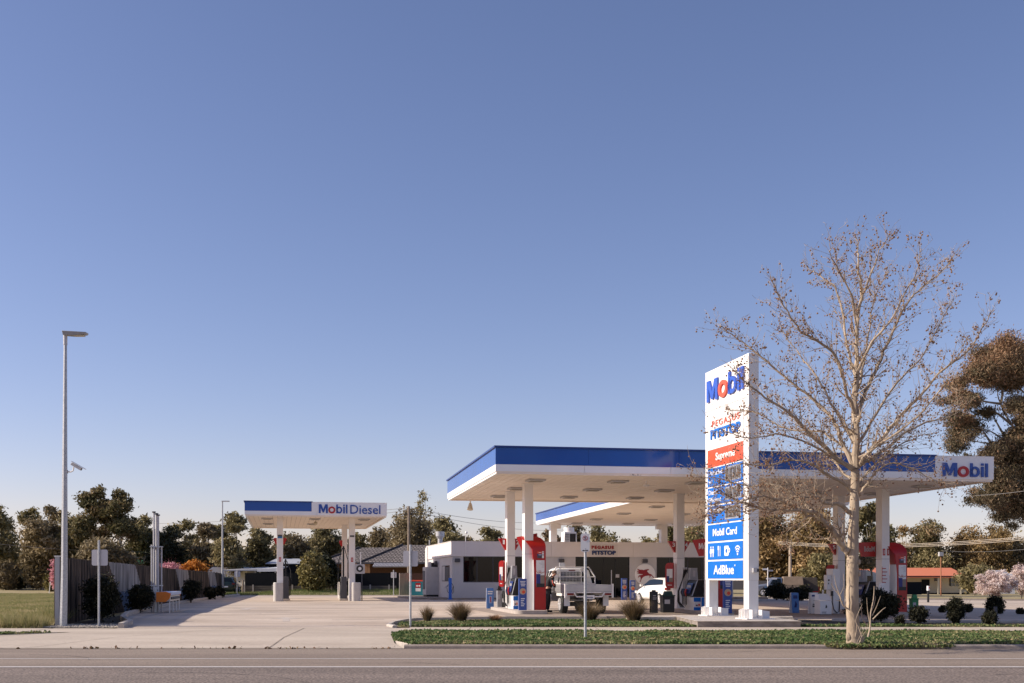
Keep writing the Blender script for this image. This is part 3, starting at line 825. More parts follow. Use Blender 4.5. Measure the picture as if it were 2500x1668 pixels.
# truck dispensers
for i, (u, lab) in enumerate(((2.28, "slim dark truck diesel pump right of the left post"), (5.72, "slim dark truck diesel pump left of the right post with long hoses"))):
    x, y = DUV(u, 3.9)
    r = empty("diesel_pump", (x, y, gz(x, y)), AD, lab, "fuel pump", "truck diesel pumps")
    b = MB(); b.box(-.2, .2, -.5, .5, .12, 1.45, M_dkgrey, taper=(.85, .95)); b.box(-.26, .26, -.6, .6, 0, .12, M_kerb); b.build("cabinet", r, bevel=.02)
    b = MB(); b.box(-.205, .205, -.3, .3, 1.05, 1.35, M_glass); b.build("display", r)
    b = MB(); b.box(-.05, .05, -.05, .05, 1.4, 3.3 if i else 2.5, M_black); b.build("hose_mast", r)
    for s in (-1, 1):
        b = MB(); b.tube([(s * .06, -.05, 3.2 if i else 2.4), (s * .3, -.1, 2.3 if i else 1.8), (s * .32, -.12, 1.2), (s * .28, -.14, .35), (s * .22, -.2, .3), (s * .22, -.3, 1.0)], .022, M_rubber, 6); b.build("hose", r)
        b = MB(); b.tube([(s * .22, -.3, .95), (s * .22, -.38, 1.15), (s * .22, -.42, 1.1)], [.03, .035, .015], M_black, 6); b.build("nozzle", r)
# red flags by the truck posts
for k, (u, v, txt, lab) in enumerate(((1.95, 6.2, "11", "small red flag sign on the left side of the truck canopy's left post"), (1.95, 6.2, "12", "small red flag sign on the right side of the truck canopy's left post"), (6.15, 9.9, "13", "small red flag sign on the right hand truck post's left side"))):
    x, y = DUV(u, v); s = (-1, 1, -1)[k]
    b = MB(); b.prism([(s * .18, 3.55), (s * .26, 3.55), (s * .40, 3.85), (s * .36, 3.95), (s * .18, 3.95)], -.05, .05, M_dkred, 'y'); o = b.build("flag_sign"); o.location = (x, y, 0); o.rotation_euler = (0, 0, AD)
    tag(o, lab, "flag sign", "red pump flags at the truck canopy")
# hose reel box by the right post
x, y = DUV(6.62, 2.2)
r = empty("air_reel", (x, y, 0), AD, "white box with round black dial beside the truck canopy's right post", "hose reel")
b = MB(); b.rbox(-.3, .26, -.14, .14, 1.72, 2.28, .05, M_grey, 4, 'y'); b.build("case", r)
b = MB(); b.ring((-.04, -.175, 2.02), .10, .20, .03, M_black); b.build("dial", r)
b = MB(); b.disc((-.04, -.165, 2.02), .10, .02, M_txt); b.build("hub", r)
b = MB(); b.cyl((.02, 0, 2.28), (.02, 0, 3.0), .035, M_white, 8); b.cyl((.1, 0, 0), (.1, 0, 1.72), .03, M_dkgrey, 8); b.build("post", r)

# ================================================================== SHOP
AB = R(11.8)
SX, SY = -3.83, 72.7
shop = empty("shop", (SX, SY, gz(SX, SY)), AB, "low flat roofed shop with pale parapet and dark glass front", "shop")
g0 = gz(SX, SY)
def SB(px):
    """distance along the shop front seen at a photo column"""
    t = (px - CX) / F; return (t * SY - SX) / (math.cos(AB) - t * math.sin(AB))
def SZ(py, px):
    Y = SY + SB(px) * math.sin(AB); return ZAT(py, Y) - g0
LEN = SB(1790); zt = 3.80 - g0; zf = 2.86 - g0
DEP = 12.0
b = MB()
w1a, w1b, sill = SB(1131), SB(1300), SZ(1422, 1200)
d1a, d1b = SB(1405), SB(1537); g2a, g2b = SB(1603), LEN - .6
yw = .18
def wall(x0, x1, z0, z1): b.box(x0, x1, 0, yw, z0, z1, M_wall)
wall(0, w1a, -.1, zf); wall(w1a, w1b, -.1, sill); wall(w1b, d1a, -.1, zf); wall(d1b, g2a, -.1, zf); wall(g2b, LEN, -.1, zf)
b.box(0, .18, yw, DEP, -.1, zf, M_wall); b.box(LEN - .18, LEN, yw, DEP, -.1, zf, M_wall); b.box(.18, LEN - .18, DEP - .18, DEP, -.1, zf, M_wall)
b.build("wall", shop)
b = MB()
n = 5; seams = [0, SB(1345), SB(1430), SB(1545), SB(1670), LEN + .1]
for a, c in zip(seams, seams[1:]): b.box(a - (.08 if a == 0 else -.006), c - .006, -.10, .15, zf, zt, M_parapet)
b.box(-.08, .15, .15, DEP + .05, zf, zt, M_parapet); b.box(LEN - .1, LEN + .1, .15, DEP + .05, zf, zt, M_parapet); b.box(.15, LEN - .1, DEP - .1, DEP + .05, zf, zt, M_parapet)
b.box(-.11, LEN + .12, -.13, .18, zt, zt + .035, M_parapet); b.box(-.11, .18, .18, DEP + .08, zt, zt + .035, M_parapet)
b.build("parapet", shop)
b = MB(); b.box(.15, LEN - .1, .15, DEP - .1, zt - .5, zt - .4, M_grey); b.build("roof", shop)
b = MB(); b.box(.2, LEN - .2, 3.0, 3.1, 0, zf - .05, M_dkgrey); b.box(.2, LEN - .2, .2, 3.0, .0, .02, mat("shop_floor", (.25, .22, .2), .4))
for i in range(7): b.box(w1b + .4 + i * 1.7, w1b + 1.6 + i * 1.7, 1.9, 2.4, .02, 1.5, mat("shop_shelves", (.12, .10, .09), .6))
b.box(.3, LEN - .3, .3, 2.9, zf - .04, zf - .01, M_grey)
b.build("interior", shop)
M_tintglass = mat("tinted_shop_glass", (.003, .004, .005), .02, spec=.32)
def window(x0, x1, z0, z1, bars, name="window", frame=M_dkgrey, y=.06):
    f = MB(); t = .05
    f.box(x0, x1, y - .03, y + .05, z1 - t, z1, frame); f.box(x0, x1, y - .03, y + .05, z0, z0 + t, frame)
    f.box(x0, x0 + t, y - .03, y + .05, z0 + t, z1 - t, frame); f.box(x1 - t, x1, y - .03, y + .05, z0 + t, z1 - t, frame)
    for q in bars: f.box(q - .025, q + .025, y - .025, y + .045, z0 + t, z1 - t, frame)
    fo = f.build(name, shop)
    g = MB(); g.box(x0 + t, x1 - t, y, y + .02, z0 + t, z1 - t, M_tintglass); g.build("pane", fo)
    return fo
window(w1a, w1b, sill, zf, [w1a + .9, w1a + 1.95, w1a + 3.0])
window(d1a, d1b, .02, zf, [d1a + (d1b - d1a) * .52, d1a + (d1b - d1a) * .74], "entrance_door", frame=M_black)
window(g2a, g2b, .02, zf, [g2a + .9, g2a + 2.2, g2a + 3.2])
b = MB(); b.box(w1a + 1.2, w1a + 1.85, .085, .09, zf - .55, zf - .12, M_grey); b.box(w1a + 2.05, w1a + 3.0, .085, .09, zf - .55, zf - .08, M_grey); b.build("blind", shop)
b = MB(); b.box(d1a + 2.75, d1a + 3.0, .03, .04, 1.4, 1.62, M_grey); b.build("door_notice", shop)
b = MB(); b.box(d1b - 1.28, d1b - 1.22, .0, .05, .6, 1.9, M_steel); b.build("door_handle", shop)
# lettering on the parapet
b = MB(); b.box(SB(1436), SB(1507), -.125, -.101, SZ(1358, 1470), SZ(1330, 1470), mat("sign_board", (.70, .66, .635), .6)); b.build("name_board", shop)
text_part("lettering", "PEGASUS", mat("deep_red_letter", (.30, .008, .014), .45), shop, (SB(1443), -.126, SZ(1340.8, 1470)), (1, 0, 0), (0, 0, 1), SB(1497) - SB(1443), .22, .04, bold=.05, space=1.3)
text_part("lettering", "PITSTOP", mat("navy_letter", (.008, .03, .14), .4), shop, (SB(1444), -.126, SZ(1355, 1470)), (1, 0, 0), (0, 0, 1), SB(1502) - SB(1444), .28, .05, bold=.045)
for px in (1370, 1573.5, 1116):
    x = SB(px); b = MB(); b.rbox(x - .17, x + .17, -.2, -.001, 2.38, 2.62, .05, M_dkgrey, 4, 'y'); lo = b.build("wall_light", shop)
    b = MB(); b.box(x - .18, x - .171, -.16, -.04, 2.42, 2.58, M_steel); b.build("lens", lo)
# winged horse roundel
ex_, ez = SB(1574.3), SZ(1403, 1574)
ro = MB(); ro.disc((ex_, -.07, ez), .71, .065, mat('roundel_white', (.90, .89, .88), .35), 48); roo = ro.build("roundel", shop)
H1 = [(-.10, .30), (.02, .33), (.17, .36), (.24, .36), (.27, .33), (.22, .28), (.15, .27), (.12, .22), (.20, .14), (.28, .06), (.36, .04), (.44, .0), (.58, -.16), (.61, -.26), (.57, -.22), (.46, -.09), (.38, -.06), (.36, -.14), (.31, -.20), (.28, -.18), (.33, -.11), (.26, -.06), (.12, -.08), (.0, -.10), (-.10, -.14), (-.20, -.22), (-.27, -.32), (-.31, -.44), (-.36, -.50), (-.38, -.46), (-.33, -.38), (-.31, -.28), (-.32, -.20), (-.36, -.12), (-.44, -.14), (-.48, -.22), (-.50, -.18), (-.47, -.10), (-.40, -.05), (-.28, -.03), (-.18, .0), (-.14, .06), (-.12, .12), (-.08, .2)]
W1 = [(-.16, .02), (-.34, .03), (-.52, .07), (-.60, .12), (-.44, .12), (-.56, .20), (-.60, .25), (-.40, .21), (-.52, .30), (-.56, .38), (-.36, .32), (-.20, .32), (-.08, .28), (.02, .18), (.06, .08)]
b = MB(); b.prism([(ex_ + x * 1.0, ez + z * 1.0) for x, z in H1], -.088, -.071, mat('emblem_red', (.30, .005, .010), .4), 'y'); b.build("horse_emblem", roo, smooth=False)
b = MB(); b.prism([(ex_ + x * 1.0, ez + z * 1.0) for x, z in W1], -.092, -.0885, mat('emblem_red', (.30, .005, .010), .4), 'y'); b.build("wing_emblem", roo, smooth=False)
# left side wall details: its window, pipes, security light
b = MB(); b.box(-.03, .0, 1.1, 4.4, 1.15, 2.2, M_dkgrey); b.box(-.035, -.031, 1.3, 2.8, 1.2, 2.15, M_tintglass); b.box(-.035, -.031, 3.0, 4.2, 1.2, 2.15, M_grey); b.build("window", shop)
b = MB(); b.cyl((-.14, DEP - .4, 0), (-.14, DEP - .4, zt - .1), .09, M_white, 10); b.cyl((-.14, DEP - .9, 1), (-.14, DEP - .9, zt - .05), .09, M_white, 10); b.build("downpipe", shop)
b = MB(); b.box(-.28, -.10, 6.0, 6.3, zf - .45, zf - .2, M_dkgrey); b.build("wall_light", shop)
b = MB(); b.cyl((.85, -.12, zf), (.85, -.12, zt + .55), .022, M_white, 8); b.ball((.9, -.12, zt + .58), .09, M_white, 10, 6); b.build("security_camera", shop)
# rooftop things
x, y = GX(1074.5, 80), 80.0
r = empty("exhaust_vent", (x, y, 3.3), 0, "galvanised exhaust flue with wide drum top on the shop roof", "flue")
b = MB(); b.cyl((0, 0, 0), (0, 0, 1.05), .17, M_galv, 16); b.build("stem", r)
b = MB(); b.tube([(0, 0, .95), (0, 0, 1.12), (0, 0, 1.45)], [.18, .31, .31], M_galv, 18); b.build("drum", r)
x, y = GX(1389, 78), 78.0
r = empty("cooler_unit", (x, y, 3.78), AB, "white evaporative cooler with round cap on the shop roof", "air cooler")
b = MB(); b.box(-.46, .46, -.45, .45, 0, .86, M_white, taper=(.93, .93)); b.build("cabinet", r, bevel=.03)
b = MB(); b.box(-.05, .36, -.462, -.43, .12, .72, M_black); b.build("louvre", r)
b = MB()
for i in range(4): b.box(-.4 + i * .085, -.39 + i * .085, -.47, -.44, .1, .74, M_dkgrey)
for i in range(4): b.box(-.4, -.1, -.468, -.44, .15 + i * .17, .165 + i * .17, M_dkgrey)
b.build("vent_grid", r)
b = MB(); b.cyl((0, 0, .86), (0, 0, 1.16), .36, M_white, 20); b.build("cap", r)
b = MB(); b.box(-.5, .5, -.3, .3, -.04, .0, M_white); b.build("base_frame", r)
# apron kerb of the shop
b = MB(); b.box(-1.6, LEN + 2, -1.15, 0, -.05, .09, M_kerbdk); b.box(-2.6, -.0, 0, 12, -.05, .085, M_kerbdk); o = b.build("shop_kerb"); o.location = (SX, SY, g0); o.rotation_euler = (0, 0, AB); tag(o, kind="structure")
# grey cabinet, bin, pen
def BL(u, v): return (SX + u * math.cos(AB) - v * math.sin(AB), SY + u * math.sin(AB) + v * math.cos(AB))
Yc = 79.5; x0 = GX(1034, Yc)
r = empty("ice_cabinet", (x0 + .6, Yc, gz(x0, Yc) + .085), AB, "tall light grey steel cabinet beside the shop's left wall", "cabinet")
b = MB(); b.box(-.55, .62, -.9, .9, .12, 2.05, M_grey); b.build("case", r, bevel=.02)
b = MB(); b.box(-.5, .55, -.8, .8, 0, .12, M_black); b.build("plinth", r)
b = MB(); b.box(-.57, -.551, -.4, .7, .5, 1.8, M_dkgrey); b.build("door_panel", r)
b = MB(); b.box(-.1, .45, -.4, .3, 2.05, 2.36, M_black); b.box(-.25, -.12, -.45, .35, 2.05, 2.4, M_grey); b.box(.46, .55, -.45, .35, 2.05, 2.42, M_white); b.build("condenser", r)
Yc = 84.0; x0 = GX(1015.5, Yc)
r = empty("waste_skip", (x0, Yc, gz(x0, Yc)), 0, "teal front load waste bin with red lid beside the grey cabinet", "waste bin")
M_teal = mat("teal_paint", (.02, .22, .28), .45, var=.15, scale=2)
b = MB(); b.box(-.42, .75, -.5, .5, .1, 1.12, M_teal, taper=(1.06, 1.1)); b.build("body", r, bevel=.02)
b = MB(); b.box(-.46, .82, -.58, .56, 1.13, 1.22, M_orangered); b.build("lid", r, bevel=.02)
b = MB(); b.box(.02, .4, -.56, -.548, .65, 1.02, M_dkred); b.box(.02, .4, -.555, -.545, .4, .64, M_txt); b.disc((.13, -.575, .8), .07, .014, M_txt, 16); b.disc((.3, -.575, .8), .07, .014, M_txt, 16); b.build("label_panel", r)
b = MB(); 
for sx in (-.35, .7): b.cyl((sx, -.4, .06), (sx + .05, -.4, .06), .06, M_black, 10)
b.build("castor", r)
M_timber = mat("weathered_timber", (.17, .13, .10), .9, col2=(.30, .25, .20), scale=2, stretch=(6, 6, .4))
Yc = 84.5
r = empty("timber_screen", (GX(976, Yc), Yc, gz(-9, Yc)), R(5), "short weathered paling screen left of the teal bin", "timber screen")
b = MB(); 
for i in range(8): b.box(.09 * i, .09 * i + .082, 0, .03, .1, 1.72 + .02 * (i % 3), M_timber)
b.build("palings", r)
b = MB(); b.box(-.05, .0, -.02, .06, 0, 1.75, M_soffit); b.build("post", r)
M_redwood = mat("dark_red_pales", (.10, .045, .035), .85)
r = empty("timber_screen", (GX(996, 88), 88.0, gz(-8, 88)), 0, "dark red paling fence behind the teal bin", "timber screen")
b = MB()
for i in range(12): b.box(.11 * i, .11 * i + .06, 0, .03, .3, 1.75, M_redwood)
b.box(0, 1.3, .04, .08, .5, .6, M_redwood); b.build("palings", r)
# air pump
Ya = 69.2; xa = GX(1099, Ya)
r = empty("air_pump", (xa, Ya, gz(xa, Ya) + .05), AB, "slim bright blue tyre air post with coiled hose near the shop corner", "air pump")
M_brblue = mat("bright_blue_paint", (.01, .13, .55), .35)
b = MB(); b.box(-.09, .09, -.09, .09, 0, 1.32, M_brblue); b.box(-.16, .16, -.14, .14, 0, .04, M_brblue); b.build("post", r, bevel=.01)
b = MB(); b.tube([(.1, -.02, 1.0), (.2, -.02, .8), (.22, -.02, .5), (.15, -.02, .35), (.1, -.05, .5), (.17, -.08, .8)], .018, M_black, 6); b.tube([(-.1, -.02, .95), (-.2, 0, .75), (-.17, 0, .5), (-.1, 0, .42)], .018, M_black, 6); b.build("hose", r)
b = MB(); b.tube([(-.1, -.05, .95), (-.22, -.08, .85), (-.32, -.08, .72)], [.02, .02, .03], M_steel, 6); b.build("nozzle", r)

# ================================================================== FORECOURT ISLANDS
M_isl = mat("island_concrete", (.42, .37, .33), .85, var=.1, scale=3)
M_navy = mat("display_navy", (.01, .03, .16), .3)
M_panelblue = mat("poster_blue", (.04, .085, .32), .45)
M_whitegl = mat("glossy_white", (.80, .80, .80), .3)
for k, (u, lab) in enumerate(((1.95, "left"), (9.3, "middle"), (16.6, "right"))):
    x, y = UV(u, 6.5)
    b = MB(); b.rbox(-.62, .62, -3.1, 3.1, -.2, .13, .3, M_isl, 6)
    o = b.build("pump_island"); o.location = (x, y, gz(x, y)); o.rotation_euler = (0, 0, A10)
    tag(o, "raised concrete pump island under the %s pair of canopy columns" % lab, "island", "pump islands under the large canopy")

def make_totem(u, v, lab):
    x, y = UV(u, v)
    r = empty("pump_totem", (x, y, gz(x, y)), A10, lab, "totem", "curved red totems beside the front columns")
    # profile across: pointed wing at upper left bending round to the vertical leg
    T = 2.93; W = .50
    out = [(W, .0)] + [(W, T - .38)]
    for i in range(1, 9):
        a = R(90 * i / 8); out.append((W - .32 + .32 * math.cos(a), T - .38 + .38 * math.sin(a)))
    inn = [(-.40, T), (-.20, T - .28), (-.04, T - .47)]
    for i in range(1, 5):
        a = R(90 - 90 * i / 4); inn.append((-.04 + .10 * math.cos(a), T - .57 + .10 * math.sin(a)))
    inn += [(.06, .0)]
    pts = out + inn
    b = MB()
    # front skin, its upper edge rolled back over the top so that it catches the sun
    n = len(pts)
    def yv(z): return -.24 + (.30 * ((z - (T - .5)) / .5) ** 2 if z > T - .5 else 0)
    leg = [(0.06, z) for z in lin(0.0, T - .57, 6)]
    # build as vertical strips for the curved front
    zs = lin(0, T - .5, 4) + lin(T - .42, T, 8)
    def xr(z):
        if z < T - .38: return W
        t = min(1, (z - (T - .38)) / .38); return W - .32 + .32 * math.sqrt(max(0, 1 - t * t))
    def xl(z):
        if z < T - .60: return .06
        if z < T - .47: return .06 - .10 * (z - (T - .60)) / .13
        return -.04 - .36 * (z - (T - .47)) / .47
    vs = []; fs = []
    for z in zs:
        vs += [(xl(z), yv(z), z), (xr(z), yv(z), z), (xr(z), .26, z), (xl(z), .26, z)]
    for j in range(len(zs) - 1):
        for q in range(4): fs.append((j * 4 + q, j * 4 + (q + 1) % 4, j * 4 + 4 + (q + 1) % 4, j * 4 + 4 + q))
    fs.append((3, 2, 1, 0)); m_ = (len(zs) - 1) * 4; fs.append((m_, m_ + 1, m_ + 2, m_ + 3))
    b.add(vs, fs, M_dkred); b.build("shell", r)
    b = MB(); b.box(.02, .055, -.235, .27, .05, T - .62, M_white); b.build("side_trim", r)
    b = MB(); b.box(.13, .45, -.252, -.242, 1.0, 2.02, M_whitegl)
    b.box(.13, .45, -.260, -.2575, 1.0, 1.14, M_blk); b.box(.13, .29, -.256, -.2525, 1.0, 1.5, mat("poster_navy", (.02, .03, .20), .4)); b.box(.292, .45, -.256, -.2525, 1.0, 1.45, mat("poster_tan", (.25, .19, .15), .4))
    b.tube([(.13, -.257, 1.62), (.2, -.257, 1.53), (.27, -.257, 1.56), (.32, -.257, 1.53), (.45, -.257, 1.58)], .012, mat("poster_skin", (.45, .25, .17), .5), 6); b.ring((.27, -.262, 1.58), .035, .045, .008, M_logored, 16)
    po = b.build("poster", r, smooth=False)
    for j, w in enumerate((.12, .2, .15, .08, .1)): 
        t = MB(); t.box(.44 - w, .44, -.2575, -.2525, 1.95 - j * .05, 1.965 - j * .05, M_grey); t.build("text_line", po)
    b = MB(); b.box(.17, .35, -.252, -.242, 2.18, 2.265, M_navy); b.box(.17, .35, -.252, -.242, 2.27, 2.35, M_orangered); b.box(.17, .35, -.252, -.242, 2.10, 2.175, M_dkgrey); b.box(.355, .425, -.252, -.242, 2.10, 2.36, M_whitegl)
    b.box(.23, .32, -.256, -.2525, 2.30, 2.32, M_txt); b.box(.22, .33, -.256, -.2525, 2.215, 2.235, M_txt); b.disc((.39, -.258, 2.22), .02, .006, M_navy, 10); b.disc((.39, -.258, 2.32), .02, .006, M_logored, 10); b.build("grade_panel", r, smooth=False)
    return r
make_totem(2.12, 4.45, "curved red totem beside the leftmost front column, next to the white ute")
make_totem(9.42, 4.45, "red totem seen between the legs of the tall price sign")
make_totem(16.95, 4.45, "tall red curved totem right of the rightmost column, green bin behind it")

def wing_sign(u, v, lab, mirror=False, tipx=.5):
    x, y = UV(u, v)
    r = empty("wing_sign", (x, y, gz(x, y)), A10 - (0 if mirror else R(22)), lab, "wing sign", "red wing signs with lettering on the column fronts")
    b = MB(); pts = [(-tipx, 2.92), (-tipx + .26, 2.28), (.3, 2.34), (.3, 3.06)] if not mirror else [(-.96, 2.93), (-.74, 2.36), (.1, 2.36), (.1, 2.96)]
    y0 = .28
    b.prism(pts, y0, y0 + .12, M_dkred, 'y'); b.build("plate", r)
    if mirror: text_part("lettering", "Mobil", mat("dull_letter", (.45, .38, .36), .5), r, (-.66, y0 - .001, 2.56), (1, 0, 0), (0, 0, 1), .46, .22, .012, mirror=True, bold=.02)
    else: brand_part(r, (-tipx + .26, y0 - .001, 2.56), (1, 0, 0), (0, 0, 1), .50, .24, M_txt, M_txt, .012)
    return r
wing_sign(2.0, 4.6, "orange red wing sign left of the leftmost front column")
wing_sign(9.3, 4.6, "red wing sign left of the price sign's far leg", False, .72)
wing_sign(16.6, 4.6, "dark red wing sign with reversed lettering left of the rightmost column", True)

for u, s, t, lab in ((2.0, -1, "1", "red numbered flag on the left of the second left column"), (2.0, 1, "2", "red numbered flag on the right of the second left column"),
                     (9.3, -1, "3", "red numbered flag left of the middle column, above the white car"), (9.3, 1, "4", "red numbered flag right of the middle column"), (16.6, -1, "5", "dark red numbered flag by the column behind the bare tree trunk")):
    x, y = UV(u, 8.44)
    r = empty("number_flag", (x, y, gz(x, y)), A10, lab, "flag sign", "red numbered flags on the rear columns")
    b = MB(); b.prism([(s * .17, 2.50), (s * .22, 2.50), (s * .50, 2.98), (s * .17, 2.98)], -.08, .08, M_dkred, 'y'); b.build("plate", r)
    text_part("number", t, M_txt, r, (s * .28 - .04, -.081, 2.74), (1, 0, 0), (0, 0, 1), .08 if t == '1' else .12, .18, .01, bold=.02)

def loop_totem(u, v, lab, wd=.34):
    x, y = UV(u, v)
    r = empty("side_totem", (x, y, gz(x, y)), A10 - R(32), lab, "totem", "rounded red side totems on the rear columns")
    b = MB(); pts = []
    x0, x1, z0, z1, rr = -.17 - wd, -.17, .98, 2.06, min(.16, wd * .6)
    pts = [(x1, z0 + .04), (x1, z0 + .3), (x1 - .0, z1)]
    pts = [(x1, z0)] + [(x1, z1)]
    for i in range(7): a = R(90 + 90 * i / 6); pts.append((x0 + rr + rr * math.cos(a), z1 - rr + rr * math.sin(a)))
    for i in range(7): a = R(180 + 90 * i / 6); pts.append((x0 + rr + rr * math.cos(a), z0 + rr + rr * math.sin(a)))
    b.prism(pts, -.33, -.12, M_dkred, 'y'); b.build("shell", r)
    b = MB(); b.box(-.17 - wd * .8, -.19, -.345, -.332, 1.25, 1.8, M_whitegl); b.box(-.17 - wd * .8, -.17 - wd * .5, -.349, -.3455, 1.25, 1.5, M_navy); b.box(-.17 - wd * .48, -.19, -.349, -.3455, 1.25, 1.42, mat("poster_tan", (.25, .19, .15), .4)); b.build("poster", r)
    b = MB(); b.box(-.17 - wd * .7, -.22, -.345, -.332, 1.1, 1.13, M_txt); b.build("lettering", r)
    return r
loop_totem(2.0, 8.44, "orange red rounded side totem on the second left column", .20)
loop_totem(9.3, 8.44, "dark red rounded side totem in front of the white car")
loop_totem(16.6, 8.44, "red rounded side totem behind the bare tree trunk")

# ---- dispensers: seen end on, tapering dark screens each side, hoses on the far and left side
M_pumpgrey = mat("pump_grey", (.36, .37, .39), .35, .2)
def make_pump(lab):
    r = empty("fuel_pump", (0, 0, 0), A10, lab, "fuel pump", "fuel pumps on the islands")
    b = MB(); b.box(-.30, .30, -.62, .62, .13, .78, M_whitegl); b.build("base_cabinet", r, bevel=.015)
    b = MB(); b.box(.02, .315, -.635, .635, .15, .76, M_signblue); b.box(-.31, -.02, -.635, -.622, .15, .30, M_signblue); b.box(-.31, -.02, -.635, -.622, .56, .76, M_signblue); b.build("blue_panel", r)
    b = MB(); b.box(-.22, -.15, -.640, -.636 + .01, .36, .42, M_blk); b.box(-.12, -.06, -.640, -.626, .36, .46, M_orangered); b.build("label_plate", r)
    b = MB(); b.prism([(-.36, .80), (.36, .80), (.22, 1.58), (-.12, 1.58)], -.56, .60, M_black, 'y'); bd = b.build("head", r, bevel=.02)
    b = MB()
    b.tube([(-.37, -.58, .82), (-.13, -.58, 1.60), (.22, -.58, 1.60), (.37, -.58, .82)], .022, M_pumpgrey, 6)
    b.build("head_frame", r); b = MB()
    b.tube([(-.37, .62, .82), (-.13, .62, 1.60), (.22, .62, 1.60), (.37, .62, .82)], .022, M_pumpgrey, 6)
    b.build("head_frame", r)
    b = MB(); b.prism([(-.372, .95), (-.352, .95), (-.205, 1.45), (-.225, 1.45)], -.3, .35, M_navy, 'y'); b.box(-.29, -.27, -.2, .25, 1.15, 1.35, M_steel); b.build("display", r)
    b = MB(); b.box(-.16, .20, .30, .60, 1.58, 2.18, M_pumpgrey, taper=(.8, 1)); b.box(-.02, .08, .285, .30, 1.75, 2.05, M_grey); b.build("mast_panel", r, bevel=.01)
    b = MB()
    for i in range(3): b.box(-.34 + i * .07, -.30 + i * .07, .62, .68, .78, 2.2, M_grey)
    b.build("hose_mast", r)
    for i in range(4):
        yy = .62 - i * .16; xx = -.42 - .05 * (i % 2)
        b = MB(); b.tube([(-.30 + .05 * i, .6, 2.1), (-.40, .5, 1.6), (-.55 - .04 * i, yy, 1.05), (-.58 - .03 * i, yy - .05, .55), (-.48, yy - .12, .26), (-.40, yy - .15, .45), (-.40, yy - .1, .85)], .02, M_rubber, 6); b.build("hose", r)
        b = MB(); b.tube([(-.40, yy - .1, .82), (-.44, yy - .1, 1.0), (-.40, yy - .1, 1.16), (-.34, yy - .1, 1.14)], [.025, .04, .035, .02], (M_black, M_navy, M_black, M_dkred)[i], 6); b.build("nozzle", r)
    return r
p1 = make_pump("grey fuel pump with blue base beside the leftmost column")
x, y = UV(1.82, 6.2); p1.scale = (.66, 1, .84); p1.location = (x, y, gz(x, y))
for u, lab in ((9.2, "tall fuel pump with dark tapered head left of the price sign"), (16.6, "dark fuel pump half hidden behind shrubs right of the bare tree trunk")):
    x, y = UV(u, 6.0); c = copy_tree(p1); c.location = (x, y, gz(x, y)); c["label"] = lab; c.scale = (1, 1, .84)
def ad_panel(px, Y, z0, z1, w, lab, style=0, rz=A10, name="advert_panel", cat="advert panel"):
    x = GX(px, Y); g = gz(x, Y)
    r = empty(name, (x, Y, g), rz, lab, cat)
    b = MB(); b.box(-w / 2, w / 2, 0, .10, z0, z1, M_panelblue if style != 2 else M_whitegl); b.build("board", r, bevel=.01)
    b = MB()
    h = z1 - z0
    if style in (0, 1):
        b.disc((0, -.012, z0 + h * .60), w * .40, .010, mat("poster_food", (.55, .38, .24), .5), 18); b.disc((w * .08, -.016, z0 + h * .58), w * .2, .0035, M_orangered, 14)
        for j in range(4): b.box(-w * .33 + .01 * j, w * .33 - .02 * (j % 2), -.010, -.001, z0 + h * (.90 - .045 * j), z0 + h * (.90 - .045 * j) + h * .022, M_txt)
        for j in range(5): b.box(-w * .25, w * .25 - .03 * (j % 3), -.010, -.001, z0 + h * (.36 - .055 * j), z0 + h * (.36 - .055 * j) + h * .022, M_txt)
    else:
        for j, ww in enumerate((.3, .22, .34, .1, .3, .3)): b.box(-w * ww, w * ww, -.010, -.001, z0 + h * (.88 - .11 * j), z0 + h * (.88 - .11 * j) + h * .05, M_navy if j != 3 else M_grey)
    b.build("print", r, smooth=False)
    return r
x, y = UV(1.83, 3.75); ad_panel(1276.5, y + .35, .12, 1.32, .30, "blue advertising panel on the front end of the left pump island", 0)
ad_panel(1320, 44.8, .12, 1.28, .26, "dark blue advertising panel between the red totem and the man refuelling", 0)
ad_panel(1524.5, 71.5, .05, 1.42, .38, "tall narrow blue advert standing before the shop entrance", 1)
ad_panel(1545, 71.2, .05, 1.30, .34, "narrow blue advert right of the entrance, under the winged horse roundel", 1)
ad_panel(1777, 42.3, .10, 1.4, .34, "narrow blue advert seen between the legs of the price sign", 1)
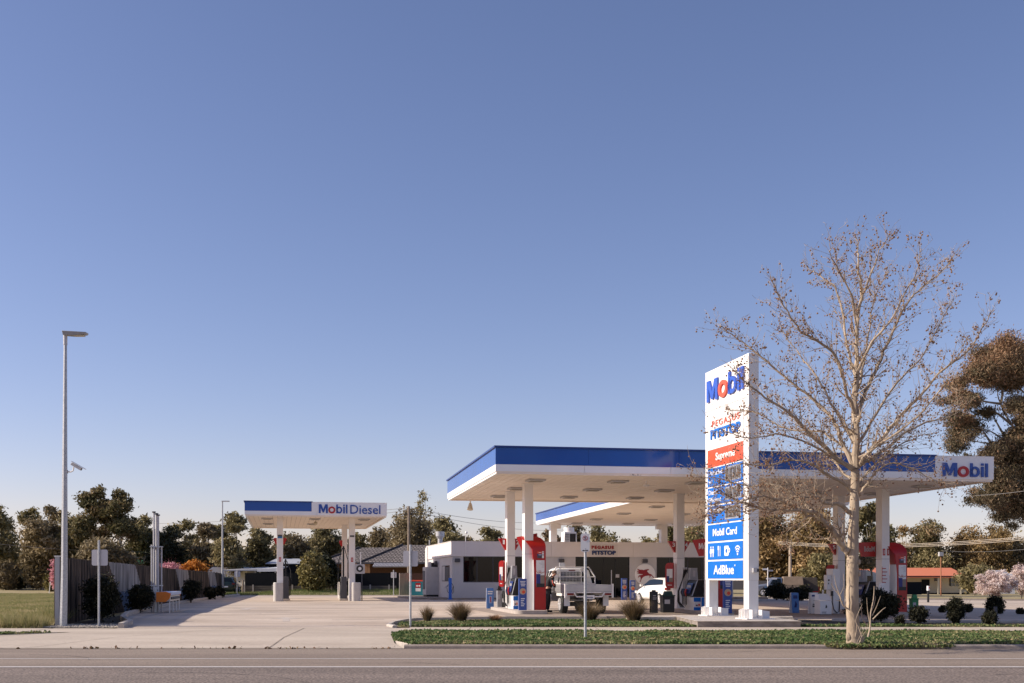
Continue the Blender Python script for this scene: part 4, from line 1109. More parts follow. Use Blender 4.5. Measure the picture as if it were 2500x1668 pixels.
# sandwich boards
def a_board(px, Y, w, h, lab, m, style=0):
    x = GX(px, Y); r = empty("sandwich_board", (x, Y, gz(x, Y)), A10, lab, "sandwich board")
    Mx = Matrix.Rotation(R(-7), 4, 'X'); b = MB(); b.box(-w / 2, w / 2, -.02, .02, .03, h, m, M=Matrix.Translation((0, -.16, 0)) @ Mx); b.build("front_board", r)
    b = MB(); b.box(-w / 2, w / 2, -.02, .02, .03, h, M_whitegl, M=Matrix.Translation((0, .16, 0)) @ Matrix.Rotation(R(7), 4, 'X')); b.build("rear_board", r)
    b = MB(); MM = Matrix.Translation((0, -.185, 0)) @ Mx
    if style == 0:
        b.box(-w * .38, w * .38, -.004, .0, h * .80, h * .86, M_txt, M=MM); b.box(-w * .38, w * .3, -.004, .0, h * .70, h * .76, M_txt, M=MM)
        b.box(-w * .2, w * .25, -.004, .0, h * .28, h * .62, mat("pale_print", (.35, .45, .7), .5), M=MM); b.box(-w * .03, w * .1, -.008, -.0045, h * .32, h * .58, M_dkred, M=MM)
    elif style == 1:
        b.prism([(-w * .2, h * .3), (w * .1, h * .3), (w * .22, h * .45), (0, h * .62), (-w * .05, h * .5)], -.004, 0, M_navy, 'y', M=MM); b.box(-w * .3, w * .3, -.004, 0, h * .72, h * .88, M_navy, M=MM)
    else:
        b.box(-w * .35, w * .3, -.004, 0, h * .82, h * .9, M_navy, M=MM); b.box(-w * .3, w * .35, -.004, 0, h * .44, h * .49, M_blk, M=MM); b.box(-w * .34, w * .36, -.004, 0, h * .34, h * .41, M_blk, M=MM); b.box(-w * .2, w * .36, -.004, 0, h * .62, h * .66, M_grey, M=MM)
    b.build("print", r)
    return r
M_sb = mat("board_blue", (.08, .22, .55), .5)
a_board(1196, 49.2, .30, .92, "small blue and white sandwich board left of the pumps", M_sb, 0)
a_board(1939, 46.6, .30, .86, "blue sandwich board with dark bottle shape right of the price sign", M_sb, 1)
a_board(1986, 45.8, .32, .88, "white printed sandwich board beside the white gas cabinet", M_whitegl, 2)
def bin_(px, Y, w, h, lab, m, lidm, name="litter_bin", cat="bin"):
    x = GX(px, Y); r = empty(name, (x, Y, gz(x, Y)), A10, lab, cat)
    b = MB(); b.box(-w / 2, w / 2, -w * .42, w * .42, .03, h, m, taper=(1.08, 1.08)); b.build("body", r, bevel=.015)
    b = MB(); b.box(-w * .57, w * .57, -w * .5, w * .5, h + .002, h + .05, lidm); b.box(-w * .4, w * .4, -w * .4, w * .1, h + .052, h + .2, lidm, taper=(.8, .6)); b.build("lid", r, bevel=.01)
    b = MB(); b.box(-w * .38, w * .1, -w * .46, -w * .425, h * .55, h * .8, M_grey); b.build("sticker", r)
    return r
bin_(1219, 47.7, .20, .82, "grey and black squeegee bin left of the left fuel pump", M_pumpgrey, M_black)
bin_(1229, 47.2, .15, .62, "small black bin with handles beside the left fuel pump", M_black, M_black)
M_gbin = mat("bottle_green", (.01, .045, .035), .5)
bin_(1629, 45.4, .46, .68, "wide dark bin in front of the white car", M_black, M_gbin)
bin_(2231, 47.2, .28, .62, "bright green bin behind the rightmost red totem", mat("bin_green", (.02, .22, .07), .5), mat("bin_green", (.02, .22, .07), .5))
x = GX(1596, 45.2)
r = empty("sandwich_board", (x, 45.2, gz(x, 45.2)), A10, "black sandwich board with small white print before the white car", "sandwich board")
b = MB(); b.box(-.13, .13, -.14, -.11, 0, .86, M_black); b.box(-.13, .13, .11, .14, 0, .86, M_black); b.box(-.07, .07, -.05, .05, .84, .92, M_black); b.build("boards", r)
b = MB(); b.box(-.07, .05, -.146, -.1405, .68, .71, M_grey); b.box(-.08, .08, -.146, -.1405, .6, .62, M_grey); b.box(-.08, .06, -.146, -.1405, .55, .57, M_grey); b.build("print", r)
# paper towel box on the middle column
x, y = UV(9.3 + .27, 8.1)
o = MB().box(-.13, .13, -.1, .1, 1.3, 1.62, mat("cream_box", (.62, .58, .48), .5)).build("towel_dispenser", bevel=.02); o.location = (x, y, gz(x, y)); o.rotation_euler = (0, 0, A10); tag(o, "cream paper towel box fixed right of the middle column", "dispenser")
# white gas cabinet and its tall column
Yg = 45.0; xg = GX(2010, Yg)
r = empty("gas_cabinet", (xg, Yg, gz(xg, Yg)), A10, "white metal gas cabinet with sloping top left of the bare tree trunk", "cabinet")
b = MB(); b.prism([(-.30, 0), (.30, 0), (.30, .60), (-.30, .60)], -.2, .3, M_whitegl, 'x', M=Matrix.Rotation(R(-90), 4, 'Z') @ Matrix.Identity(4)) if False else b.box(-.26, .24, -.25, .25, .03, .56, M_whitegl); b.build("case", r, bevel=.015)
b = MB(); b.add([(-.27, -.26, .58), (.25, -.26, .58), (.25, .26, .58), (-.27, .26, .58), (-.2, .0, .82), (.2, .0, .82), (.22, .26, .84), (-.22, .26, .84)], [(0, 1, 5, 4), (4, 5, 6, 7), (1, 2, 6, 5), (3, 0, 4, 7), (2, 3, 7, 6), (3, 2, 1, 0)], M_whitegl); b.build("sloping_lid", r)
b = MB(); b.cyl((.03, .1, .82), (.03, .1, 1.0), .03, M_white, 8); b.build("filler_cap", r)
b = MB(); b.prism([(-.03, .28), (.03, .28), (.04, .34), (0, .42), (-.02, .36)], -.262, -.252, M_blk, 'y'); b.box(-.18, .02, -.26, -.2505, .13, .15, M_grey); b.box(-.18, .0, -.26, -.2505, .08, .10, M_blk); b.build("flame_mark", r)
Yg = 46.3; xg = GX(2033, Yg)
r = empty("gas_pump", (xg, Yg, gz(xg, Yg)), A10, "tall narrow white gas pump with black hose beside the bare tree trunk", "fuel pump")
b = MB(); b.box(-.14, .16, -.3, .3, .03, 1.85, M_whitegl); b.build("case", r, bevel=.015)
b = MB(); b.box(-.34, -.145, -.2, .1, 1.0, 1.6, M_whitegl); b.box(-.30, -.24, -.21, -.201, 1.35, 1.42, M_blk); b.box(-.30, -.26, -.21, -.201, 1.22, 1.28, M_blk); b.build("side_box", r, bevel=.01)
b = MB(); b.tube([(-.18, -.32, .9), (-.19, -.34, .5), (-.12, -.34, .2), (.02, -.34, .06), (.12, -.33, .12), (.15, -.32, .6)], .02, M_rubber, 6); b.build("hose", r)
b = MB(); b.box(-.24, -.16, -.38, -.30, .75, .95, M_black); b.build("nozzle", r)
# white lamp on the right hand pump
o = MB().box(-.1, .1, -.1, .1, 1.02, 1.3, M_whitegl).ball((.0, -.08, 1.2), .07, M_whitegl).build("towel_dispenser"); x, y = GX(2150, 44.6), 44.6; o.location = (x, y, gz(x, y)); tag(o, "white round topped dispenser left of the rightmost column", "dispenser")
b = MB(); b.box(-.012, .0, 0, .02, 1.2, 1.95, M_dkred)
for j in range(5): b.box(0, .16 + .05 * (j % 2), 0, .02, 1.3 + j * .14, 1.33 + j * .14, M_dkred)
x, y = UV(16.6 - .16, 4.6 - .27); o = b.build("column_sign"); o.location = (x, y, gz(x, y)); o.rotation_euler = (0, 0, A10); tag(o, "red and white notice strip on the rightmost column", "notice")
# fire extinguisher
x, y = UV(.42 + 9.3 + 1.2, 3.4)
# ================================================================== PRICE SIGN
PX0, PY0, PX1, PY1 = 6.46, 37.9, 7.19, 34.5       # far and near ends of the lit face
ang = math.atan2(PY1 - PY0, PX1 - PX0)              # direction along the face towards the camera
zs0 = .18
sign = empty("price_sign", (PX0, PY0, 0), ang, "tall white pylon sign with blue and orange panels behind the bare tree", "price sign")
# local: x along the face (far -> near), y to the right side (away from the lit face)
Ws = math.hypot(PX1 - PX0, PY1 - PY0); TH = .34
b = MB(); b.box(0, Ws, .0, TH, 1.36, 8.28, M_white); b.build("cabinet", sign, bevel=.012)
b = MB(); b.box(.0, .30, .015, TH - .015, zs0, 1.358, M_white); b.build("leg", sign)
b = MB(); b.box(Ws - .38, Ws, .015, TH - .015, zs0, 1.358, M_white); b.build("leg", sign)
b = MB(); b.box(.0, Ws - .03, -.012, -.0, 6.95, 6.965, M_grey); b.box(Ws - .37, Ws - .355, -.012, -.0, 1.4, 6.9, M_grey); b.build("seam", sign)
P0, P1 = .25, 3.10
def pan(name, z0, z1, m, a=P0, c=P1, y=-.02): 
    o = MB().box(a, c, y, -.001, z0, z1, m).build(name, sign); return o
rgt, upv = (1, 0, 0), (0, 0, 1)
M_orp = mat("sign_orange_red", (.80, .10, .04), .35, var=.03, scale=2)
brand_part(sign, (.24, -.002, 7.24), rgt, upv, 2.95, .70, mat("sign_logo_blue", (.03, .10, .50), .35), M_orp, .06)
text_part("lettering", "PEGASUS", M_orp, sign, (.62, -.002, 6.38), rgt, upv, 2.2, .20, .02, space=1.3)
text_part("lettering", "PITSTOP", M_signblue, sign, (.50, -.002, 5.98), rgt, upv, 2.42, .32, .03, bold=.035)
o = pan("orange_panel", 5.08, 5.65, M_orp); text_part("lettering", "Supreme", M_txt, o, (.95, -.022, 5.19), rgt, upv, 1.55, .32, .008, bold=.02)
rows_ = [(4.44, 5.03, ("Unleaded", "")), (3.85, 4.39, ("Diesel", "Efficient")), (3.23, 3.79, ("Autogas", ""))]
M_disp = mat("price_display_off", (.28, .30, .36), .5, var=.25, scale=6)
for z0, z1, (t1, t2) in rows_:
    o = pan("price_panel", z0, z1, M_signblue)
    text_part("lettering", t1, M_txt, o, (.36, -.022, z1 - .23), rgt, upv, 1.15 if len(t1) > 6 else .72, .16, .008, bold=.008)
    if t2: text_part("lettering", t2, M_txt, o, (.36, -.022, z0 + .06), rgt, upv, 1.05, .16, .008, bold=.008)
    else: text_part("lettering", "91" if z0 > 4 else "LPG", M_txt, o, (.36, -.022, z0 + .08), rgt, upv, .3, .13, .008) if z0 > 4 else None
    d = MB()
    d.box(1.72, 2.98, -.028, -.0205, z0 + .07, z1 - .06, M_disp); dd = d.build("price_display", o)
    d = MB()
    for q in range(4): d.box(1.78 + q * .3, 2.02 + q * .3, -.034, -.0285, z0 + .12, z1 - .11, M_dkgrey)
    d.build("digit_window", dd)
o = pan("card_panel", 2.64, 3.18, M_signblue); text_part("lettering", "Mobil Card", M_txt, o, (.72, -.022, 2.80), rgt, upv, 1.95, .24, .008, bold=.02)
o = pan("service_panel", 2.04, 2.58, M_signblue)
b = MB()
def person_icon(cx, z, dress=False):
    b.disc((cx, -.03, z + .27), .035, .008, M_txt, 12)
    b.prism([(cx - .06, z + .22), (cx + .06, z + .22), (cx + (.09 if dress else .055), z + .08), (cx + .03, z + .08), (cx + .03, z - .05), (cx - .03, z - .05), (cx - .03, z + .08), (cx - (.09 if dress else .055), z + .08)], -.03, -.021, M_txt, 'y')
person_icon(.55, 2.17, True); person_icon(.75, 2.17)
b.box(.645, .655, -.03, -.021, 2.12, 2.48, M_txt); b.build("toilet_icon", o, smooth=False); b = MB()
for cx in (1.18, 1.33): b.box(cx - .02, cx + .02, -.03, -.021, 2.14, 2.46, M_txt)
b.box(1.13, 1.23, -.03, -.021, 2.34, 2.47, M_txt)
b.build("food_icon", o, smooth=False); b = MB()
b.rbox(1.68, 2.02, -.03, -.021, 2.14, 2.46, .05, M_txt, 4, 'y'); b.ring((2.05, -.03, 2.31), .04, .08, .008, M_txt, 16); b.disc((1.85, -.036, 2.30), .07, .005, M_signblue, 14)
b.build("cup_icon", o, smooth=False); b = MB()
for rr in (.08, .16, .24):
    vs = []; fs = []
    for i in range(11):
        a = R(45 + 90 * i / 10)
        for q in (rr, rr + .04): vs.append((2.72 + q * math.cos(a), -.028, 2.17 + q * math.sin(a)))
    b.add(vs, [(2 * i, 2 * i + 1, 2 * i + 3, 2 * i + 2) for i in range(10)], M_txt)
b.disc((2.72, -.03, 2.18), .04, .008, M_txt, 12)
b.build("wireless_icon", o, smooth=False)
o = pan("additive_panel", 1.42, 1.98, M_signblue); text_part("lettering", "AdBlue", M_txt, o, (.78, -.022, 1.55), rgt, upv, 1.65, .30, .008, bold=.02); MB().disc((2.52, -.03, 1.83), .03, .008, M_txt, 12).build("mark", o)
b = MB(); b.box(Ws + .0, Ws + .09, .12, .24, 1.6, 1.74, M_grey); b.disc((Ws + .05, .25, 1.67), .05, .05, M_dkgrey, 12); b.build("junction_box", sign)
# steel shoes with gussets
def shoe(x0, x1, name="base_shoe"):
    b = MB(); b.box(x0 - .2, x1 + .3, -.18, .72, zs0 + .002, zs0 + .03, M_white)
    o = b.build(name, sign)
    for y0, y1 in ((-.14, -.0), (TH, .68)):
        for xx in (x0 - .02, (x0 + x1) / 2, x1 + .0):
            g = MB(); g.add([(xx, y0, zs0 + .03), (xx, y1, zs0 + .03), (xx, y1, .42 if y0 > 0 else .50), (xx, y0, .46), (xx + .025, y0, zs0 + .03), (xx + .025, y1, zs0 + .03), (xx + .025, y1, .42 if y0 > 0 else .50), (xx + .025, y0, .46)], [(0, 1, 2, 3), (7, 6, 5, 4), (0, 4, 5, 1), (1, 5, 6, 2), (2, 6, 7, 3), (3, 7, 4, 0)], M_white); g.build("gusset", o)
    g = MB(); g.box(x1 + .025, x1 + .28, .0, .03, zs0 + .03, .47, M_white); g.box(x1 + .025, x1 + .28, TH - .03, TH, zs0 + .03, .47, M_white); g.build("gusset", o)
shoe(.0, .30); shoe(Ws - .38, Ws)
b = MB(); b.box(-.0, 5.0, 0, 4.8, 0, zs0, M_kerb); 
x0, x1 = GX(1703, 33.0), GX(1955, 33.0)
b = MB(); b.box(x0, x1, 33.0, 38.5, -.05, zs0 - .012, M_kerbdk); b.box(x0 - .02, x1 + .02, 32.98, 38.52, zs0 - .0119, zs0, M_kerb); b.box(7.0, 8.6, 36.2, 37.0, zs0, zs0 + .02, M_dirt) if False else None
o = b.build("sign_plinth", bevel=.012); tag(o, "low stained concrete slab carrying the tall price sign", "plinth")
b = MB(); b.box(x0 - 1.5, x0 - .02, 37.2, 38.7, -.05, .16, M_kerb); o = b.build("plinth_step", bevel=.01); tag(o, "pale low concrete step left of the price sign's slab", "step")

# ================================================================== POSTS AND LAMPS AT THE FRONT
def sign_post(name, px, base_py, top_py, plate, lab, Y=None, rr=.032, front=None, plate_m=None, z0=None, offc=None):
    if Y is None: p = G(px, base_py)
    else: x = GX(px, Y); p = Vector((x, Y, gz(x, Y)))
    if z0 is not None: p.z = z0
    Y = p.y; hh = ZAT(top_py, Y) - p.z
    r = empty(name, p, 0, lab, "road sign")
    b = MB(); b.cyl((0, 0, -.05), (0, 0, hh), rr, M_galv, 12); b.cyl((0, 0, hh), (0, 0, hh + .012), rr * .9, M_steel, 12); b.build("post", r)
    xa, xb, ya, yb = plate
    X0, X1 = GX(xa, Y) - p.x, GX(xb, Y) - p.x; Z1, Z0 = ZAT(ya, Y) - p.z, ZAT(yb, Y) - p.z
    yy = rr if front is None else -rr - .004
    b = MB(); b.rbox(X0, X1, yy, yy + .004, Z0, Z1, .05 if X1 - X0 > .2 else .02, plate_m or M_plate, 5, 'y'); pl = b.build("plate", r)
    b = MB()
    for zz in (Z0 + (Z1 - Z0) * .15, Z0 + (Z1 - Z0) * .85): b.cyl((-.0, 0, zz - .02), (0, 0, zz + .02), rr + .006, M_steel, 12)
    b.build("clamp", r)
    return r, X0, X1, Z0, Z1, yy
sign_post("road_sign", 241.5, 1530, 1320, (223, 262, 1342, 1381), "back of a square traffic sign on a grey post in front of the paling fence")
sign_post("road_sign", 1002, 1531, 1331, (984, 1020, 1345, 1383), "back of a square traffic sign on a tall grey post right of the truck driveway", Y=33.2)
sign_post("road_sign", 579, 1454, 1391, (572, 586.5, 1395, 1409), "small distant sign back beside the far left kerb end", Y=88)
sign_post("road_sign", 961, 1454, 1392, (954, 968, 1397, 1411), "small distant sign back left of the timber screen", Y=88)
r, X0, X1, Z0, Z1, yy = sign_post("parking_sign", 1429.0, 1560.5, 1300, (1417.5, 1439.5, 1303, 1347.5), "white no stopping sign with red ringed letter in the front verge", front=True, plate_m=M_whitegl)
cx, cz, rd = (X0 + X1) / 2, Z1 - (Z1 - Z0) * .26, (X1 - X0) * .28
b = MB(); b.ring((cx, yy - .004, cz), rd * .82, rd, .003, M_logored, 28); b.build("red_ring", r, smooth=False)
text_part("letter", "S", M_blk, r, (cx - rd * .42, yy - .001, cz - rd * .55), (1, 0, 0), (0, 0, 1), rd * .84, rd * 1.1, .003, bold=.015)
b = MB(); Mx = Matrix.Translation((cx, yy - .008, cz)) @ Matrix.Rotation(R(45), 4, 'Y'); b.box(-rd * .85, rd * .85, 0, .003, -rd * .07, rd * .07, M_logored, M=Mx); b.build("red_bar", r, smooth=False)
za = Z0 + .03
b = MB(); b.box(X0 + .07, X1 - .07, yy - .004, yy - .001, za - .005, za + .008, M_blk); b.prism([(X0 + .03, za), (X0 + .07, za + .02), (X0 + .07, za - .02)], yy - .004, yy - .001, M_blk, 'y'); b.prism([(X1 - .03, za), (X1 - .07, za - .02), (X1 - .07, za + .02)], yy - .004, yy - .001, M_blk, 'y'); b.build("arrow", r, smooth=False)

pL = G(155.5, 1530, 0); YL = pL.y
r = empty("street_lamp", (GX(154.5, YL - .25), YL - .25, 0), 0, "tall tapering galvanised street lamp at the left front corner of the fence", "street lamp")
hL = ZAT(822, YL)
b = MB(); n = 8; b.tube([(0, 0, -.1), (.03, 0, 1.5), (.06, 0, hL - .0)], [.112, .10, .048], M_galv, 8)
for p_ in b.v: pass
b.build("pole", r)
b = MB(); b.tube([(.06, 0, hL - .3), (.06, 0, hL - .02)], .058, M_grey, 12); b.build("collar", r)
b = MB(); b.add([(.0, -.13, hL + .10), (.0, .13, hL + .10), (.70, .12, hL + .06), (.70, -.12, hL + .06), (.02, -.1, hL - .02), (.02, .1, hL - .02), (.28, .1, hL - .04), (.28, -.1, hL - .04), (.68, .11, hL + .0), (.68, -.11, hL + .0)],
               [(0, 3, 2, 1), (4, 7, 6, 5)[::-1], (7, 9, 8, 6)[::-1], (0, 4, 5, 1)[::-1], (0, 3, 9, 7, 4)[::-1], (1, 5, 6, 8, 2)[::-1], (2, 8, 9, 3)[::-1]], mat("lamp_grey", (.30, .30, .31), .45)); hd = b.build("lamp_head", r, bevel=.01)
b = MB(); b.box(.32, .62, -.08, .08, hL - .045, hL - .020, mat("lamp_lens_cream", (.52, .45, .32), .3), M=Matrix.Translation((0, 0, 0))); b.build("lens", hd)
zc = ZAT(1152, YL)
r2 = empty("security_camera", (GX(155, YL) + .12, YL, zc), 0, "white bracketed security camera on the tall street lamp pole", "camera")
b = MB(); b.tube([(0, 0, 0), (.1, 0, 0), (.16, 0, .03), (.18, 0, .14)], .022, M_white, 8); b.box(-.03, .0, -.04, .04, -.05, .05, M_dkgrey); b.build("bracket", r2)
Mx = Matrix.Translation((.27, 0, .15)) @ Matrix.Rotation(R(30), 4, 'Y')
b = MB(); b.rbox(-.18, .18, -.05, .05, -.04, .05, .02, M_grey, 3, 'x') if False else b.box(-.18, .16, -.05, .05, -.04, .04, M_grey, M=Mx); b.build("body", r2, bevel=.01)
b = MB(); b.box(-.2, .26, -.06, .06, .055, .07, M_white, M=Mx); b.box(.161, .165, -.04, .04, -.03, .03, M_black, M=Mx); b.build("sunshade", r2)

Yf = 90; xf = GX(543, Yf)
r = empty("street_lamp", (xf, Yf, gz(xf, Yf)), 0, "thin distant street lamp at the far end of the paling fence", "street lamp")
hh = ZAT(1224, Yf) - gz(xf, Yf)
b = MB(); b.tube([(0, 0, -.1), (0, 0, hh)], [.10, .05], M_galv, 8); b.build("pole", r)
b = MB(); b.box(-.05, .55, -.08, .08, hh - .04, hh + .04, M_grey); b.build("lamp_head", r)

# ================================================================== PALING FENCE, VENT PIPES, FILL BOX
FX0, FY0, FX1, FY1 = -13.42, 33.5, -23.75, 93.5
flen = math.hypot(FX1 - FX0, FY1 - FY0); fang = math.atan2(FY1 - FY0, FX1 - FX0)
fence = empty("paling_fence", (FX0, FY0, 0), fang, "long tall timber paling fence with pale and blue painted slanting bands", "fence")
# board materials
def fence_mat():
    m = bpy.data.materials.new("fence_boards"); m.use_nodes = True; nt = m.node_tree; b = nt.nodes["Principled BSDF"]; L = nt.links.new
    tc = nt.nodes.new("ShaderNodeTexCoord"); sp = nt.nodes.new("ShaderNodeSeparateXYZ"); L(tc.outputs['Object'], sp.inputs[0])
    n = nt.nodes.new("ShaderNodeTexNoise"); n.inputs['Scale'].default_value = 1.3; n.inputs['Detail'].default_value = 7
    mp = nt.nodes.new("ShaderNodeMapping"); mp.inputs['Scale'].default_value = (3.2, 1, .35); L(tc.outputs['Object'], mp.inputs[0]); L(mp.outputs[0], n.inputs[0])
    r = nt.nodes.new("ShaderNodeValToRGB"); r.color_ramp.elements[0].position = .42; r.color_ramp.elements[1].position = .60
    r.color_ramp.elements[0].color = (.018, .013, .010, 1); r.color_ramp.elements[1].color = (.17, .125, .092, 1); L(n.outputs[0], r.inputs[0])
    r2 = nt.nodes.new("ShaderNodeValToRGB"); r2.color_ramp.elements[0].position = .38; r2.color_ramp.elements[1].position = .62
    r2.color_ramp.elements[0].color = (.16, .15, .15, 1); r2.color_ramp.elements[1].color = (.48, .46, .45, 1); L(n.outputs[0], r2.inputs[0])
    def math_(op, a, b_=None):
        q = nt.nodes.new("ShaderNodeMath"); q.operation = op
        for i, v in enumerate((a, b_)):
            if v is None: continue
            if isinstance(v, (int, float)): q.inputs[i].default_value = v
            else: L(v, q.inputs[i])
        return q.outputs[0]
    s = math_('ADD', sp.outputs[0], math_('MULTIPLY', sp.outputs[2], SLANT))
    tot = None
    for a, c in BANDS:
        t = math_('MULTIPLY', math_('GREATER_THAN', s, a), math_('LESS_THAN', s, c))
        tot = t if tot is None else math_('ADD', tot, t)
    blue = nt.nodes.new("ShaderNodeMix"); blue.data_type = 'RGBA'
    f = math_('MULTIPLY', math_('LESS_THAN', math_('ADD', sp.outputs[2], math_('MULTIPLY', n.outputs[0], .5)), 1.15), .8)
    L(f, blue.inputs[0]); L(r2.outputs[0], blue.inputs[6]); blue.inputs[7].default_value = (.05, .11, .22, 1)
    mx = nt.nodes.new("ShaderNodeMix"); mx.data_type = 'RGBA'; L(tot, mx.inputs[0]); L(r.outputs[0], mx.inputs[6]); L(blue.outputs[2], mx.inputs[7])
    L(mx.outputs[2], b.inputs['Base Color']); b.inputs['Roughness'].default_value = .9
    return m
def fence_s(px):
    """distance along the fence at a photo column"""
    t = (px - CX) / F; dx, dy = (FX1 - FX0) / flen, (FY1 - FY0) / flen
    return (t * FY0 - FX0) / (dx - t * dy)
SLANT = 1.9
BANDS = [(fence_s(262) + 2.05 * SLANT, fence_s(328) + 2.0 * SLANT), (fence_s(428) + 1.9 * SLANT, fence_s(457) + 1.9 * SLANT), (fence_s(507) + 1.8 * SLANT, fence_s(524) + 1.8 * SLANT)]
M_fence = fence_mat()
rng = np.random.default_rng(21)
b = MB(); x = 0.0; i = 0
while x < flen:
    w = .12 if x < 22 else .16
    ft = x / flen; px_, py_ = FX0 + (FX1 - FX0) * ft, FY0 + (FY1 - FY0) * ft; g = gz(px_, py_)
    topz = 2.05 - .22 * ft + rng.normal() * .012
    lap = 0 if i % 2 else -.022
    b.box(x, x + w * (1.12 if i % 2 else .86), lap - .011, lap + .011, g - .05, topz, M_fence); x += w; i += 1
b.build("palings", fence, smooth=False)
b = MB()
for zz in (.4, 1.1, 1.8):
    for k in range(20):
        a = flen * k / 20; ft = k / 20; g = gz(FX0 + (FX1 - FX0) * ft, FY0 + (FY1 - FY0) * ft); b.box(a, a + flen / 20, .015, .06, g * .5 + zz - .05, g * .5 + zz + .04, M_timber)
for k in range(24): a = k * 2.4 + .3; b.box(a, a + .1, .062, .16, 0, 1.95, M_timber)
b.build("rail", fence)
b = MB(); b.box(-.06, .06, -.05, .06, -.1, 2.06, mat("end_panel_grey", (.40, .40, .42), .7)); b.box(-.08, .08, -.07, .08, 2.06, 2.09, M_white); b.build("end_post", fence)

Yv = 44.0; xv = GX(377, Yv)
r = empty("vent_pipes", (xv, Yv, gz(xv, Yv)), R(20), "cluster of tall grey tank vent pipes standing in front of the fence", "vent pipes")
hV = ZAT(1252, Yv) - gz(xv, Yv)
for (dx, dy, h, rr) in ((-.02, 0, hV, .035), (-.10, .05, hV * .68, .03), (.08, .12, hV * .985, .04), (.14, -.02, hV * .97, .035), (.27, .1, hV * .655, .03)):
    b = MB(); b.cyl((dx, dy, 0), (dx, dy, h), rr, M_grey, 10); po = b.build("pipe", r)
    if h > hV * .9: b = MB(); b.cyl((dx, dy, h), (dx, dy, h + .05), rr + .035, M_dkgrey, 10); b.build("cap", po)
b = MB()
for zz in (hV * .66, hV * .27, .6): b.box(-.16, .32, -.03, .15, zz - .02, zz + .02, M_steel)
b.build("bracket", r)
b = MB(); b.box(-.05, .18, -.05, .1, .5, 1.0, M_steel); b.box(-.02, .12, .0, .1, 0, .5, M_steel); b.build("valve", r)

p = G(412, 1497)
p = Vector((-13.3, 43.4, gz(-13.3, 43.4)))
r = empty("fill_box", (p.x, p.y, p.z), R(101), "orange ended steel tank filling box on thin white legs by the kerb", "fill box")
M_or = mat("orange_paint", (.75, .20, .02), .45, var=.08, scale=4)
# local x along the length going away from the camera
b = MB(); prof = [(-.30, .42), (-.30, .80), (.06, .82), (.24, .74), (.20, .56), (.05, .42)]
for xx in (0.0, 4.0): b.prism([(-y_, z_) for y_, z_ in prof], xx, xx + .05, M_or, 'x')
b.build("end_plate", r)
b = MB(); b.box(.05, 4.0, -.2, .28, .44, .66, M_steel); b.box(.05, 4.0, -.25, .30, .68, .80, mat("pale_lid", (.42, .52, .72), .5)); b.build("tray", r)
for xx in (.15, 1.4, 2.6, 3.9): b = MB(); b.cyl((xx, -.18, 0), (xx, -.18, .44), .02, M_white, 8); b.build("leg", r)
b = MB()
for i in range(4): b.cyl((.7 + i * .8, -.26, .56), (.4 + i * .5, -.2, .56), .05, M_dkgrey, 10)
b.build("filler_cap", r)
# ================================================================== VEHICLES
M_carwhite = mat("car_white", (.78, .78, .77), .18, spec=.6)
M_alu = mat("tray_aluminium", (.46, .45, .46), .38, .45, var=.08, scale=5)
M_tail = mat("tail_light_red", (.16, .005, .006), .25)
M_head = mat("lamp_clear", (.6, .6, .6), .1)
def loft(b, secs, m, cap=True):
    n = len(secs[0]); vs = [p for s in secs for p in s]; fs = []
    for i in range(len(secs) - 1):
        for k in range(n): fs.append((i * n + k, i * n + (k + 1) % n, (i + 1) * n + (k + 1) % n, (i + 1) * n + k))
    if cap: fs.append(tuple(range(n - 1, -1, -1))); fs.append(tuple((len(secs) - 1) * n + k for k in range(n)))
    b.add(vs, fs, m)
def wheel(parent, x, y, r_, w, side):
    """axle across local x; side -1 left, +1 right"""
    b = MB(); b.tube([(x - w / 2, y, r_), (x - w / 2 + .03, y, r_), (x + w / 2 - .03, y, r_), (x + w / 2, y, r_)], [r_ * .9, r_, r_, r_ * .9], M_rubber, 24); t = b.build("wheel", parent)
    b = MB(); xo = x + side * (w / 2 + .003); b.disc((xo if side > 0 else xo - .008, y, r_), r_ * .62, .008, M_steel, 24, 'x')
    for i in range(6):
        a = 2 * math.pi * i / 6; b.tube([(xo + side * .012, y, r_), (xo + side * .012, y + math.cos(a) * r_ * .6, r_ + math.sin(a) * r_ * .6)], .03, M_grey, 6)
    b.ring((xo, y, r_), r_ * .56, r_ * .65, side * .02, M_grey, 24, 'x'); b.build("rim", t)
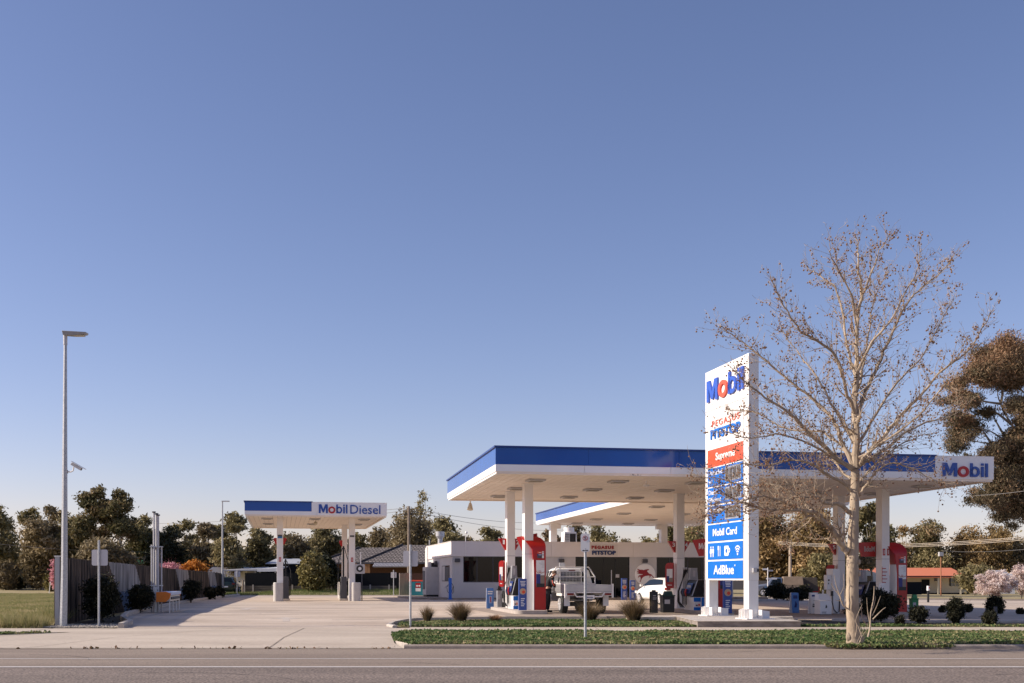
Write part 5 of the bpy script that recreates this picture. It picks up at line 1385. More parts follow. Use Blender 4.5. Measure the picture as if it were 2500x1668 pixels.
def make_ute():
    """pickup with aluminium tray; local +y is forward, origin at the rear end centre on the ground"""
    x, y = 2.02 + .92 * math.cos(A10), 42.95 + .92 * math.sin(A10)
    r = empty("utility_truck", (x, y, gz(x, y)), A10 + R(1.5), "white utility truck with aluminium tray being refuelled, seen from behind", "truck")
    # cab
    def sec(yy, wb, wt, zb, zbelt, ztop, tumble):
        return [(-wb, yy, zb), (-wb, yy, zbelt), (-wt, yy, ztop - .06), (-wt + .12, yy, ztop), (wt - .12, yy, ztop), (wt, yy, ztop - .06), (wb, yy, zbelt), (wb, yy, zb)]
    b = MB()
    S = [sec(2.55, .86, .70, .45, 1.12, 1.74, 0), sec(3.3, .90, .72, .42, 1.12, 1.78, 0), sec(3.75, .90, .70, .42, 1.10, 1.72, 0), sec(4.35, .90, .80, .42, 1.02, 1.10, 0), sec(4.9, .88, .76, .42, .92, 1.00, 0), sec(5.2, .82, .7, .45, .80, .86, 0)]
    loft(b, S, M_carwhite); b.build("cab_body", r, bevel=.02)
    b = MB()
    b.add([(-.58, 2.535, 1.22), (.58, 2.535, 1.22), (.52, 2.535, 1.62), (-.52, 2.535, 1.62)], [(0, 1, 2, 3)], M_wglass)
    b.build("rear_window", r)
    for s in (-1, 1):
        b = MB(); b.add([(s * .89, 2.75, 1.15), (s * .915, 3.7, 1.13), (s * .735, 3.6, 1.66), (s * .735, 2.85, 1.67)], [(0, 1, 2, 3)], M_wglass); b.build("side_window", r)
        b = MB(); b.box(s * .93, s * 1.12, 3.75, 3.85, 1.12, 1.32, M_carwhite); b.build("mirror", r, bevel=.02)
    b = MB(); b.box(-.13, .13, 2.52, 2.54, 1.66, 1.70, M_tail); b.build("high_brake_light", r)
    # tray
    b = MB(); b.box(-.93, .93, .0, 2.42, .80, .86, M_alu); b.box(-.4, -.3, 0, 4.9, .55, .72, M_black); b.box(.3, .4, 0, 4.9, .55, .72, M_black); tr = b.build("tray_floor", r)
    b = MB(); 
    for z0 in (.86, .925, .99, 1.055): b.box(-.90, .90, -.03, .0, z0, z0 + .06, M_alu)
    b.build("tailgate", r)
    for s in (-1, 1):
        b = MB()
        for z0 in (.86, .925, .99, 1.055): b.box(s * .93 - .015, s * .93 + .015, .06, 2.38, z0, z0 + .06, M_alu)
        b.build("drop_side", r)
        b = MB(); b.box(s * .93 - .03, s * .93 + .03, -.05, .05, .62, 1.15, M_white); b.build("corner_post", r)
        b = MB(); b.box(s * .9 - (.30 if s > 0 else 0), s * .9 + (0 if s > 0 else .30), -.05, -.01, .69, .82, M_white); lb = b.build("light_bar", r)
        b = MB(); xx = s * .74; b.box(xx - .13, xx + .13, -.062, -.051, .71, .80, M_tail); b.build("tail_light", lb)
        b = MB(); b.box(s * .88 - .22 * (s > 0), s * .88 + .22 * (s < 0), .35, .40, .30, .70, M_white); b.build("mud_flap", r)
        b = MB(); b.box(s * .62 - .28, s * .62 + .28, .5, 1.5, .68, .80, M_white); b.build("mudguard", r)
    b = MB(); b.box(-.48, .48, -.04, .0, .80, .835, M_white); b.tube([(-.6, -.03, .82), (-.5, -.05, .66), (.5, -.05, .66), (.6, -.03, .82)], .03, M_white, 6); b.build("bumper_bar", r)
    b = MB(); b.box(-.24, .20, -.07, -.055, .58, .72, M_whitegl); pl = b.build("number_plate", r)
    b = MB(); b.box(-.20, .14, -.075, -.0705, .62, .67, M_navy); b.build("plate_mark", pl)
    # headboard rack
    rk = MB(); y0 = 2.44
    for xx in (-.93, .93): rk.tube([(xx, y0, .86), (xx, y0, 1.42), (xx * .72, y0, 1.80)], .028, M_white, 6)
    rk.tube([(-.67, y0, 1.80), (.67, y0, 1.80)], .028, M_white, 6); rk.tube([(-.93, y0, 1.42), (.93, y0, 1.42)], .024, M_white, 6); rk.tube([(-.93, y0, 1.14), (.93, y0, 1.14)], .024, M_white, 6)
    for xx in (-.52, .36, .0): rk.tube([(xx, y0, 1.1 if xx else 1.8), (xx, y0, 1.8)], .022, M_white, 6)
    rk.tube([(.40, y0, 1.78), (.62, y0, 1.15)], .02, M_white, 6)
    rk.tube([(-.93, y0, 1.42), (-.93, 1.7, 1.14), (-.93, .1, 1.14)], .02, M_white, 6)
    rk.box(-.93, .93, y0 - .02, y0 + .02, .86, 1.14, M_alu); rko = rk.build("headboard", r)
    rk = MB()
    for i in range(15): rk.box(-.5 + i * .06, -.492 + i * .06, y0 - .02, y0 - .012, 1.14, 1.66, M_white)
    for i in range(8): rk.box(-.5, .36, y0 - .021, y0 - .013, 1.18 + i * .06, 1.188 + i * .06, M_white)
    rk.build("mesh_grille", rko)
    b = MB(); b.cyl((-.75, 1.6, .86), (-.75, 2.2, .86 + .3), .12, M_white, 10); b.box(-.5, .1, 1.2, 2.2, .87, 1.12, M_alu); b.build("toolbox", r)
    b = MB(); b.cyl((-.25, 3.2, 1.78), (-.25, 3.2, 1.93), .05, M_steel, 8); b.box(-.36, -.14, 3.14, 3.24, 1.83, 2.0, M_steel); b.build("beacon", r)
    for s in (-1, 1): wheel(r, s * .76, 1.0, .36, .25, s); wheel(r, s * .78, 4.35, .36, .24, s)
    b = MB(); b.box(-.6, .6, .9, 1.1, .28, .45, M_black); b.cyl((-.05, -.05, .56), (-.05, -.12, .45), .03, M_black, 8); b.build("axle", r)
make_ute()

def hatch(name, loc, rz, lab, cat, body, L_=4.1, Wd=.88, hgt=1.5, group=None, suv=False):
    """small car; local +y forward, origin under the centre"""
    r = empty(name, loc, rz, lab, cat, group)
    h = L_ / 2
    def sec(yy, w0, w1, zb, zw, zr, wr):
        return [(-w0 * .92, yy, zb), (-w0, yy, zb + .2), (-w0, yy, zw - .12), (-w1, yy, zw), (-wr, yy, zr - .05), (-wr + .14, yy, zr), (wr - .14, yy, zr), (wr, yy, zr - .05), (w1, yy, zw), (w0, yy, zw - .12), (w0, yy, zb + .2), (w0 * .92, yy, zb)]
    W = Wd; b = MB()
    S = [sec(-h, W * .86, W * .80, .38, .80, .88, W * .70), sec(-h + .12, W * .94, W * .9, .24, .98, 1.06, W * .74), sec(-h + .35, W, W * .92, .2, 1.0, hgt - .16, W * .68), sec(-h + .75, W, W * .92, .2, .99, hgt - .03, W * .70),
         sec(-.1, W, W * .92, .2, .96, hgt, W * .72), sec(.45, W, W * .92, .2, .94, hgt - .05, W * .70), sec(1.15, W, W * .9, .2, .92, .99, W * .80), sec(h - .3, W * .95, W * .86, .22, .78, .84, W * .7), sec(h, W * .75, W * .7, .3, .6, .66, W * .6)]
    loft(b, S, body); bo = b.build("body", r); bo.modifiers.new("sub", 'SUBSURF').levels = 1; bo.modifiers["sub"].render_levels = 1
    for s in (-1, 1):
        b = MB(); pts = [(-h + .62, 1.08), (-h + .85, hgt - .13), (-.1, hgt - .09), (.36, hgt - .15), (.98, 1.02)]
        def xs_(z): return s * (W * .915 - (W * .215) * min(1, max(0, (z - .96) / (hgt - 1.0))) + .012)
        b.add([(xs_(z), y_, z) for y_, z in pts], [(0, 1, 2, 3, 4)], M_wglass); b.build("side_window", r)
        b = MB(); b.box(s * (W + .02), s * (W + .16), .72, .82, .98, 1.10, body); b.build("mirror", r)
        b = MB(); b.box(s * W * .70, s * W * .97, -h + .02, -h + .25, .80, .93, M_tail); b.build("tail_light", r, bevel=.01)
        b = MB(); b.box(s * W * .60, s * W * .92, h - .34, h - .10, .60, .74, M_head); b.build("headlight", r, bevel=.01)
        for yy in (-h + .78, h - .82): wheel(r, s * (W - .09), yy, .32, .2, s)
    b = MB(); b.add([(-W * .68, -h + .12, 1.06), (W * .68, -h + .12, 1.06), (W * .58, -h + .39, hgt - .12), (-W * .58, -h + .39, hgt - .12)], [(0, 1, 2, 3)], M_wglass); b.build("rear_window", r)
    b = MB(); b.box(-.26, .26, -h - .02, -h + .0, .56, .67, M_whitegl); b.build("number_plate", r)
    b = MB(); b.box(-W - .01, -W + .01, -.9, -.2, .40, .42, M_dkgrey); b.build("door_trim", r)
    return r
xc = GX(1622, 61.8)
hatch("hatchback_car", (xc, 62.0, gz(xc, 62)), A10 + R(9), "white hatchback parked before the shop's winged horse roundel", "car", M_carwhite, 4.1, .90, 1.48)
# distant vehicles
M_mudblue = mat("muddy_blue", (.03, .10, .22), .35, col2=(.20, .15, .11), scale=1.6)
M_canvas = mat("tan_canvas", (.22, .165, .12), .9, var=.12, scale=3)
Yd = 98.5; xd = GX(1905, Yd)
r = empty("four_wheel_drive", (xd, Yd, gz(xd, Yd)), R(82), "muddy blue off road truck with brown canvas canopy on the side street", "truck")
b = MB()
def bsec(yy, w, zb, zw, zr, wr): return [(-w, yy, zb), (-w, yy, zw), (-wr, yy, zr), (wr, yy, zr), (w, yy, zw), (w, yy, zb)]
loft(b, [bsec(-.1, .85, .5, 1.05, 1.65, .68), bsec(.7, .85, .5, 1.05, 1.68, .68), bsec(1.1, .86, .5, 1.0, 1.15, .75), bsec(1.9, .82, .5, .95, 1.03, .7), bsec(2.1, .8, .55, .8, .85, .7)], M_mudblue); b.build("cab_body", r, bevel=.03)
b = MB(); b.box(-.86, .86, -1.9, -.12, .62, 1.0, mat("muddy_tray", (.20, .155, .12), .85, var=.2)); b.build("tray", r)
b = MB(); b.box(-.86, .86, -1.9, -.12, 1.0, 1.75, M_canvas, taper=(.8, .92)); b.build("canvas_canopy", r, bevel=.04)
for s in (-1, 1):
    b = MB(); b.add([(s * .862, 0, 1.1), (s * .862, .95, 1.1), (s * .72, .65, 1.58), (s * .72, .05, 1.58)], [(0, 1, 2, 3)], M_wglass); b.build("side_window", r)
    wheel(r, s * .75, 1.5, .38, .24, s); wheel(r, s * .75, -1.2, .38, .24, s)
b = MB(); b.box(-.8, .8, 2.1, 2.3, .45, .7, M_steel); b.build("bull_bar", r)
xd = GX(1966, 99.5)
r = empty("parked_trailer", (xd, 99.5, gz(xd, 99.5)), R(85), "dark covered trailer behind the muddy blue truck", "trailer")
b = MB(); b.box(-.8, .8, -1, 1, .5, 1.7, mat("dark_canvas", (.07, .055, .045), .9, var=.2), taper=(.85, .9)); b.build("cover", r, bevel=.05)
b = MB(); b.box(-.8, .8, -1.02, 1.02, .4, .5, M_dkred); b.box(-.7, -.5, -1.1, -1.03, .5, .9, M_dkred); b.build("chassis", r)
for s in (-1, 1): wheel(r, s * .72, 0, .34, .2, s)
Yd = 101; xd = GX(556, Yd)
hatch("parked_car", (xd, Yd, gz(xd, Yd)), R(8), "dark green car parked beyond the far end of the paling fence", "car", mat("car_darkgreen", (.015, .03, .028), .25), 4.4, .85, 1.5)
Yd = 108; xd = GX(566, Yd)
r = empty("caravan", (xd, Yd, gz(xd, Yd)), R(80), "white caravan partly hidden behind the dark green car", "caravan")
b = MB(); prof = [(-2.0, .5), (-2.1, 1.0), (-1.9, 2.2), (-1.6, 2.35), (1.5, 2.35), (1.9, 2.1), (2.1, 1.2), (2.0, .5)]
b.prism([(a_, z_) for a_, z_ in prof], -1.0, 1.0, M_carwhite, 'x'); b.build("body", r, bevel=.03)
b = MB(); b.box(.99, 1.01, -.9, .2, 1.3, 1.8, M_wglass); b.box(.99, 1.01, .8, 1.5, 1.3, 1.8, M_wglass); b.build("window", r)
wheel(r, .85, 0, .33, .2, 1); wheel(r, -.85, 0, .33, .2, -1)

# ================================================================== BACKGROUND BUILDINGS AND FENCES
M_tile = mat("roof_tiles", (.20, .175, .17), .8, var=.15, scale=3)
M_tile2 = mat("dark_ridge_tile", (.06, .05, .05), .9)  # dark tone of the ridge caps
M_brick = mat("brown_brick", (.13, .065, .035), .9, var=.25, scale=12)
M_darkcol = mat("dark_steel_sheet", (.005, .006, .008), .7, spec=.25)
def hip_roof(b, x0, x1, y0, y1, ze, zr, m, rx0, rx1):
    ym = (y0 + y1) / 2
    b.add([(x0, y0, ze), (x1, y0, ze), (x1, y1, ze), (x0, y1, ze), (rx0, ym, zr), (rx1, ym, zr)], [(0, 1, 5, 4), (1, 2, 5), (2, 3, 4, 5), (3, 0, 4), (3, 2, 1, 0)], m)
def tile_mat():
    m = bpy.data.materials.new("concrete_roof_tiles"); m.use_nodes = True; nt = m.node_tree; b = nt.nodes["Principled BSDF"]; L = nt.links.new
    tc = nt.nodes.new("ShaderNodeTexCoord")
    br = nt.nodes.new("ShaderNodeTexBrick"); br.inputs['Scale'].default_value = 1; br.inputs['Brick Width'].default_value = .33; br.inputs['Row Height'].default_value = .24; br.inputs['Mortar Size'].default_value = .05
    br.inputs['Color1'].default_value = (.17, .145, .135, 1); br.inputs['Color2'].default_value = (.25, .215, .20, 1); br.inputs['Mortar'].default_value = (.045, .038, .035, 1); br.inputs['Bias'].default_value = .1
    mp = nt.nodes.new("ShaderNodeMapping"); mp.inputs['Rotation'].default_value = (R(90), 0, 0); mp.inputs['Scale'].default_value = (1, 1, 1)
    L(tc.outputs['Object'], mp.inputs[0]); sp = nt.nodes.new("ShaderNodeSeparateXYZ"); cb = nt.nodes.new("ShaderNodeCombineXYZ"); L(tc.outputs['Object'], sp.inputs[0]); L(sp.outputs[0], cb.inputs[0]); 
    ad = nt.nodes.new("ShaderNodeMath"); ad.operation = 'MULTIPLY'; ad.inputs[1].default_value = 1.55; L(sp.outputs[2], ad.inputs[0]); L(ad.outputs[0], cb.inputs[1]); L(cb.outputs[0], br.inputs[0])
    L(br.outputs[0], b.inputs['Base Color']); b.inputs['Roughness'].default_value = .8
    return m
M_rt = tile_mat()
Yh = 106.0
hx0, hx1 = GX(778, Yh), GX(1066, Yh); gh = gz((hx0 + hx1) / 2, Yh)
house = empty("brick_house", (0, Yh, 0), 0, "brown brick house with grey tiled hip roof behind the dark fence", "house")
ze = ZAT(1374, Yh); zr = ZAT(1337, Yh + 4)
b = MB(); b.box(hx0 + 1.0, GX(890, Yh), .6, 8, .2, ze, M_brick); b.box(GX(890, Yh), hx1 + 4, .2, 8, .2, ze - .02, M_brick); b.build("wall", house)
b = MB(); hip_roof(b, hx0 - .2, hx1 + 5, -.1, 9, ze, zr, M_rt, hx0 + 3.2, hx1 + 1); b.build("roof", house, smooth=False)
b = MB(); hip_roof(b, GX(884, Yh), hx1 + 8, -1.9, 7.4, ze - .02, ZAT(1332, Yh + 3) + .05, M_rt, GX(984, Yh + 3), hx1 + 3); b.build("porch_roof", house, smooth=False)
b = MB(); b.box(hx0 - .2, hx1 + 5, -.16, -.1, ze - .12, ze + .02, M_dkgrey); b.box(GX(884, Yh), hx1 + 8, -1.96, -1.9, ze - .14, ze, M_dkgrey); b.build("gutter", house)
b = MB(); b.tube([(GX(884, Yh), -1.9, ze + .03), (GX(984, Yh + 3), 2.75, ZAT(1332, Yh + 3) + .10)], .09, M_tile2, 6); b.tube([(hx0 - .2, -.1, ze + .03), (hx0 + 3.2, 4.4, zr + .05)], .09, M_tile2, 6); b.build("ridge_cap", house)
for px in (838, 868, 893, 900): x = GX(px, Yh - 1.5); b = MB(); b.box(x - .12, x + .12, -1.6, -1.36, .3, ze - .1, mat("porch_post", (.42, .23, .12), .8)); b.build("porch_post", house)
b = MB(); x = GX(876, Yh); b.box(x - .3, x + .9, .5, .62, 1.2, 2.3, M_glass); b.build("window", house)
b = MB(); b.box(GX(912, Yh - 3), GX(1000, Yh - 3), -3.4, -1.9, ZAT(1385, Yh - 3), ZAT(1385, Yh - 3) + .04, M_grey)
for i in range(26): x = GX(912, Yh - 3) + i * .13; b.cyl((x, -3.42, ZAT(1385, Yh - 3) + .05), (x, -1.9, ZAT(1376, Yh - 3) + .05), .05, mat("corrugated_zinc", (.42, .41, .43), .5), 6)
b.build("awning", house)
b = MB(); b.cyl((GX(1043, Yh), 3, zr - .5), (GX(1043, Yh), 3, zr + .7), .06, M_grey, 8); b.build("flue", house)
# shed left of the bush
Ys = 112.0; x0, x1 = GX(651, Ys), GX(742, Ys)
r = empty("garden_shed", (x0, Ys, 0), 0, "dark shed with pale sloping metal roof left of the tall bush", "shed")
b = MB(); b.box(0, x1 - x0, 0, 5, .2, ZAT(1376, Ys), M_darkcol); b.build("wall", r)
b = MB(); b.add([(-.1, -.2, ZAT(1376, Ys)), (x1 - x0 + 1, -.2, ZAT(1376, Ys)), (x1 - x0 + 1, 4, ZAT(1366, Ys) + .15), (.1, 4, ZAT(1366, Ys) + .15), (-.1, -.2, ZAT(1376, Ys) - .06), (x1 - x0 + 1, -.2, ZAT(1376, Ys) - .06), (x1 - x0 + 1, 4, ZAT(1366, Ys) + .09), (.1, 4, ZAT(1366, Ys) + .09)], [(0, 1, 2, 3), (7, 6, 5, 4), (0, 4, 5, 1), (1, 5, 6, 2), (2, 6, 7, 3), (3, 7, 4, 0)], mat("zinc_roof", (.42, .44, .48), .5)); b.build("roof", r, smooth=False)
# carport roofs
Ys = 104.0
for a, c, py0, py1, lab in ((543, 628, 1391, 1394.5, "long thin flat carport roof right of the distant lamp"), (628, 676, 1388.5, 1396, "pale sagging carport roof left of the truck canopy's left post")):
    x0, x1 = GX(a, Ys), GX(c, Ys); b = MB(); z0, z1 = ZAT(py1, Ys), ZAT(py0, Ys)
    b.add([(x0, Ys, z0), (x1, Ys, z0 + .02), (x1, Ys + 5, z1 + .2), (x0, Ys + 5, z1 + .05), (x0, Ys, z1 - .02), (x1, Ys, z1 + .06), (x1, Ys + 5, z1 + .3), (x0, Ys + 5, z1 + .15)], [(3, 2, 1, 0), (4, 5, 6, 7), (0, 1, 5, 4), (1, 2, 6, 5), (2, 3, 7, 6), (3, 0, 4, 7)], M_whitegl if a > 600 else M_grey)
    for xx in (x0 + .2, x1 - .2): b.box(xx - .04, xx + .04, Ys + .2, Ys + .28, .1, z0, M_grey)
    tag(b.build("carport", smooth=False), lab, "carport")
# dark sheet fence and sleeper wall
Yr = 97.6
x0, x1 = GX(596, Yr), GX(1010, Yr)
b = MB(); n = int((x1 - x0) / .25)
for i in range(n):
    xx = x0 + i * .25; b.box(xx, xx + .2, Yr + .3, Yr + .33, .45, ZAT(1399, Yr), M_darkcol); b.box(xx + .2, xx + .25, Yr + .31, Yr + .35, .45, ZAT(1399, Yr), M_darkcol)
o = b.build("sheet_fence", smooth=False); tag(o, "long black sheet metal fence behind the truck canopy", "fence")
r = empty("sleeper_wall", (0, Yr, 0), 0, "low timber sleeper retaining wall with pale posts below the black fence", "retaining wall")
b = MB()
M_sleeper = mat("timber_sleepers", (.11, .095, .08), .9, var=.3, scale=2, stretch=(.5, 1, 5))
for k in range(3): b.box(x0, x1 - 1.5, 0, .08, .33 + k * .17, .485 + k * .17, M_sleeper)
b.build("sleepers", r)
for px in (597, 618, 666, 714, 757, 809.5, 856, 904, 950): xx = GX(px, Yr); b = MB(); b.box(xx - .06, xx + .06, -.06, -.002, .2, .92, mat("concrete_post", (.42, .38, .34), .85)); b.build("post", r)
b = MB(); xx = GX(592, 97); b.tube([(xx, 97, .2), (xx + .05, 97, 1.3)], .09, M_timber, 6); tag(b.build("stump_post"), "leaning old timber post at the left end of the sleeper wall", "post")
# far left: dark fence, small green shed roof, star picket
Yl = 118.0
b = MB(); 
for i in range(70): xx = GX(-15, Yl) + i * .2; b.box(xx, xx + .17, Yl, Yl + .04, .2, ZAT(1409, Yl), M_darkcol)
tag(b.build("sheet_fence", smooth=False), "dark fence across the far edge of the left lawn", "fence")
xg_ = GX(38, 124)
b = MB(); b.prism([(xg_ - 1.0, .3), (xg_ + 1.3, .3), (xg_ + 1.3, 2.6), (xg_ + .15, ZAT(1371, 124)), (xg_ - 1.0, 2.6)], 124, 127, mat("dark_green_wall", (.015, .03, .025), .7), 'y'); b.box(xg_ - 3, xg_ - 1, 124, 126, .3, 2, M_darkcol); tag(b.build("green_shed", smooth=False), "small dark green gabled shed beyond the left lawn", "shed")
b = MB(); p = G(120, 1449); b.tube([p, p + Vector((.12, 0, 1.0))], .03, M_white, 6); tag(b.build("picket"), "leaning white marker stake on the far lawn", "stake")
b = MB(); xx = GX(92, 117); b.tube([(xx - .7, 117.5, ZAT(1399.5, 117)), (xx + .1 * 7, 117.5, ZAT(1408, 117))], .05, M_white, 6); b.box(xx + .55, xx + .7, 117.45, 117.55, .5, ZAT(1408, 117), M_darkcol); tag(b.build("rail_stay"), "slanting white stay bar above the dark fence", "bar")
Yg2 = 70; 
r = empty("green_roof_house", (GX(262, 112), 112, 0), R(-8), "house with green metal roof just showing over the paling fence", "house")
b = MB(); b.box(-1.0, 7, 0, 6, .0, 2.9, M_brick); b.build("wall", r)
b = MB(); hip_roof(b, -2.0, 8.2, -.6, 6.6, 2.9, ZAT(1361, 115), mat("green_metal_roof", (.03, .14, .085), .45), .0, 2.4); b.build("roof", r, smooth=False)
# red roofed house on the right
Yq = 138.0; gq = gz(50, Yq)
def RX(px): return GX(px, Yq)
rh = empty("weatherboard_house", (0, Yq, 0), 0, "cream weatherboard house with orange red metal roof and veranda", "house")
zg = ZAT(1450.5, Yq); zE = ZAT(1405, Yq); M_cream = mat("cream_weatherboard", (.62, .57, .42), .8)
b = MB(); x0, x1 = RX(2150), RX(2362)
nb = 11
for k in range(nb): b.box(x0, x1, 0, 7, zg + (zE - zg) * k / nb, zg + (zE - zg) * (k + .94) / nb, M_cream)
b.box(x0 + .02, x1 - .02, .02, 7, zg - .6, zE, M_cream)
b.build("wall", rh, smooth=False)
M_terra = mat("terracotta_metal_roof", (.66, .21, .095), .5, var=.06)
zR = ZAT(1386.5, Yq + 3)
b = MB(); xl, xr_ = RX(2106), RX(2345)
b.add([(xl + 1.5, -1.9, zE - .05), (xr_, -1.9, zE - .05), (xr_, 3.0, zR), (xl - .0, 3.0, zR), (xr_, 8, zE), (xl + 1, 8, zE)], [(0, 1, 2, 3), (3, 2, 4, 5), (1, 4, 2), (0, 3, 5)], M_terra); b.build("roof", rh, smooth=False)
b = MB(); b.box(xl + 1.5, xr_, -1.95, -1.85, zE - .22, zE - .06, mat("dark_fascia", (.10, .02, .018), .6)); b.box(xl + 1.5, xr_, -2.0, -1.96, zE - .30, zE - .225, M_terra); b.build("gutter", rh)
for px in (2277, 2331): x = RX(px) ; b = MB(); b.box(x - .09, x + .09, -1.9, -1.72, zg, zE - .2, mat("veranda_post", (.50, .46, .36), .7)); b.build("veranda_post", rh)
b = MB(); b.box(RX(2250), RX(2269), -.06, -.01, zg, zE - .5, M_darkcol); b.build("door", rh)
for a, c, d, e in ((2281, 2292, 1408, 1419), (2318, 2330, 1408, 1431), (2334, 2348, 1410, 1431)):
    b = MB(); b.box(RX(a), RX(c), -.06, -.01, ZAT(e, Yq), ZAT(d, Yq), M_glass); b.build("window", rh)
b = MB(); b.box(RX(2150), RX(2363), -.5, -.02, zg - .3, zg + .14, M_darkcol); b.build("base_skirt", rh)
# neighbouring white gable
b = MB(); Yw = 120; gX = lambda px: GX(px, Yw)
b.prism([(gX(2095), ZAT(1452, Yw)), (gX(2150), ZAT(1452, Yw)), (gX(2148), ZAT(1412, Yw)), (gX(2137), ZAT(1398, Yw)), (gX(2118), ZAT(1392, Yw)), (gX(2095), ZAT(1402, Yw))], Yw, Yw + 5, M_whitegl, 'y')
wg = b.build("white_gable_house", smooth=False); tag(wg, "white gabled building just right of the bare tree trunk", "house")
b = MB(); b.box(gX(2117), gX(2129), Yw - .03, Yw - .005, ZAT(1422, Yw), ZAT(1406, Yw), M_glass); b.build("window", wg)
b = MB(); b.box(GX(2134, 117), GX(2250, 117), 117, 117.05, ZAT(1452, 117), ZAT(1421, 117), M_darkcol); tag(b.build("sheet_fence", smooth=False), "dark fence panel in front of the cream house", "fence")
b = MB(); b.box(GX(2418, 132), GX(2478, 132), 132, 136, ZAT(1450, 132), ZAT(1407, 132), M_whitegl); b.add([(GX(2416, 132), 131.8, ZAT(1407, 132)), (GX(2480, 132), 131.8, ZAT(1407, 132)), (GX(2480, 132), 136, ZAT(1392, 133)), (GX(2416, 132), 136, ZAT(1392, 133))], [(0, 1, 2, 3)], mat("zinc_roof", (.42, .44, .48), .5)); tag(b.build("white_shed", smooth=False), "white shed behind the pale blossom tree", "shed")
b = MB(); b.box(GX(1780, 112), GX(1880, 112), 112, 112.06, ZAT(1440, 112), ZAT(1418, 112), mat("grey_sheet", (.16, .15, .15), .7)); tag(b.build("sheet_fence", smooth=False), "grey sheet fence behind the muddy blue truck", "fence")
# street name signs on the side street
Yn = 93; xn = GX(1874.5, Yn)
r = empty("street_name_sign", (xn, Yn, gz(xn, Yn)), 0, "white post with two pairs of street name blades right of the price sign", "street sign")
b = MB(); b.cyl((0, 0, 0), (0, 0, ZAT(1386, Yn) - gz(xn, Yn)), .04, M_white, 8); b.build("post", r)
zn = lambda py: ZAT(py, Yn) - gz(xn, Yn)
b = MB(); b.box(-.42, -.04, -.02, .02, zn(1392), zn(1388), M_txt); b.build("blade", r)
b = MB(); b.box(.04, .45, .05, .09, zn(1395), zn(1391.5), M_grey); b.build("blade", r)
b = MB(); b.box(-.12, .75, -.02, .02, zn(1415), zn(1411), M_txt); b.build("blade", r)
# marker bollard, far post
p = G(2266, 1471); r = empty("marker_bollard", p, 0, "black marker bollard with white cap right of the green bin", "bollard")
b = MB(); b.cyl((0, 0, 0), (0, 0, .8), .075, M_black, 12); b.build("post", r)
b = MB(); b.cyl((0, 0, .8), (0, 0, 1.12), .10, M_whitegl, 12); b.box(.02, .07, -.11, -.09, .95, 1.05, M_dkred); b.build("cap", r)
b = MB(); x = GX(2430.5, 36.2); b.box(x - .04, x + .04, 36.15, 36.25, -.1, .52, M_dkgrey); tag(b.build("garden_post"), "short dark square post among the rightmost dark shrubs", "post")
# utility poles and wires
def pole(px, Y, top, lab, col, rad=.13, cross=True):
    x = GX(px, Y); g = gz(x, Y); r = empty("utility_pole", (x, Y, g), 0, lab, "utility pole"); h = ZAT(top, Y) - g
    b = MB(); b.tube([(0, 0, -.2), (0, 0, h)], [rad * 1.2, rad * .8], col, 8); b.build("pole", r)
    if cross: b = MB(); b.box(-.4, .4, -.06, .06, h - .75, h - .65, M_dkbark); b.build("crossarm", r)
    return (x, Y, g + h)
M_pole = mat("pole_timber", (.24, .19, .15), .9, var=.2)
pole(998, 100, 1236, "brown timber utility pole rising beside the front traffic sign post", M_pole)
pole(2297, 122, 1350, "short rusty pole with grey box above the cream house roof", mat("rust_pole", (.40, .17, .09), .8), .06, False)
b = MB(); b.box(GX(2292, 121.9), GX(2302, 121.9), 121.7, 122.1, ZAT(1358, 122), ZAT(1348, 122), M_grey); tag(b.build("pole_box"), "grey box on the short rusty pole", "box")
pole(1929, 100, 1330, "pale timber pole standing in front of the golden trees", mat("pale_pole", (.45, .36, .27), .85), .14, False)
M_wire = mat("wire", (.25, .24, .23), .6)
def wire(name, a, c, sag, lab, r_=.018, m=None):
    a = Vector(a); c = Vector(c); pts = []
    for i in range(25):
        t = i / 24; q = a.lerp(c, t); q.z -= sag * 4 * t * (1 - t); pts.append(q)
    b = MB(); b.tube(pts, r_, m or M_wire, 4, cap=False); tag(b.build(name), lab, "wire", "overhead wires")
wire("overhead_wire", AT(998, 1240, 100), AT(-60, 1268, 150), 1.0, "upper overhead wire running left from the timber pole")
wire("overhead_wire", AT(998, 1246, 100), AT(-60, 1280, 150), 1.4, "second overhead wire running left from the timber pole")
wire("overhead_wire", AT(998, 1240, 100), AT(1420, 1268, 170), .9, "overhead wire between the timber pole and the rear canopy")
wire("overhead_wire", AT(1000, 1246, 100), AT(1420, 1290, 170), .9, "lower overhead wire crossing the sky left of the pump columns")
wire("overhead_wire", AT(-60, 1322, 100), AT(560, 1340, 120), .6, "low overhead wire in front of the left trees")
M_wirel = mat("bright_wire", (.62, .55, .45), .6)
for k, (a, c) in enumerate(((1322, 1303), (1325, 1307), (1328, 1311))):
    wire("overhead_wire", AT(1900, a, 92), AT(2620, c - 4, 60), .45, "%s sunlit overhead wire in front of the right hand trees" % ("top", "middle", "bottom")[k], .012, M_wirel)
wire("overhead_wire", AT(2300, 1345, 122), AT(2620, 1328, 80), .3, "lone thin wire below the three sunlit wires on the right", .012)
wire("overhead_wire", AT(2380, 1210, 60), AT(2620, 1178, 48), .1, "wire passing the large red tinged gum tree", .010)

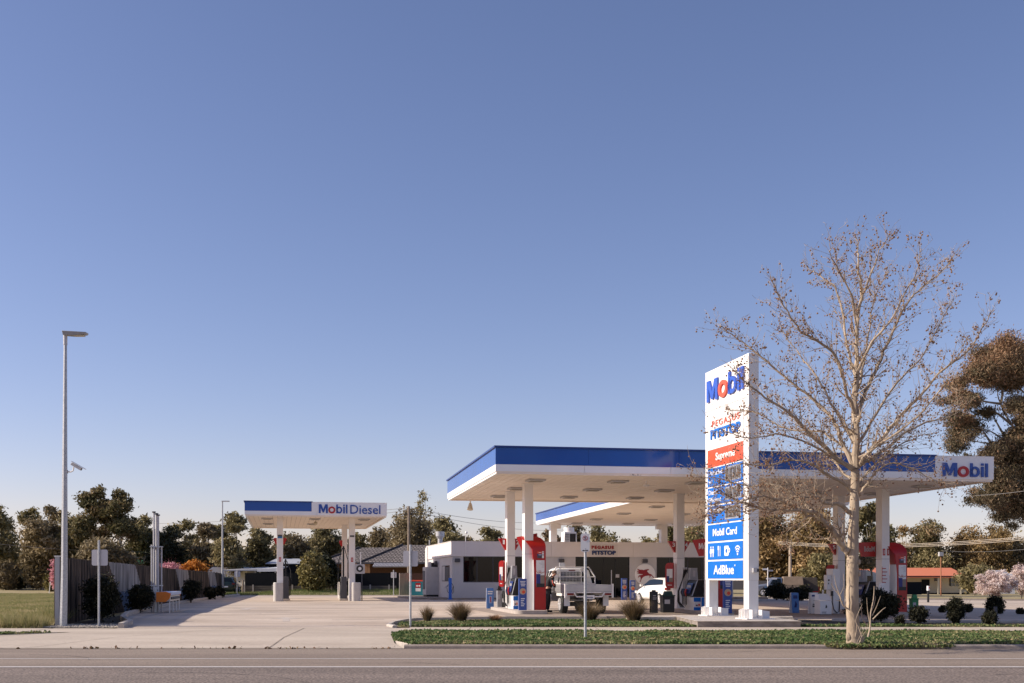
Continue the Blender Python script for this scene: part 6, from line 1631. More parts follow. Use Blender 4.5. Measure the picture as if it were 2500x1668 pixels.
# ================================================================== TREES AND SHRUBS
L_olive = leafmat("gum_leaf_olive", [(0.101, 0.083, 0.042), (0.19, 0.163, 0.074), (0.3, 0.252, 0.12), (0.49, 0.396, 0.219)], .25)
L_brown = leafmat("gum_leaf_brown", [(0.091, 0.072, 0.041), (0.177, 0.14, 0.076), (0.281, 0.223, 0.127), (0.439, 0.353, 0.216)], .25)
L_dark = leafmat("dark_leaf", [(0.016, 0.019, 0.011), (0.035, 0.04, 0.019), (0.072, 0.07, 0.035), (0.128, 0.112, 0.064)], .08)
L_gold = leafmat("golden_leaf", [(0.121, 0.09, 0.038), (0.241, 0.169, 0.072), (0.362, 0.25, 0.117), (0.517, 0.362, 0.19)], .22)
L_green = leafmat("green_leaf", [(0.065, 0.066, 0.029), (0.128, 0.116, 0.049), (0.222, 0.178, 0.087), (0.396, 0.281, 0.166)], .22)
L_pink = leafmat("pink_blossom", [(.42, .16, .20), (.62, .30, .34), (.75, .45, .48)], .3)
L_white = leafmat("white_blossom", [(.45, .33, .29), (.72, .60, .56), (.85, .78, .75)], .35)
L_orange = leafmat("orange_leaf", [(.35, .12, .02), (.55, .22, .04), (.68, .32, .08)], .3)
L_red = leafmat("red_tip_leaf", [(.07, .062, .036), (.135, .108, .062), (.21, .145, .085), (.30, .17, .095)], .12)
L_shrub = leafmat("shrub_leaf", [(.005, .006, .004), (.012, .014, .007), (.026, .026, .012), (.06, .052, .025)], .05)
L_bush = leafmat("olive_bush_leaf", [(0.072, 0.065, 0.023), (0.156, 0.137, 0.046), (0.247, 0.208, 0.078), (0.39, 0.325, 0.156)], .2)
L_dry = leafmat("dry_grass", [(.20, .11, .055), (.36, .21, .12), (.48, .32, .20)], .2)
L_tus = leafmat("tussock_blade", [(.03, .03, .016), (.10, .085, .045), (.24, .165, .095), (.42, .29, .18)], .15)

def tree(name, px0, px1, top, Y, m, lab, cat="tree", base=None, n=5200, size=.24, gap=.35, group="trees behind the station", tone=.5, seed=0, trunk_px=None, bark=None, low=.12, nclump=None, shell=.35):
    """crown of many leaf clumps on a forked trunk, filling the given span of the view at its own depth"""
    rng = np.random.default_rng(1000 + seed + int(px0) * 7)
    rnd = random.Random(int(px0) * 13 + seed)
    pc = (px0 + px1) / 2; x = GX(pc, Y); g = gz(x, Y); W = (px1 - px0) / F * Y; T = ZAT(top, Y) - g
    r = empty(name, (x, Y, g), 0, lab, cat, group)
    z0 = T * low; rz_ = (T - z0) / 2; cz = z0 + rz_
    airy = gap > .3
    nc = nclump or int(max(9, min(34, W * (T - z0) * (.32 if airy else .4))))
    cs = max(.6, min(W, T - z0) * (.19 if airy else .24))
    cl_ = []; tries = 0
    while len(cl_) < nc and tries < 5000:
        tries += 1
        u, v, w = rng.uniform(-1, 1, 3)
        wid = 1 - max(0, w) ** 2 * .7
        if abs(u) > wid: continue
        if airy and rng.random() < gap * .4 and u * u + w * w < .3: continue
        s_ = cs * rng.uniform(.7, 1.3)
        cl_.append((u * max(.1, W / 2 - s_ * .95), v * min(W / 2, 3.2), cz + w * (rz_ - s_ * .8), s_ * rng.uniform(.9, 1.25), s_ * 1.1, s_ * rng.uniform(.75, 1.05), float(np.clip(tone + rng.normal() * .16, .05, .95))))
    k_ = rng.uniform(-.15, .15); cl_.append((k_ * W, 0, T - cs * .85, cs * .9, cs, cs * .8, tone)); cl_.append((-k_ * W * 1.5, 0, T - cs * 1.7, cs * 1.1, cs, cs * .9, tone))
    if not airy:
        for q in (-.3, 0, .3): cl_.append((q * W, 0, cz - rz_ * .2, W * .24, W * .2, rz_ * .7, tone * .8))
    clumps = cl_
    C, A, B, Tn = sprays_in(clumps, int(n * (1.25 if airy else 2.0)), size * .78, rng, per=24, sig=.20 if airy else .17)
    quads_mesh("crown", C, A, B, Tn, m, r)
    b = MB(); bk = bark or M_gumbark
    tr = max(.10, W * .035)
    fork = z0 + (T - z0) * .15
    b.tube([(0, 0, -.2), (rnd.uniform(-.2, .2), 0, fork * .6), (rnd.uniform(-.3, .3), 0, fork)], [tr, tr * .8, tr * .6], bk, 7)
    for c in clumps[::max(1, len(clumps) // 12)]:
        mid = Vector((c[0] * .45 + rnd.uniform(-.3, .3), c[1] * .4, fork + (c[2] - fork) * .55))
        b.tube([(0, 0, fork * .8), mid, (c[0], c[1], c[2])], [tr * .42, tr * .25, .03], bk, 5)
    b.build("trunk", r)
    return r
# the tree line from left to right
tree("gum_tree", -70, 50, 1234, 118, L_olive, "dark olive gum tree cut by the left edge of the photo", n=7000, seed=1)
tree("gum_tree", 30, 104, 1241, 124, L_olive, "olive gum tree second from the left edge", n=4500, seed=2)
tree("gum_tree", 104, 160, 1236, 130, L_brown, "brownish red gum crown just left of the tall street lamp", n=3400, seed=3)
tree("gum_tree", 60, 150, 1268, 112, L_brown, "dense brown bush like tree left of the tall street lamp", n=7000, gap=.1, low=.02, seed=4)
tree("gum_tree", 140, 222, 1262, 114, L_olive, "dense olive tree just behind the tall street lamp", n=6000, gap=.1, low=.02, seed=5)
tree("gum_tree", 186, 268, 1190, 108, L_green, "tall airy gum tree, left one of the tallest pair on the left", n=6500, size=.22, low=.45, gap=.6, seed=6)
tree("gum_tree", 258, 330, 1198, 108, L_green, "tall airy gum tree, right one of the tallest pair on the left", n=5000, size=.22, low=.42, gap=.6, seed=7)
tree("gum_tree", 190, 330, 1318, 104, L_brown, "low brown scrub tree below the tallest pair", n=8000, gap=.1, low=.0, seed=8)
tree("gum_tree", 308, 378, 1261, 114, L_olive, "olive gum tree just left of the vent pipes", n=5200, gap=.2, low=.05, seed=9)
tree("gum_tree", 362, 448, 1286, 110, L_dark, "very dark dense tree right behind the vent pipes", n=7500, gap=.05, low=.0, tone=.4, seed=10)
tree("gum_tree", 412, 484, 1272, 116, L_olive, "grey olive gum tree above the orange leafed tree", n=4200, seed=11)
tree("gum_tree", 478, 528, 1277, 112, L_brown, "narrow upright brown tree left of the distant street lamp", n=4200, gap=.1, low=.02, seed=12)
tree("gum_tree", 518, 552, 1283, 118, L_olive, "thin olive tree directly behind the distant street lamp", n=2500, seed=13)
tree("gum_tree", 536, 612, 1251, 108, L_olive, "leaning olive gum tree between the distant lamp and the truck canopy", n=6000, gap=.35, low=.12, seed=14)
tree("gum_tree", 520, 600, 1335, 112, L_brown, "low reddish brown tree below the leaning olive gum", n=5000, gap=.1, low=.0, seed=15)
tree("gum_tree", 604, 668, 1288, 118, L_olive, "olive tree behind the left post of the truck canopy", n=4800, gap=.2, low=.05, seed=16)
tree("gum_tree", 560, 660, 1338, 120, L_green, "low green tree above the long thin carport roof", n=5000, gap=.1, low=.0, seed=17)
tree("gum_tree", 650, 762, 1300, 122, L_brown, "wide reddish brown tree under the middle of the truck canopy", n=8500, gap=.1, low=.0, seed=18)
tree("gum_tree", 744, 846, 1278, 126, L_olive, "dark olive gum tree under the right half of the truck canopy", n=7500, gap=.2, low=.0, tone=.35, seed=19)
tree("gum_tree", 832, 910, 1302, 128, L_olive, "olive tree behind the right post of the truck canopy", n=5600, gap=.1, low=.0, seed=20)
tree("gum_tree", 888, 962, 1290, 130, L_brown, "brown tree just right of the truck canopy", n=5200, gap=.1, low=.0, seed=21)
tree("gum_tree", 940, 1066, 1240, 126, L_brown, "large golden brown gum tree behind the timber utility pole", n=9500, gap=.25, low=.05, tone=.6, seed=22)
tree("gum_tree", 1040, 1126, 1262, 122, L_olive, "rounded gum tree left of the large canopy's left end", n=6500, gap=.15, low=.05, seed=23)
tree("gum_tree", 1004, 1064, 1196, 134, L_olive, "sparse wispy tree top poking above the golden brown gum", n=800, size=.2, low=.55, gap=.8, nclump=9, seed=24)
tree("gum_tree", 1106, 1172, 1308, 130, L_brown, "low brown tree above the shop's left parapet", n=3600, gap=.1, low=.0, seed=25)
tree("gum_tree", 1164, 1224, 1284, 128, L_olive, "round grey olive tree above the shop windows", n=5200, gap=.15, low=.0, seed=26)
tree("gum_tree", 1318, 1372, 1294, 126, L_red, "reddish tree left of the white roof cooler", n=2500, gap=.5, low=.1, seed=27)
tree("gum_tree", 1366, 1440, 1283, 124, L_brown, "dark brown tree behind the white roof cooler", n=5200, gap=.1, low=.0, tone=.4, seed=28)
tree("gum_tree", 1424, 1506, 1284, 122, L_olive, "dense dark olive tree above the shop's name lettering", n=6000, gap=.1, low=.0, tone=.4, seed=29)
tree("gum_tree", 1496, 1552, 1316, 130, L_brown, "small low tree above the shop between two taller ones", n=2600, gap=.2, low=.0, seed=30)
tree("gum_tree", 1546, 1612, 1311, 128, L_olive, "pale sparse tree above the winged horse roundel", n=3000, gap=.4, low=.05, tone=.65, seed=31)
tree("gum_tree", 1600, 1668, 1280, 124, L_green, "green tree seen between the two middle columns", n=5000, gap=.25, low=.0, seed=32)
tree("gum_tree", 1660, 1760, 1262, 122, L_olive, "olive tree right behind the price sign's far leg", n=7500, gap=.2, low=.0, tone=.6, seed=33)
tree("gum_tree", 1800, 1925, 1228, 118, L_gold, "large golden olive gum right of the price sign", n=11000, gap=.15, low=.0, seed=34)
tree("gum_tree", 1900, 2066, 1222, 116, L_gold, "large golden gum left of the bare tree trunk", n=13000, gap=.15, low=.0, tone=.45, seed=35)
tree("gum_tree", 1960, 2076, 1352, 108, L_olive, "low grey bush behind the white gas cabinet", n=7500, gap=.05, low=.0, seed=36)
tree("gum_tree", 2084, 2172, 1226, 118, L_green, "airy green gum between the bare trunk and the rightmost column", n=5600, gap=.55, low=.2, seed=37)
tree("gum_tree", 2080, 2160, 1350, 156, L_gold, "low golden scrub above the white gable", n=5000, gap=.1, low=.0, seed=38)
tree("gum_tree", 2192, 2222, 1283, 156, L_gold, "slender golden tree just right of the rightmost column", n=1600, seed=39)
tree("gum_tree", 2222, 2302, 1267, 156, L_green, "green tree with a pointed top right of the rightmost column", n=6000, gap=.25, low=.05, seed=40)
tree("gum_tree", 2202, 2330, 1318, 156, L_olive, "broad dark olive trees above the cream house roof", n=9500, gap=.1, low=.0, tone=.45, seed=41)
tree("gum_tree", 2312, 2412, 1282, 156, L_gold, "golden gum above the right end of the orange roof", n=8500, gap=.1, low=.0, seed=42)
tree("gum_tree", 2386, 2482, 1280, 156, L_gold, "golden gum under the large red tinged tree", n=8500, gap=.1, low=.0, tone=.42, seed=43)
tree("gum_tree", 2450, 2540, 1312, 156, L_brown, "brown tree at the right edge behind the blossom", n=6500, gap=.1, low=.0, seed=44)
# the distant wood closing the horizon behind them
rngw = np.random.default_rng(404); lob = []
for i in range(230):
    xw = rngw.uniform(-230, 230); rw = rngw.uniform(2.0, 4.2)
    lob.append((xw, 205 + rngw.uniform(-8, 8) + abs(xw) * -.12, rngw.uniform(.8, 4.6), rw * 1.5, rw, rw, float(rngw.uniform(.2, .7))))
Cw, Aw, Bw, Tw = sprays_in(lob, 60000, .42, rngw, per=26, sig=.2)
tag(quads_mesh("distant_woodland", Cw, Aw, Bw, Tw, L_olive), kind="stuff")
def shrub(name, px0, px1, top, base, m, lab, cat="shrub", n=2600, size=.07, group=None, Y=None, spiky=0, tone=.5, nclump=16, stem=True, shell=.2, sf=.27):
    pc = (px0 + px1) / 2
    if Y is None: p = G(pc, base); Y = p.y
    x = GX(pc, Y); g = gz(x, Y); W = (px1 - px0) / F * Y; T = ZAT(top, Y) - g
    rng = np.random.default_rng(int(px0 * 3 + top))
    r = empty(name, (x, Y, g), 0, lab, cat, group)
    clumps = []
    for i in range(nclump):
        u, v, w = rnd_unit(1, rng)[0] * rng.random() ** .4
        s = min(W, T) * sf * rng.uniform(.8, 1.25)
        clumps.append((u * (W / 2 - s), v * (W / 2 - s) * .9, T * .52 + w * (T * .5 - s * .8), s * 1.15, s * 1.1, s, float(np.clip(tone + rng.normal() * .18, .05, .95))))
    C, A, B, Tn = sprays_in(clumps, int(n * 2.0), size, rng, per=20, sig=.12, inner=.05, droop=.05)
    C[:, 2] = np.clip(C[:, 2], .02, None)
    if spiky:
        k = spiky; ang = rng.uniform(0, 2 * np.pi, k); tilt = rng.random(k) ** 1.3 * .6; L_ = T * rng.uniform(.7, 1.12, k)
        d = np.stack([np.cos(ang) * np.sin(tilt), np.sin(ang) * np.sin(tilt), np.cos(tilt)], 1)
        c2 = np.stack([rng.normal(size=k) * W * .08, rng.normal(size=k) * W * .08, 0 * ang + .02], 1)
        side = np.cross(d, rnd_unit(k, rng)); side /= np.linalg.norm(side, axis=1, keepdims=True)
        quads_mesh("blades", c2, side * .008, d * L_[:, None], rng.random(k) * .8, m, r, tri=True)
    quads_mesh("foliage", C, A, B, Tn, m, r)
    if stem:
        b = MB()
        for i in range(4): b.tube([(0, 0, -.05), (rng.normal() * .1, rng.normal() * .1, T * .3), (rng.normal() * W * .16, rng.normal() * W * .16, T * .62)], [.03, .02, .008], M_dkbark, 5)
        b.build("stem", r)
    return r
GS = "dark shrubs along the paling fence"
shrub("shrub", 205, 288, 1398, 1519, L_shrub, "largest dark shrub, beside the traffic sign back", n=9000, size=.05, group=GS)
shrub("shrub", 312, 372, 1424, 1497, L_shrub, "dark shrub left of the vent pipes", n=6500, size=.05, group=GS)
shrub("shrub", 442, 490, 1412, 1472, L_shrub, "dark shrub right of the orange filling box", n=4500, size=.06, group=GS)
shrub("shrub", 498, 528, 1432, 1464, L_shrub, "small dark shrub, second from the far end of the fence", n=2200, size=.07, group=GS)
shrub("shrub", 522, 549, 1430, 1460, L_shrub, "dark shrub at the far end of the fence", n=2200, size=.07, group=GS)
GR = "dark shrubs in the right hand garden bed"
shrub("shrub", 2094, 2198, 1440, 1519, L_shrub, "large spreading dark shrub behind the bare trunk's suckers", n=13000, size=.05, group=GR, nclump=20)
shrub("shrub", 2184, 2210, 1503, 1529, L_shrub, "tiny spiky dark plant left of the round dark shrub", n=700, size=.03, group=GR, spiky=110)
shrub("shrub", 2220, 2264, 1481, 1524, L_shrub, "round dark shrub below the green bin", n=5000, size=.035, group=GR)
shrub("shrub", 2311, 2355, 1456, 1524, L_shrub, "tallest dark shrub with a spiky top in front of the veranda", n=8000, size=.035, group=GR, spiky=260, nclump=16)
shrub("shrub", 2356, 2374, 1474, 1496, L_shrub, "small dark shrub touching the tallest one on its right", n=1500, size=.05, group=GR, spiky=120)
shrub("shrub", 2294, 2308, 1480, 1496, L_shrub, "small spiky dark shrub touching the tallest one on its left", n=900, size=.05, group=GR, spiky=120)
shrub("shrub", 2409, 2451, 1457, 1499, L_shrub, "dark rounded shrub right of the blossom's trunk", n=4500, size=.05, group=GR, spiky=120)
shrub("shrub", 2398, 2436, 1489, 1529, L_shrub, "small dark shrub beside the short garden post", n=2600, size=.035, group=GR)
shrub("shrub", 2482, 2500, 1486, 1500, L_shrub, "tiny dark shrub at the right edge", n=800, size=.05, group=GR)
shrub("shrub", 1866, 1925, 1425, 1457, L_shrub, "low dark shrub below the muddy blue truck", n=5500, size=.10, Y=80)
shrub("shrub", 1915, 1985, 1432, 1460, L_shrub, "low dark hedge below the brown canvas canopy", n=5500, size=.10, Y=78)
shrub("tall_bush", 734, 794, 1352, 1448, L_bush, "tall yellow green bush between the truck canopy posts", n=15000, size=.17, nclump=34, shell=.3, Y=95)
shrub("tall_bush", 772, 822, 1362, 1448, L_dark, "dark green bush behind the tall yellow green one", n=6000, size=.17, nclump=16, Y=97, tone=.4)
shrub("round_bush", 2340, 2420, 1377, 1452, L_olive, "round feathery olive bush at the end of the cream house", n=9000, size=.16, nclump=24, Y=125)
shrub("hedge_bush", -10, 36, 1372, 1438, L_brown, "brown green bush at the left edge beyond the lawn", n=6500, size=.18, Y=112)
shrub("hedge_bush", 60, 132, 1384, 1416, L_green, "low green hedge over the dark fence on the left", n=6000, size=.18, Y=120)
shrub("hedge_bush", 18, 70, 1402, 1438, L_dark, "dark bush in front of the dark fence on the left", n=4000, size=.16, Y=114)
shrub("hedge_bush", 108, 142, 1402, 1440, L_bush, "olive bush at the foot of the pink blossom", n=3000, size=.14, Y=108)
shrub("blossom_tree", 122, 162, 1362, 1430, L_pink, "pink blossom tree left of the tall street lamp", "blossom tree", n=4000, size=.12, Y=104)
shrub("blossom_tree", 382, 442, 1366, 1420, L_pink, "pink blossom tree behind the fence right of the vent pipes", "blossom tree", n=5000, size=.12, Y=98, spiky=200)
shrub("orange_tree", 434, 512, 1362, 1420, L_orange, "orange leafed tree showing above the paling fence", "tree", n=7000, size=.15, Y=102, nclump=22)
shrub("pale_pampas", 10, 42, 1358, 1400, L_dry, "pale feathery plumes above the bush on the left edge", "plant", n=1400, size=.14, Y=122, spiky=160)
rb = shrub("blossom_tree", 2362, 2484, 1392, 1452, L_white, "white pink blossom tree in front of the white shed", "blossom tree", n=6500, size=.085, Y=98, nclump=46, spiky=0, sf=.13)
shrub("blossom_tree", 2458, 2530, 1376, 1450, L_white, "pinker taller blossom tree at the right edge", "blossom tree", n=4200, size=.085, Y=102, nclump=36, sf=.13)
shrub("garden_shrub", 2060, 2100, 1478, 1506, L_shrub, "dark spiky plant left of the bare trunk at the gas pump", n=1200, size=.04, Y=44.5, spiky=160)

def tussock(px, base, top, wpx, m, lab, n=420, Y=None, dark=True, group="grass tussocks along the front bed"):
    if Y is None: p = G(px, base); Y = p.y
    x = GX(px, Y); g = gz(x, Y); T = ZAT(top, Y) - g; W = wpx / F * Y
    rng = np.random.default_rng(int(px * 5)); r = empty("grass_tussock", (x, Y, g), 0, lab, "tussock", group)
    def blades(k, hh, spread, m_, nm, wd, t0, t1):
        ang = rng.uniform(0, 2 * np.pi, k); rad = rng.random(k) ** .5
        P0 = np.stack([np.cos(ang) * rad * W * .26, np.sin(ang) * rad * W * .26, np.zeros(k) + .0], 1)
        out = np.stack([np.cos(ang), np.sin(ang), np.zeros(k)], 1)
        L_ = hh * rng.uniform(.55, 1.08, k); sp_ = spread * rad * rng.uniform(.5, 1.3, k)
        ton = rng.uniform(t0, t1, k); C, A, B, Tn = [], [], [], []
        prev = P0
        for j in range(3):
            t = (j + 1) / 3
            nxt = P0 + out * (sp_ * (t ** 1.7))[:, None] * W * .6 + np.array([0, 0, 1])[None] * (L_ * (t - .22 * t * t * np.clip(sp_, 0, 2)))[:, None]
            side = np.stack([-np.sin(ang + .6), np.cos(ang + .6), np.zeros(k)], 1) * wd * (1 - .28 * j)
            C.append(prev); A.append(side); B.append(nxt - prev); Tn.append(ton); prev = prev + (nxt - prev) * .8
        quads_mesh(nm, np.concatenate(C), np.concatenate(A), np.concatenate(B), np.concatenate(Tn), m_, r, tri=True)
    blades(int(n * 1.5), T * .98, 1.25, m, "blades", .009, .1, .95)
    blades(int(n * .4), T * 1.25, 1.7, m, "outer_blades", .006, .4, 1)
    b = MB(); b.ball((0, 0, T * .16), W * .15, mat("tussock_core", (.03, .024, .014), .95), 10, 6, (1, 1, T * 1.0 / max(W, .1))); b.build("core", r)
    return r
tussock(1043, 1518, 1474, 26, L_tus, "small spiky tussock nearest the driveway", 300)
tussock(1124, 1517, 1462, 44, L_tus, "large tussock, second from the driveway", 620)
tussock(1210, 1517, 1498, 26, L_dry, "small dry straw coloured tussock", 300)
tussock(1440, 1516, 1464, 48, L_tus, "brown topped tussock behind the parking sign post", 620)
tussock(1547, 1516, 1450, 54, L_tus, "largest tussock with long blades, near the white car", 700)
b_ = tussock(1000, 1549, 1538, 10, L_tus, "tiny green tuft on the footpath edge near the driveway", 40)

# ---- bare plane tree in the front verge
PT = Vector((GX(2084, 24.3), 24.3, -.02))
def PP(px, py, dy=0.0):
    """a point of the tree from its place in the view at its own depth"""
    q = AT(px, py, PT.y + dy); return q - PT
plane = empty("plane_tree", PT, 0, "tall bare plane tree with pale trunk and brown seed balls in the front verge", "tree")
tb = MB(); cb = MB(); prng = random.Random(42)
trunk = [PP(2085, 1590), PP(2084, 1572), PP(2083, 1540), PP(2081, 1470), PP(2081, 1400), PP(2083, 1330), PP(2085, 1260), PP(2087, 1200), PP(2088, 1148)]
tr_r = [.205, .165, .142, .132, .130, .118, .102, .094, .090]
def smooth_path(P, k=4):
    out = []
    for i in range(len(P) - 1):
        a, b_, c, d = P[max(0, i - 1)], P[i], P[i + 1], P[min(len(P) - 1, i + 2)]
        for j in range(k):
            t = j / k; out.append(0.5 * ((2 * b_) + (c - a) * t + (2 * a - 5 * b_ + 4 * c - d) * t * t + (3 * b_ - a - 3 * c + d) * t * t * t))
    out.append(P[-1]); return out
tp = smooth_path(trunk, 5); rr_ = [tr_r[min(8, int(i / 5))] * (1 - (i % 5) / 5) + tr_r[min(8, int(i / 5) + 1)] * ((i % 5) / 5) for i in range(len(tp))]
tb.tube([p + Vector((prng.uniform(-.006, .006), prng.uniform(-.006, .006), 0)) for p in tp], [q * (1 + prng.uniform(-.04, .04)) for q in rr_], M_bark, 16)
for (px, py, s) in ((2100, 1560, .10), (2072, 1555, .08), (2098, 1400, .05), (2066, 1345, .07), (2097, 1372, .05)):
    tb.ball(PP(px, py, -.06), s, M_bark, 8, 6, (.8, .8, 1.3))
tb.build("trunk", plane)
pods = []
UPV = Vector((0, 0, 1))
def twig(p, d, L_, r0, lvl):
    """a crooked shoot that carries side shoots and hanging seed balls"""
    n = max(3, int(L_ / .13)); pts = [p.copy()]; dd = d.normalized(); q = p.copy()
    for i in range(n):
        dd = (dd + Vector((prng.gauss(0, .16), prng.gauss(0, .16), prng.gauss(.05, .13)))).normalized()
        q = q + dd * (L_ / n); pts.append(q.copy())
    rad = [max(.0028, r0 * (1 - .8 * i / n)) for i in range(n + 1)]
    cb.tube(pts, rad, M_bark, 4 if lvl < 2 else 3, cap=False)
    if lvl < 2:
        for i in range(1, n + 1):
            if prng.random() < (.62 if lvl == 0 else .5):
                ax = Vector((prng.gauss(0, 1), prng.gauss(0, 1), prng.gauss(.35, .7))).normalized()
                nd = (dd * .7 + ax * .8).normalized()
                twig(pts[i], nd, L_ * prng.uniform(.28, .5), max(.003, rad[i] * .65), lvl + 1)
    if lvl >= 1:
        for i in range(1, n + 1):
            if prng.random() < .20:
                pods.append(pts[i] + Vector((prng.gauss(0, .02), prng.gauss(0, .02), -prng.uniform(.03, .10))))
def limb(pix, r0, r1, dyv, twigs=1.0, start=None):
    P = []; n = len(pix)
    for i, (px, py) in enumerate(pix): P.append(PP(px, py, dyv * (i / (n - 1)) ** .8))
    P = smooth_path(P, 4); m = len(P)
    P = [p + Vector((prng.gauss(0, .012), prng.gauss(0, .02), prng.gauss(0, .012))) if 0 < i < m - 1 else p for i, p in enumerate(P)]
    rad = [1.2 * (r0 + (r1 - r0) * (i / (m - 1)) ** .8) for i in range(m)]
    cb.tube(P, rad, M_bark, 8, cap=False)
    tot = sum((P[i + 1] - P[i]).length for i in range(m - 1)); acc = 0
    for i in range(1, m - 1):
        seg = P[i + 1] - P[i]; L_ = seg.length; f = i / m
        cnt = L_ * 19 * twigs * (.40 + f)
        k = int(cnt) + (1 if prng.random() < cnt - int(cnt) else 0)
        for _ in range(k):
            s = Vector((prng.gauss(0, 1), prng.gauss(0, 1), prng.gauss(.25, .8))).normalized()
            d = (seg.normalized() * .8 + s * .75).normalized()
            twig(P[i] + seg * prng.random(), d, prng.uniform(.30, .92) * (1.12 - .62 * f), max(.0045, rad[i] * .33), 0)
    twig(P[-1], P[-1] - P[-2], .18, r1, 1)
def c1(*xy): return [(1720 + x * .4465, 520 + (y if y > 450 else 450 - (450 - y) * .84) * .4465) for x, y in xy]
def c6(*xy): return [(1850 + x * .357, 1080 + y * .357) for x, y in xy]
limb(c1((825, 1400), (830, 1200), (822, 1000), (832, 800), (835, 650), (855, 450), (840, 250), (832, 80)), .075, .008, .2)
limb(c1((812, 1400), (700, 1320), (580, 1210), (470, 1100), (330, 1010), (230, 930), (150, 850)), .046, .007, -1.2)
limb(c1((812, 1380), (745, 1240), (715, 1150), (620, 1040), (480, 930), (300, 780), (180, 690), (85, 615)), .046, .007, .8)
limb(c1((838, 1390), (930, 1330), (1030, 1260), (1100, 1200), (1200, 1150), (1320, 1120), (1400, 1040)), .038, .006, 1.5)
limb(c1((838, 1385), (880, 1330), (990, 1210), (1100, 1080), (1200, 980), (1290, 870), (1420, 770), (1500, 660), (1575, 530)), .046, .007, -.9)
limb(c1((828, 1150), (880, 980), (950, 830), (1020, 670), (1100, 500), (1200, 390), (1290, 300), (1355, 200)), .040, .006, .9)
limb(c1((820, 1090), (770, 960), (720, 790), (620, 700), (520, 640), (450, 540), (400, 440), (365, 345)), .036, .006, -1.5)
limb(c1((825, 900), (780, 720), (730, 430), (640, 340), (565, 270)), .030, .005, 1.1)
limb(c1((850, 500), (890, 370), (930, 250), (960, 160), (1010, 65)), .022, .005, -.5)
limb(c1((830, 880), (920, 700), (1010, 600), (1100, 430), (1160, 300), (1185, 150)), .028, .005, -1.1)
limb(c1((835, 650), (800, 450), (740, 300), (690, 200), (700, 140)), .022, .005, -.9)
limb(c1((835, 1000), (870, 820), (900, 640), (930, 470), (1000, 300)), .026, .005, 1.5)
limb(c1((822, 1250), (740, 1130), (640, 940), (560, 830), (480, 720), (420, 640)), .030, .005, 1.7)
limb(c1((840, 1260), (940, 1100), (1050, 930), (1180, 800), (1290, 600), (1360, 480)), .030, .005, 1.8)
limb(c1((838, 1340), (1000, 1230), (1150, 1130), (1290, 960), (1340, 900)), .026, .005, -1.9)
limb(c1((820, 1330), (640, 1200), (450, 1180), (300, 1100), (150, 1080)), .026, .005, 1.9)
limb(c1((812, 1410), (640, 1300), (430, 1210), (250, 1230), (100, 1190)), .026, .005, -1.7)
limb(c6((640, 330), (560, 265), (450, 205), (350, 140), (200, 125), (50, 160), (-120, 150)), .036, .005, -1.1, 1.1)
limb(c6((625, 480), (560, 425), (450, 410)), .045, .030, -.3, .4)
limb(c6((450, 410), (390, 370), (240, 385), (140, 420), (20, 450), (-150, 470), (-330, 440)), .030, .005, -.9, 1.2)
limb(c6((612, 745), (560, 690), (525, 615), (450, 540), (385, 480), (250, 462), (120, 462), (-40, 440), (-180, 380), (-300, 300)), .060, .006, -1.2, 1.2)
limb(c6((385, 480), (300, 400), (190, 320), (60, 290), (-80, 300), (-250, 250), (-420, 230)), .030, .005, .8, 1.2)
limb(c6((450, 540), (340, 500), (200, 420), (60, 370), (-100, 400), (-260, 480), (-400, 520)), .028, .005, -1.9, 1.1)
limb(c6((400, 490), (330, 560), (250, 620), (230, 700)), .016, .004, .9, 1.0)
limb(c6((680, 380), (740, 300), (790, 220), (900, 150), (1040, 170), (1180, 250), (1300, 310)), .028, .005, -.8, 1.0)
limb(c6((685, 300), (760, 200), (900, 60), (1050, -20), (1200, -60)), .026, .005, 1.2, .9)
limb(c6((640, 250), (560, 180), (480, 60), (400, -60), (330, -150)), .026, .005, 1.3, .9)
cb.build("crown", plane)
# seed balls
pb = MB()
iv = []; 
t_ = (1 + 5 ** .5) / 2
ico = [Vector(v).normalized() for v in ((-1, t_, 0), (1, t_, 0), (-1, -t_, 0), (1, -t_, 0), (0, -1, t_), (0, 1, t_), (0, -1, -t_), (0, 1, -t_), (t_, 0, -1), (t_, 0, 1), (-t_, 0, -1), (-t_, 0, 1))]
icf = [(0, 11, 5), (0, 5, 1), (0, 1, 7), (0, 7, 10), (0, 10, 11), (1, 5, 9), (5, 11, 4), (11, 10, 2), (10, 7, 6), (7, 1, 8), (3, 9, 4), (3, 4, 2), (3, 2, 6), (3, 6, 8), (3, 8, 9), (4, 9, 5), (2, 4, 11), (6, 2, 10), (8, 6, 7), (9, 8, 1)]
for p in pods:
    s = prng.uniform(.015, .023); pb.add([p + v * s for v in ico], icf, M_pod)
po = pb.build("seed_balls", plane); po["kind"] = "stuff"
print("pods", len(pods), "crown verts", len(cb.v))
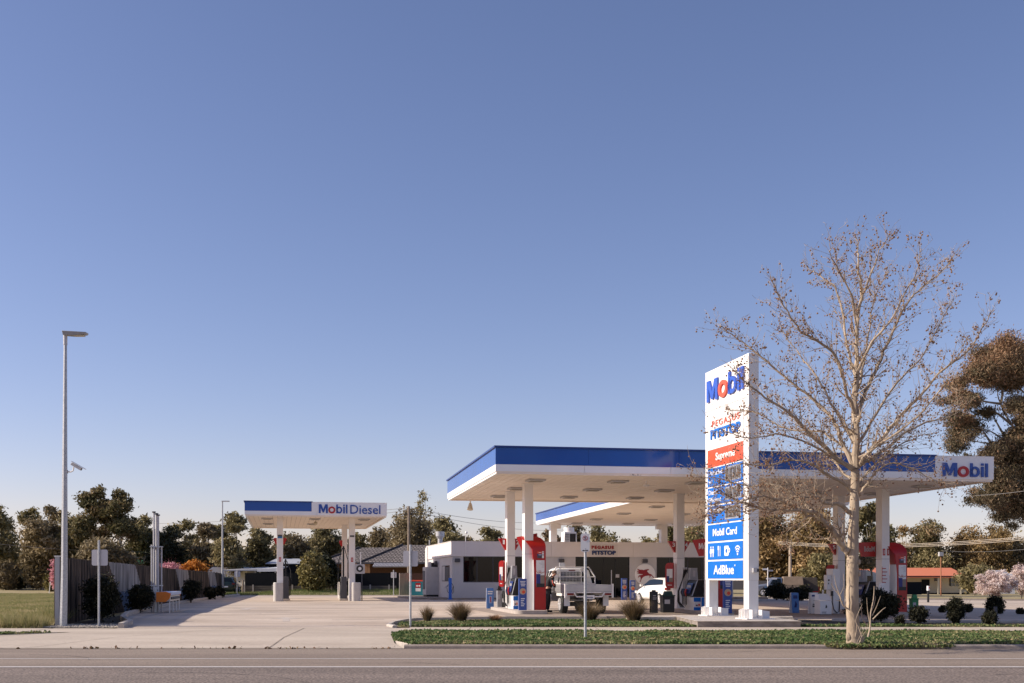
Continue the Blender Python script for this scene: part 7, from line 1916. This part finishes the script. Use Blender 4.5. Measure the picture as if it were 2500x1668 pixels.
# suckers at the foot
sb = MB()
def sucker(pix, r0, dy):
    P = [PP(px, py, dy) for px, py in pix]; r0 *= 1.35; sb.tube(smooth_path(P, 3), [r0 * (1 - .7 * i / (len(P) * 3 - 3)) for i in range(len(P) * 3 - 2)], M_bark, 5, cap=False)
def c7(*xy): return [(1850 + x * .1722, 1290 + y * .1722) for x, y in xy]
for s_, r_, d_ in ((c7((1560, 1540), (1590, 1400), (1600, 1200), (1640, 1000), (1650, 820)), .018, -.2), (c7((1600, 1400), (1560, 1180), (1545, 980)), .010, -.2), (c7((1620, 1240), (1680, 1120), (1740, 960)), .010, -.1),
                   (c7((1630, 1290), (1760, 1160), (1815, 1120)), .012, -.3), (c7((1560, 1380), (1480, 1280), (1470, 1080), (1480, 1060)), .009, -.1), (c7((1600, 1200), (1650, 1080), (1670, 960)), .008, -.2),
                   (c7((1480, 1540), (1430, 1400), (1390, 1300), (1480, 1080)), .010, -.25), (c7((1560, 1370), (1490, 1290)), .008, -.1), (c7((1380, 1540), (1400, 1350), (1240, 1130)), .009, -.3),
                   (c7((1310, 1160), (1210, 1090), (1160, 960), (1080, 850), (1040, 780)), .014, -.15), (c7((1180, 990), (1110, 800), (1085, 660)), .010, -.2), (c7((1250, 1130), (1230, 950), (1215, 640)), .010, -.1), (c7((1210, 1040), (1100, 1015)), .007, -.1), (c7((1160, 960), (1225, 820)), .007, -.1)):
    sucker(s_, r_, d_)
for i in range(10): sucker([(2092 + prng.uniform(-4, 10), 1574), (2100 + prng.uniform(-4, 16), 1560), (2106 + prng.uniform(-14, 22), 1540 - prng.uniform(0, 25))], .007, -.1 + prng.uniform(-.2, .2))
sucker(c6((605, 700), (580, 600), (595, 520), (600, 460)), .012, -.1); sucker(c6((585, 560), (545, 490)), .007, -.1); sucker(c6((507, 450), (512, 380), (515, 320)), .010, -.3)
sb.build("sucker_shoots", plane)

# ---- big gum at the right edge
YT = 62.0
TX = GX(2545, YT); Tb = Vector((TX, YT, gz(TX, YT)))
big = empty("gum_tree", Tb, 0, "very large red tinged gum tree cut by the right edge", "tree")
clumps = []; rng = np.random.default_rng(77)
def cl(x, y, w, h, t, k=5, dy=0):
    """foliage mass centred at a view position of this tree, given in the crop it was measured in"""
    px, py = 2250 + x * .3444, 800 + y * .3444
    for i in range(k):
        c = AT(px + rng.normal() * w * .3444 * .28, py + rng.normal() * h * .3444 * .28, YT + dy + rng.normal() * 1.2) - Tb
        s = (w * .3444 / F * YT) * .5 * rng.uniform(.55, .95); s2 = (h * .3444 / F * YT) * .5 * rng.uniform(.55, .9)
        clumps.append((c.x, c.y, c.z, s, s, s2, float(np.clip(t + rng.normal() * .12, .05, .95))))
for a in ((470, 270, 200, 200, .72, 9), (620, 190, 230, 190, .8, 10), (700, 300, 200, 260, .55, 8), (560, 350, 200, 120, .35, 5), (400, 330, 110, 110, .6, 4), (250, 410, 110, 120, .6, 5), (290, 490, 160, 110, .45, 6), (370, 560, 160, 110, .25, 5),
          (250, 640, 120, 130, .55, 5), (270, 720, 130, 130, .5, 5), (340, 670, 120, 120, .4, 4), (260, 820, 110, 110, .4, 3), (640, 540, 130, 130, .5, 5), (720, 620, 120, 200, .5, 5), (490, 600, 90, 90, .2, 3),
          (560, 850, 180, 130, .45, 6), (680, 840, 160, 260, .5, 9), (700, 740, 100, 200, .6, 5), (600, 980, 180, 150, .45, 7), (520, 1080, 160, 110, .4, 5), (400, 1190, 110, 90, .4, 4), (480, 1200, 120, 110, .35, 4), (620, 1120, 180, 150, .35, 6), (560, 1260, 140, 110, .3, 4), (640, 1300, 160, 120, .3, 4), (610, 1400, 70, 60, .2, 2), (410, 900, 60, 90, .6, 2), (330, 910, 90, 40, .5, 1), (690, 950, 150, 260, .45, 8), (560, 1150, 140, 160, .4, 6), (700, 1250, 160, 200, .35, 7), (640, 420, 160, 160, .45, 5)): cl(*a)
C, A, B, Tn = sprays_in(clumps, 185000, .085, rng, per=34, sig=.34, droop=.6, flat=.26, inner=.0)
quads_mesh("crown", C, A, B, Tn, L_red, big)
b = MB()
def bp_(x, y, dy=0): return AT(2250 + x * .3444, 800 + y * .3444, YT + dy) - Tb
b.tube([Vector((0, 0, -.3)), bp_(830, 1400), bp_(800, 900), bp_(790, 500), bp_(720, 200)], [.5, .42, .32, .2, .06], M_gumbark, 10)
for P in (((800, 900), (640, 690), (560, 540), (540, 440), (600, 330)), ((640, 690), (500, 590), (380, 620), (260, 640)), ((560, 540), (430, 520), (300, 470)), ((790, 700), (600, 790), (480, 730), (300, 690)), ((600, 790), (490, 820), (340, 800)), ((600, 790), (530, 670), (480, 560)), ((500, 830), (440, 740), (410, 690)),
          ((800, 1100), (700, 1030), (560, 960), (500, 850)), ((810, 1200), (700, 1120), (640, 1050)), ((820, 1300), (700, 1220), (560, 1200), (420, 1190)), ((800, 500), (680, 420), (600, 250)), ((560, 540), (570, 440), (500, 330), (470, 260))):
    b.tube(smooth_path([bp_(*q, dy=random.uniform(-.5, .5)) for q in P], 3), [max(.012, .075 * (1 - i / (len(P) * 3 - 2))) for i in range(len(P) * 3 - 2)], M_gumbark, 6)
b.build("trunk", big)

# ================================================================== PERSON
def skin_mesh(name, verts, edges, radii, m, parent, root=0, lvl=2):
    me = bpy.data.meshes.new(name); me.from_pydata(verts, edges, []); me.materials.append(m)
    o = linkmesh(name, me, parent)
    sk = o.modifiers.new("skin", 'SKIN'); sk.use_smooth_shade = True
    for i, r_ in enumerate(radii):
        v = me.skin_vertices[0].data[i]; v.radius = (r_, r_) if not isinstance(r_, tuple) else r_; v.use_root = (i == root)
    ss = o.modifiers.new("sub", 'SUBSURF'); ss.levels = lvl; ss.render_levels = lvl
    return o
px_, Yp = 1337, 44.6
pr = empty("person", (GX(px_, Yp), Yp, gz(GX(px_, Yp), Yp)), 0, "person in black hooded top with orange stripe bending to refuel the white truck", "person")
M_skin = mat("skin", (.48, .25, .17), .6); M_hood = mat("black_fabric", (.016, .016, .020), .85, bump=.2); M_pants = mat("dark_trousers", (.022, .024, .034), .85); M_hair = mat("grey_brown_hair", (.16, .11, .08), .9)
# body facing +x, leaning forward
J = {'pel': (0, 0, .92), 'sp': (.05, 0, 1.10), 'ch': (.13, 0, 1.27), 'ne': (.19, 0, 1.40), 'n2': (.24, 0, 1.46), 'hd': (.28, 0, 1.52), 'ht': (.29, 0, 1.60)}
V = [J['pel'], J['sp'], J['ch'], J['ne'], J['n2'], J['hd'], J['ht']]; E = [(0, 1), (1, 2), (2, 3), (3, 4), (4, 5), (5, 6)]; Rr = [.13, .12, .135, .055, .05, .085, .075]
for s in (-1, 1):
    k = len(V); V += [(.15, s * .18, 1.31), (.20, s * .23, 1.08), (.40, s * .17, .98), (.46, s * .16, .97)]; E += [(2, k), (k, k + 1), (k + 1, k + 2), (k + 2, k + 3)]; Rr += [.055, .043, .033, .03]
    for f in range(4):
        kk = len(V); sp = (f - 1.5) * .02
        V += [(.50, s * .16 + sp, .965), (.54 + .004 * (1 - abs(f - 1.5)), s * .16 + sp * 1.1, .955), (.555, s * .16 + sp * 1.1, .925)]; E += [(k + 3, kk), (kk, kk + 1), (kk + 1, kk + 2)]; Rr += [.010, .009, .008]
    kk = len(V); V += [(.48, s * .16 - s * .035, .95), (.51, s * .16 - s * .05, .935)]; E += [(k + 3, kk), (kk, kk + 1)]; Rr += [.011, .009]
    k = len(V); V += [(.0, s * .10, .86), (.06 if s > 0 else -.04, s * .12, .48), (.0 if s > 0 else -.12, s * .12, .08), (.14 if s > 0 else .02, s * .13, .04)]; E += [(0, k), (k, k + 1), (k + 1, k + 2), (k + 2, k + 3)]; Rr += [.09, .06, .045, .04]
skin_mesh("body", V, E, Rr, M_skin, pr)
hv = [J['pel'], J['sp'], J['ch'], J['ne'], (.20, 0, 1.43)]; he = [(0, 1), (1, 2), (2, 3), (3, 4)]; hr = [.165, .160, .175, .09, .075]
for s in (-1, 1): k = len(hv); hv += [(.15, s * .18, 1.31), (.20, s * .235, 1.08), (.40, s * .17, .98)]; he += [(2, k), (k, k + 1), (k + 1, k + 2)]; hr += [.08, .066, .045]
hv += [(.10, 0, 1.44)]; he += [(3, len(hv) - 1)]; hr += [.085]
skin_mesh("hooded_top", hv, he, hr, M_hood, pr)
pv = [(0, 0, .93), ]; pe = []; prr = [.155]
for s in (-1, 1): k = len(pv); pv += [(.0, s * .10, .84), (.06 if s > 0 else -.04, s * .12, .48), (.0 if s > 0 else -.12, s * .12, .09)]; pe += [(0, k), (k, k + 1), (k + 1, k + 2)]; prr += [.115, .08, .068]
skin_mesh("trousers", pv, pe, prr, M_pants, pr)
b = MB(); b.tube([(.17, -.245, 1.27), (.19, -.300, 1.15), (.25, -.295, 1.06)], .016, M_orangered, 6); b.build("orange_stripe", pr)
b = MB(); b.ball((.26, 0, 1.575), .098, M_hair, 14, 10, (1, .9, .85)); b.build("hair", pr)
for s in (-1, 1): b = MB(); xx = .0 if s > 0 else -.12; b.rbox(xx - .08, xx + .19, s * .12 - .05, s * .12 + .05, 0, .09, .04, M_black); b.build("shoe", pr, bevel=.01)
b = MB()
for s in (-1, 1): b.ball((.355, s * .032, 1.53), .012, M_black, 6, 5); b.ball((.28, s * .088, 1.52), .022, M_skin, 6, 5)
b.ball((.372, 0, 1.505), .016, M_skin, 6, 5); b.tube([(.362, -.02, 1.475), (.368, 0, 1.473), (.362, .02, 1.475)], .005, M_logored, 5); b.build("face", pr)
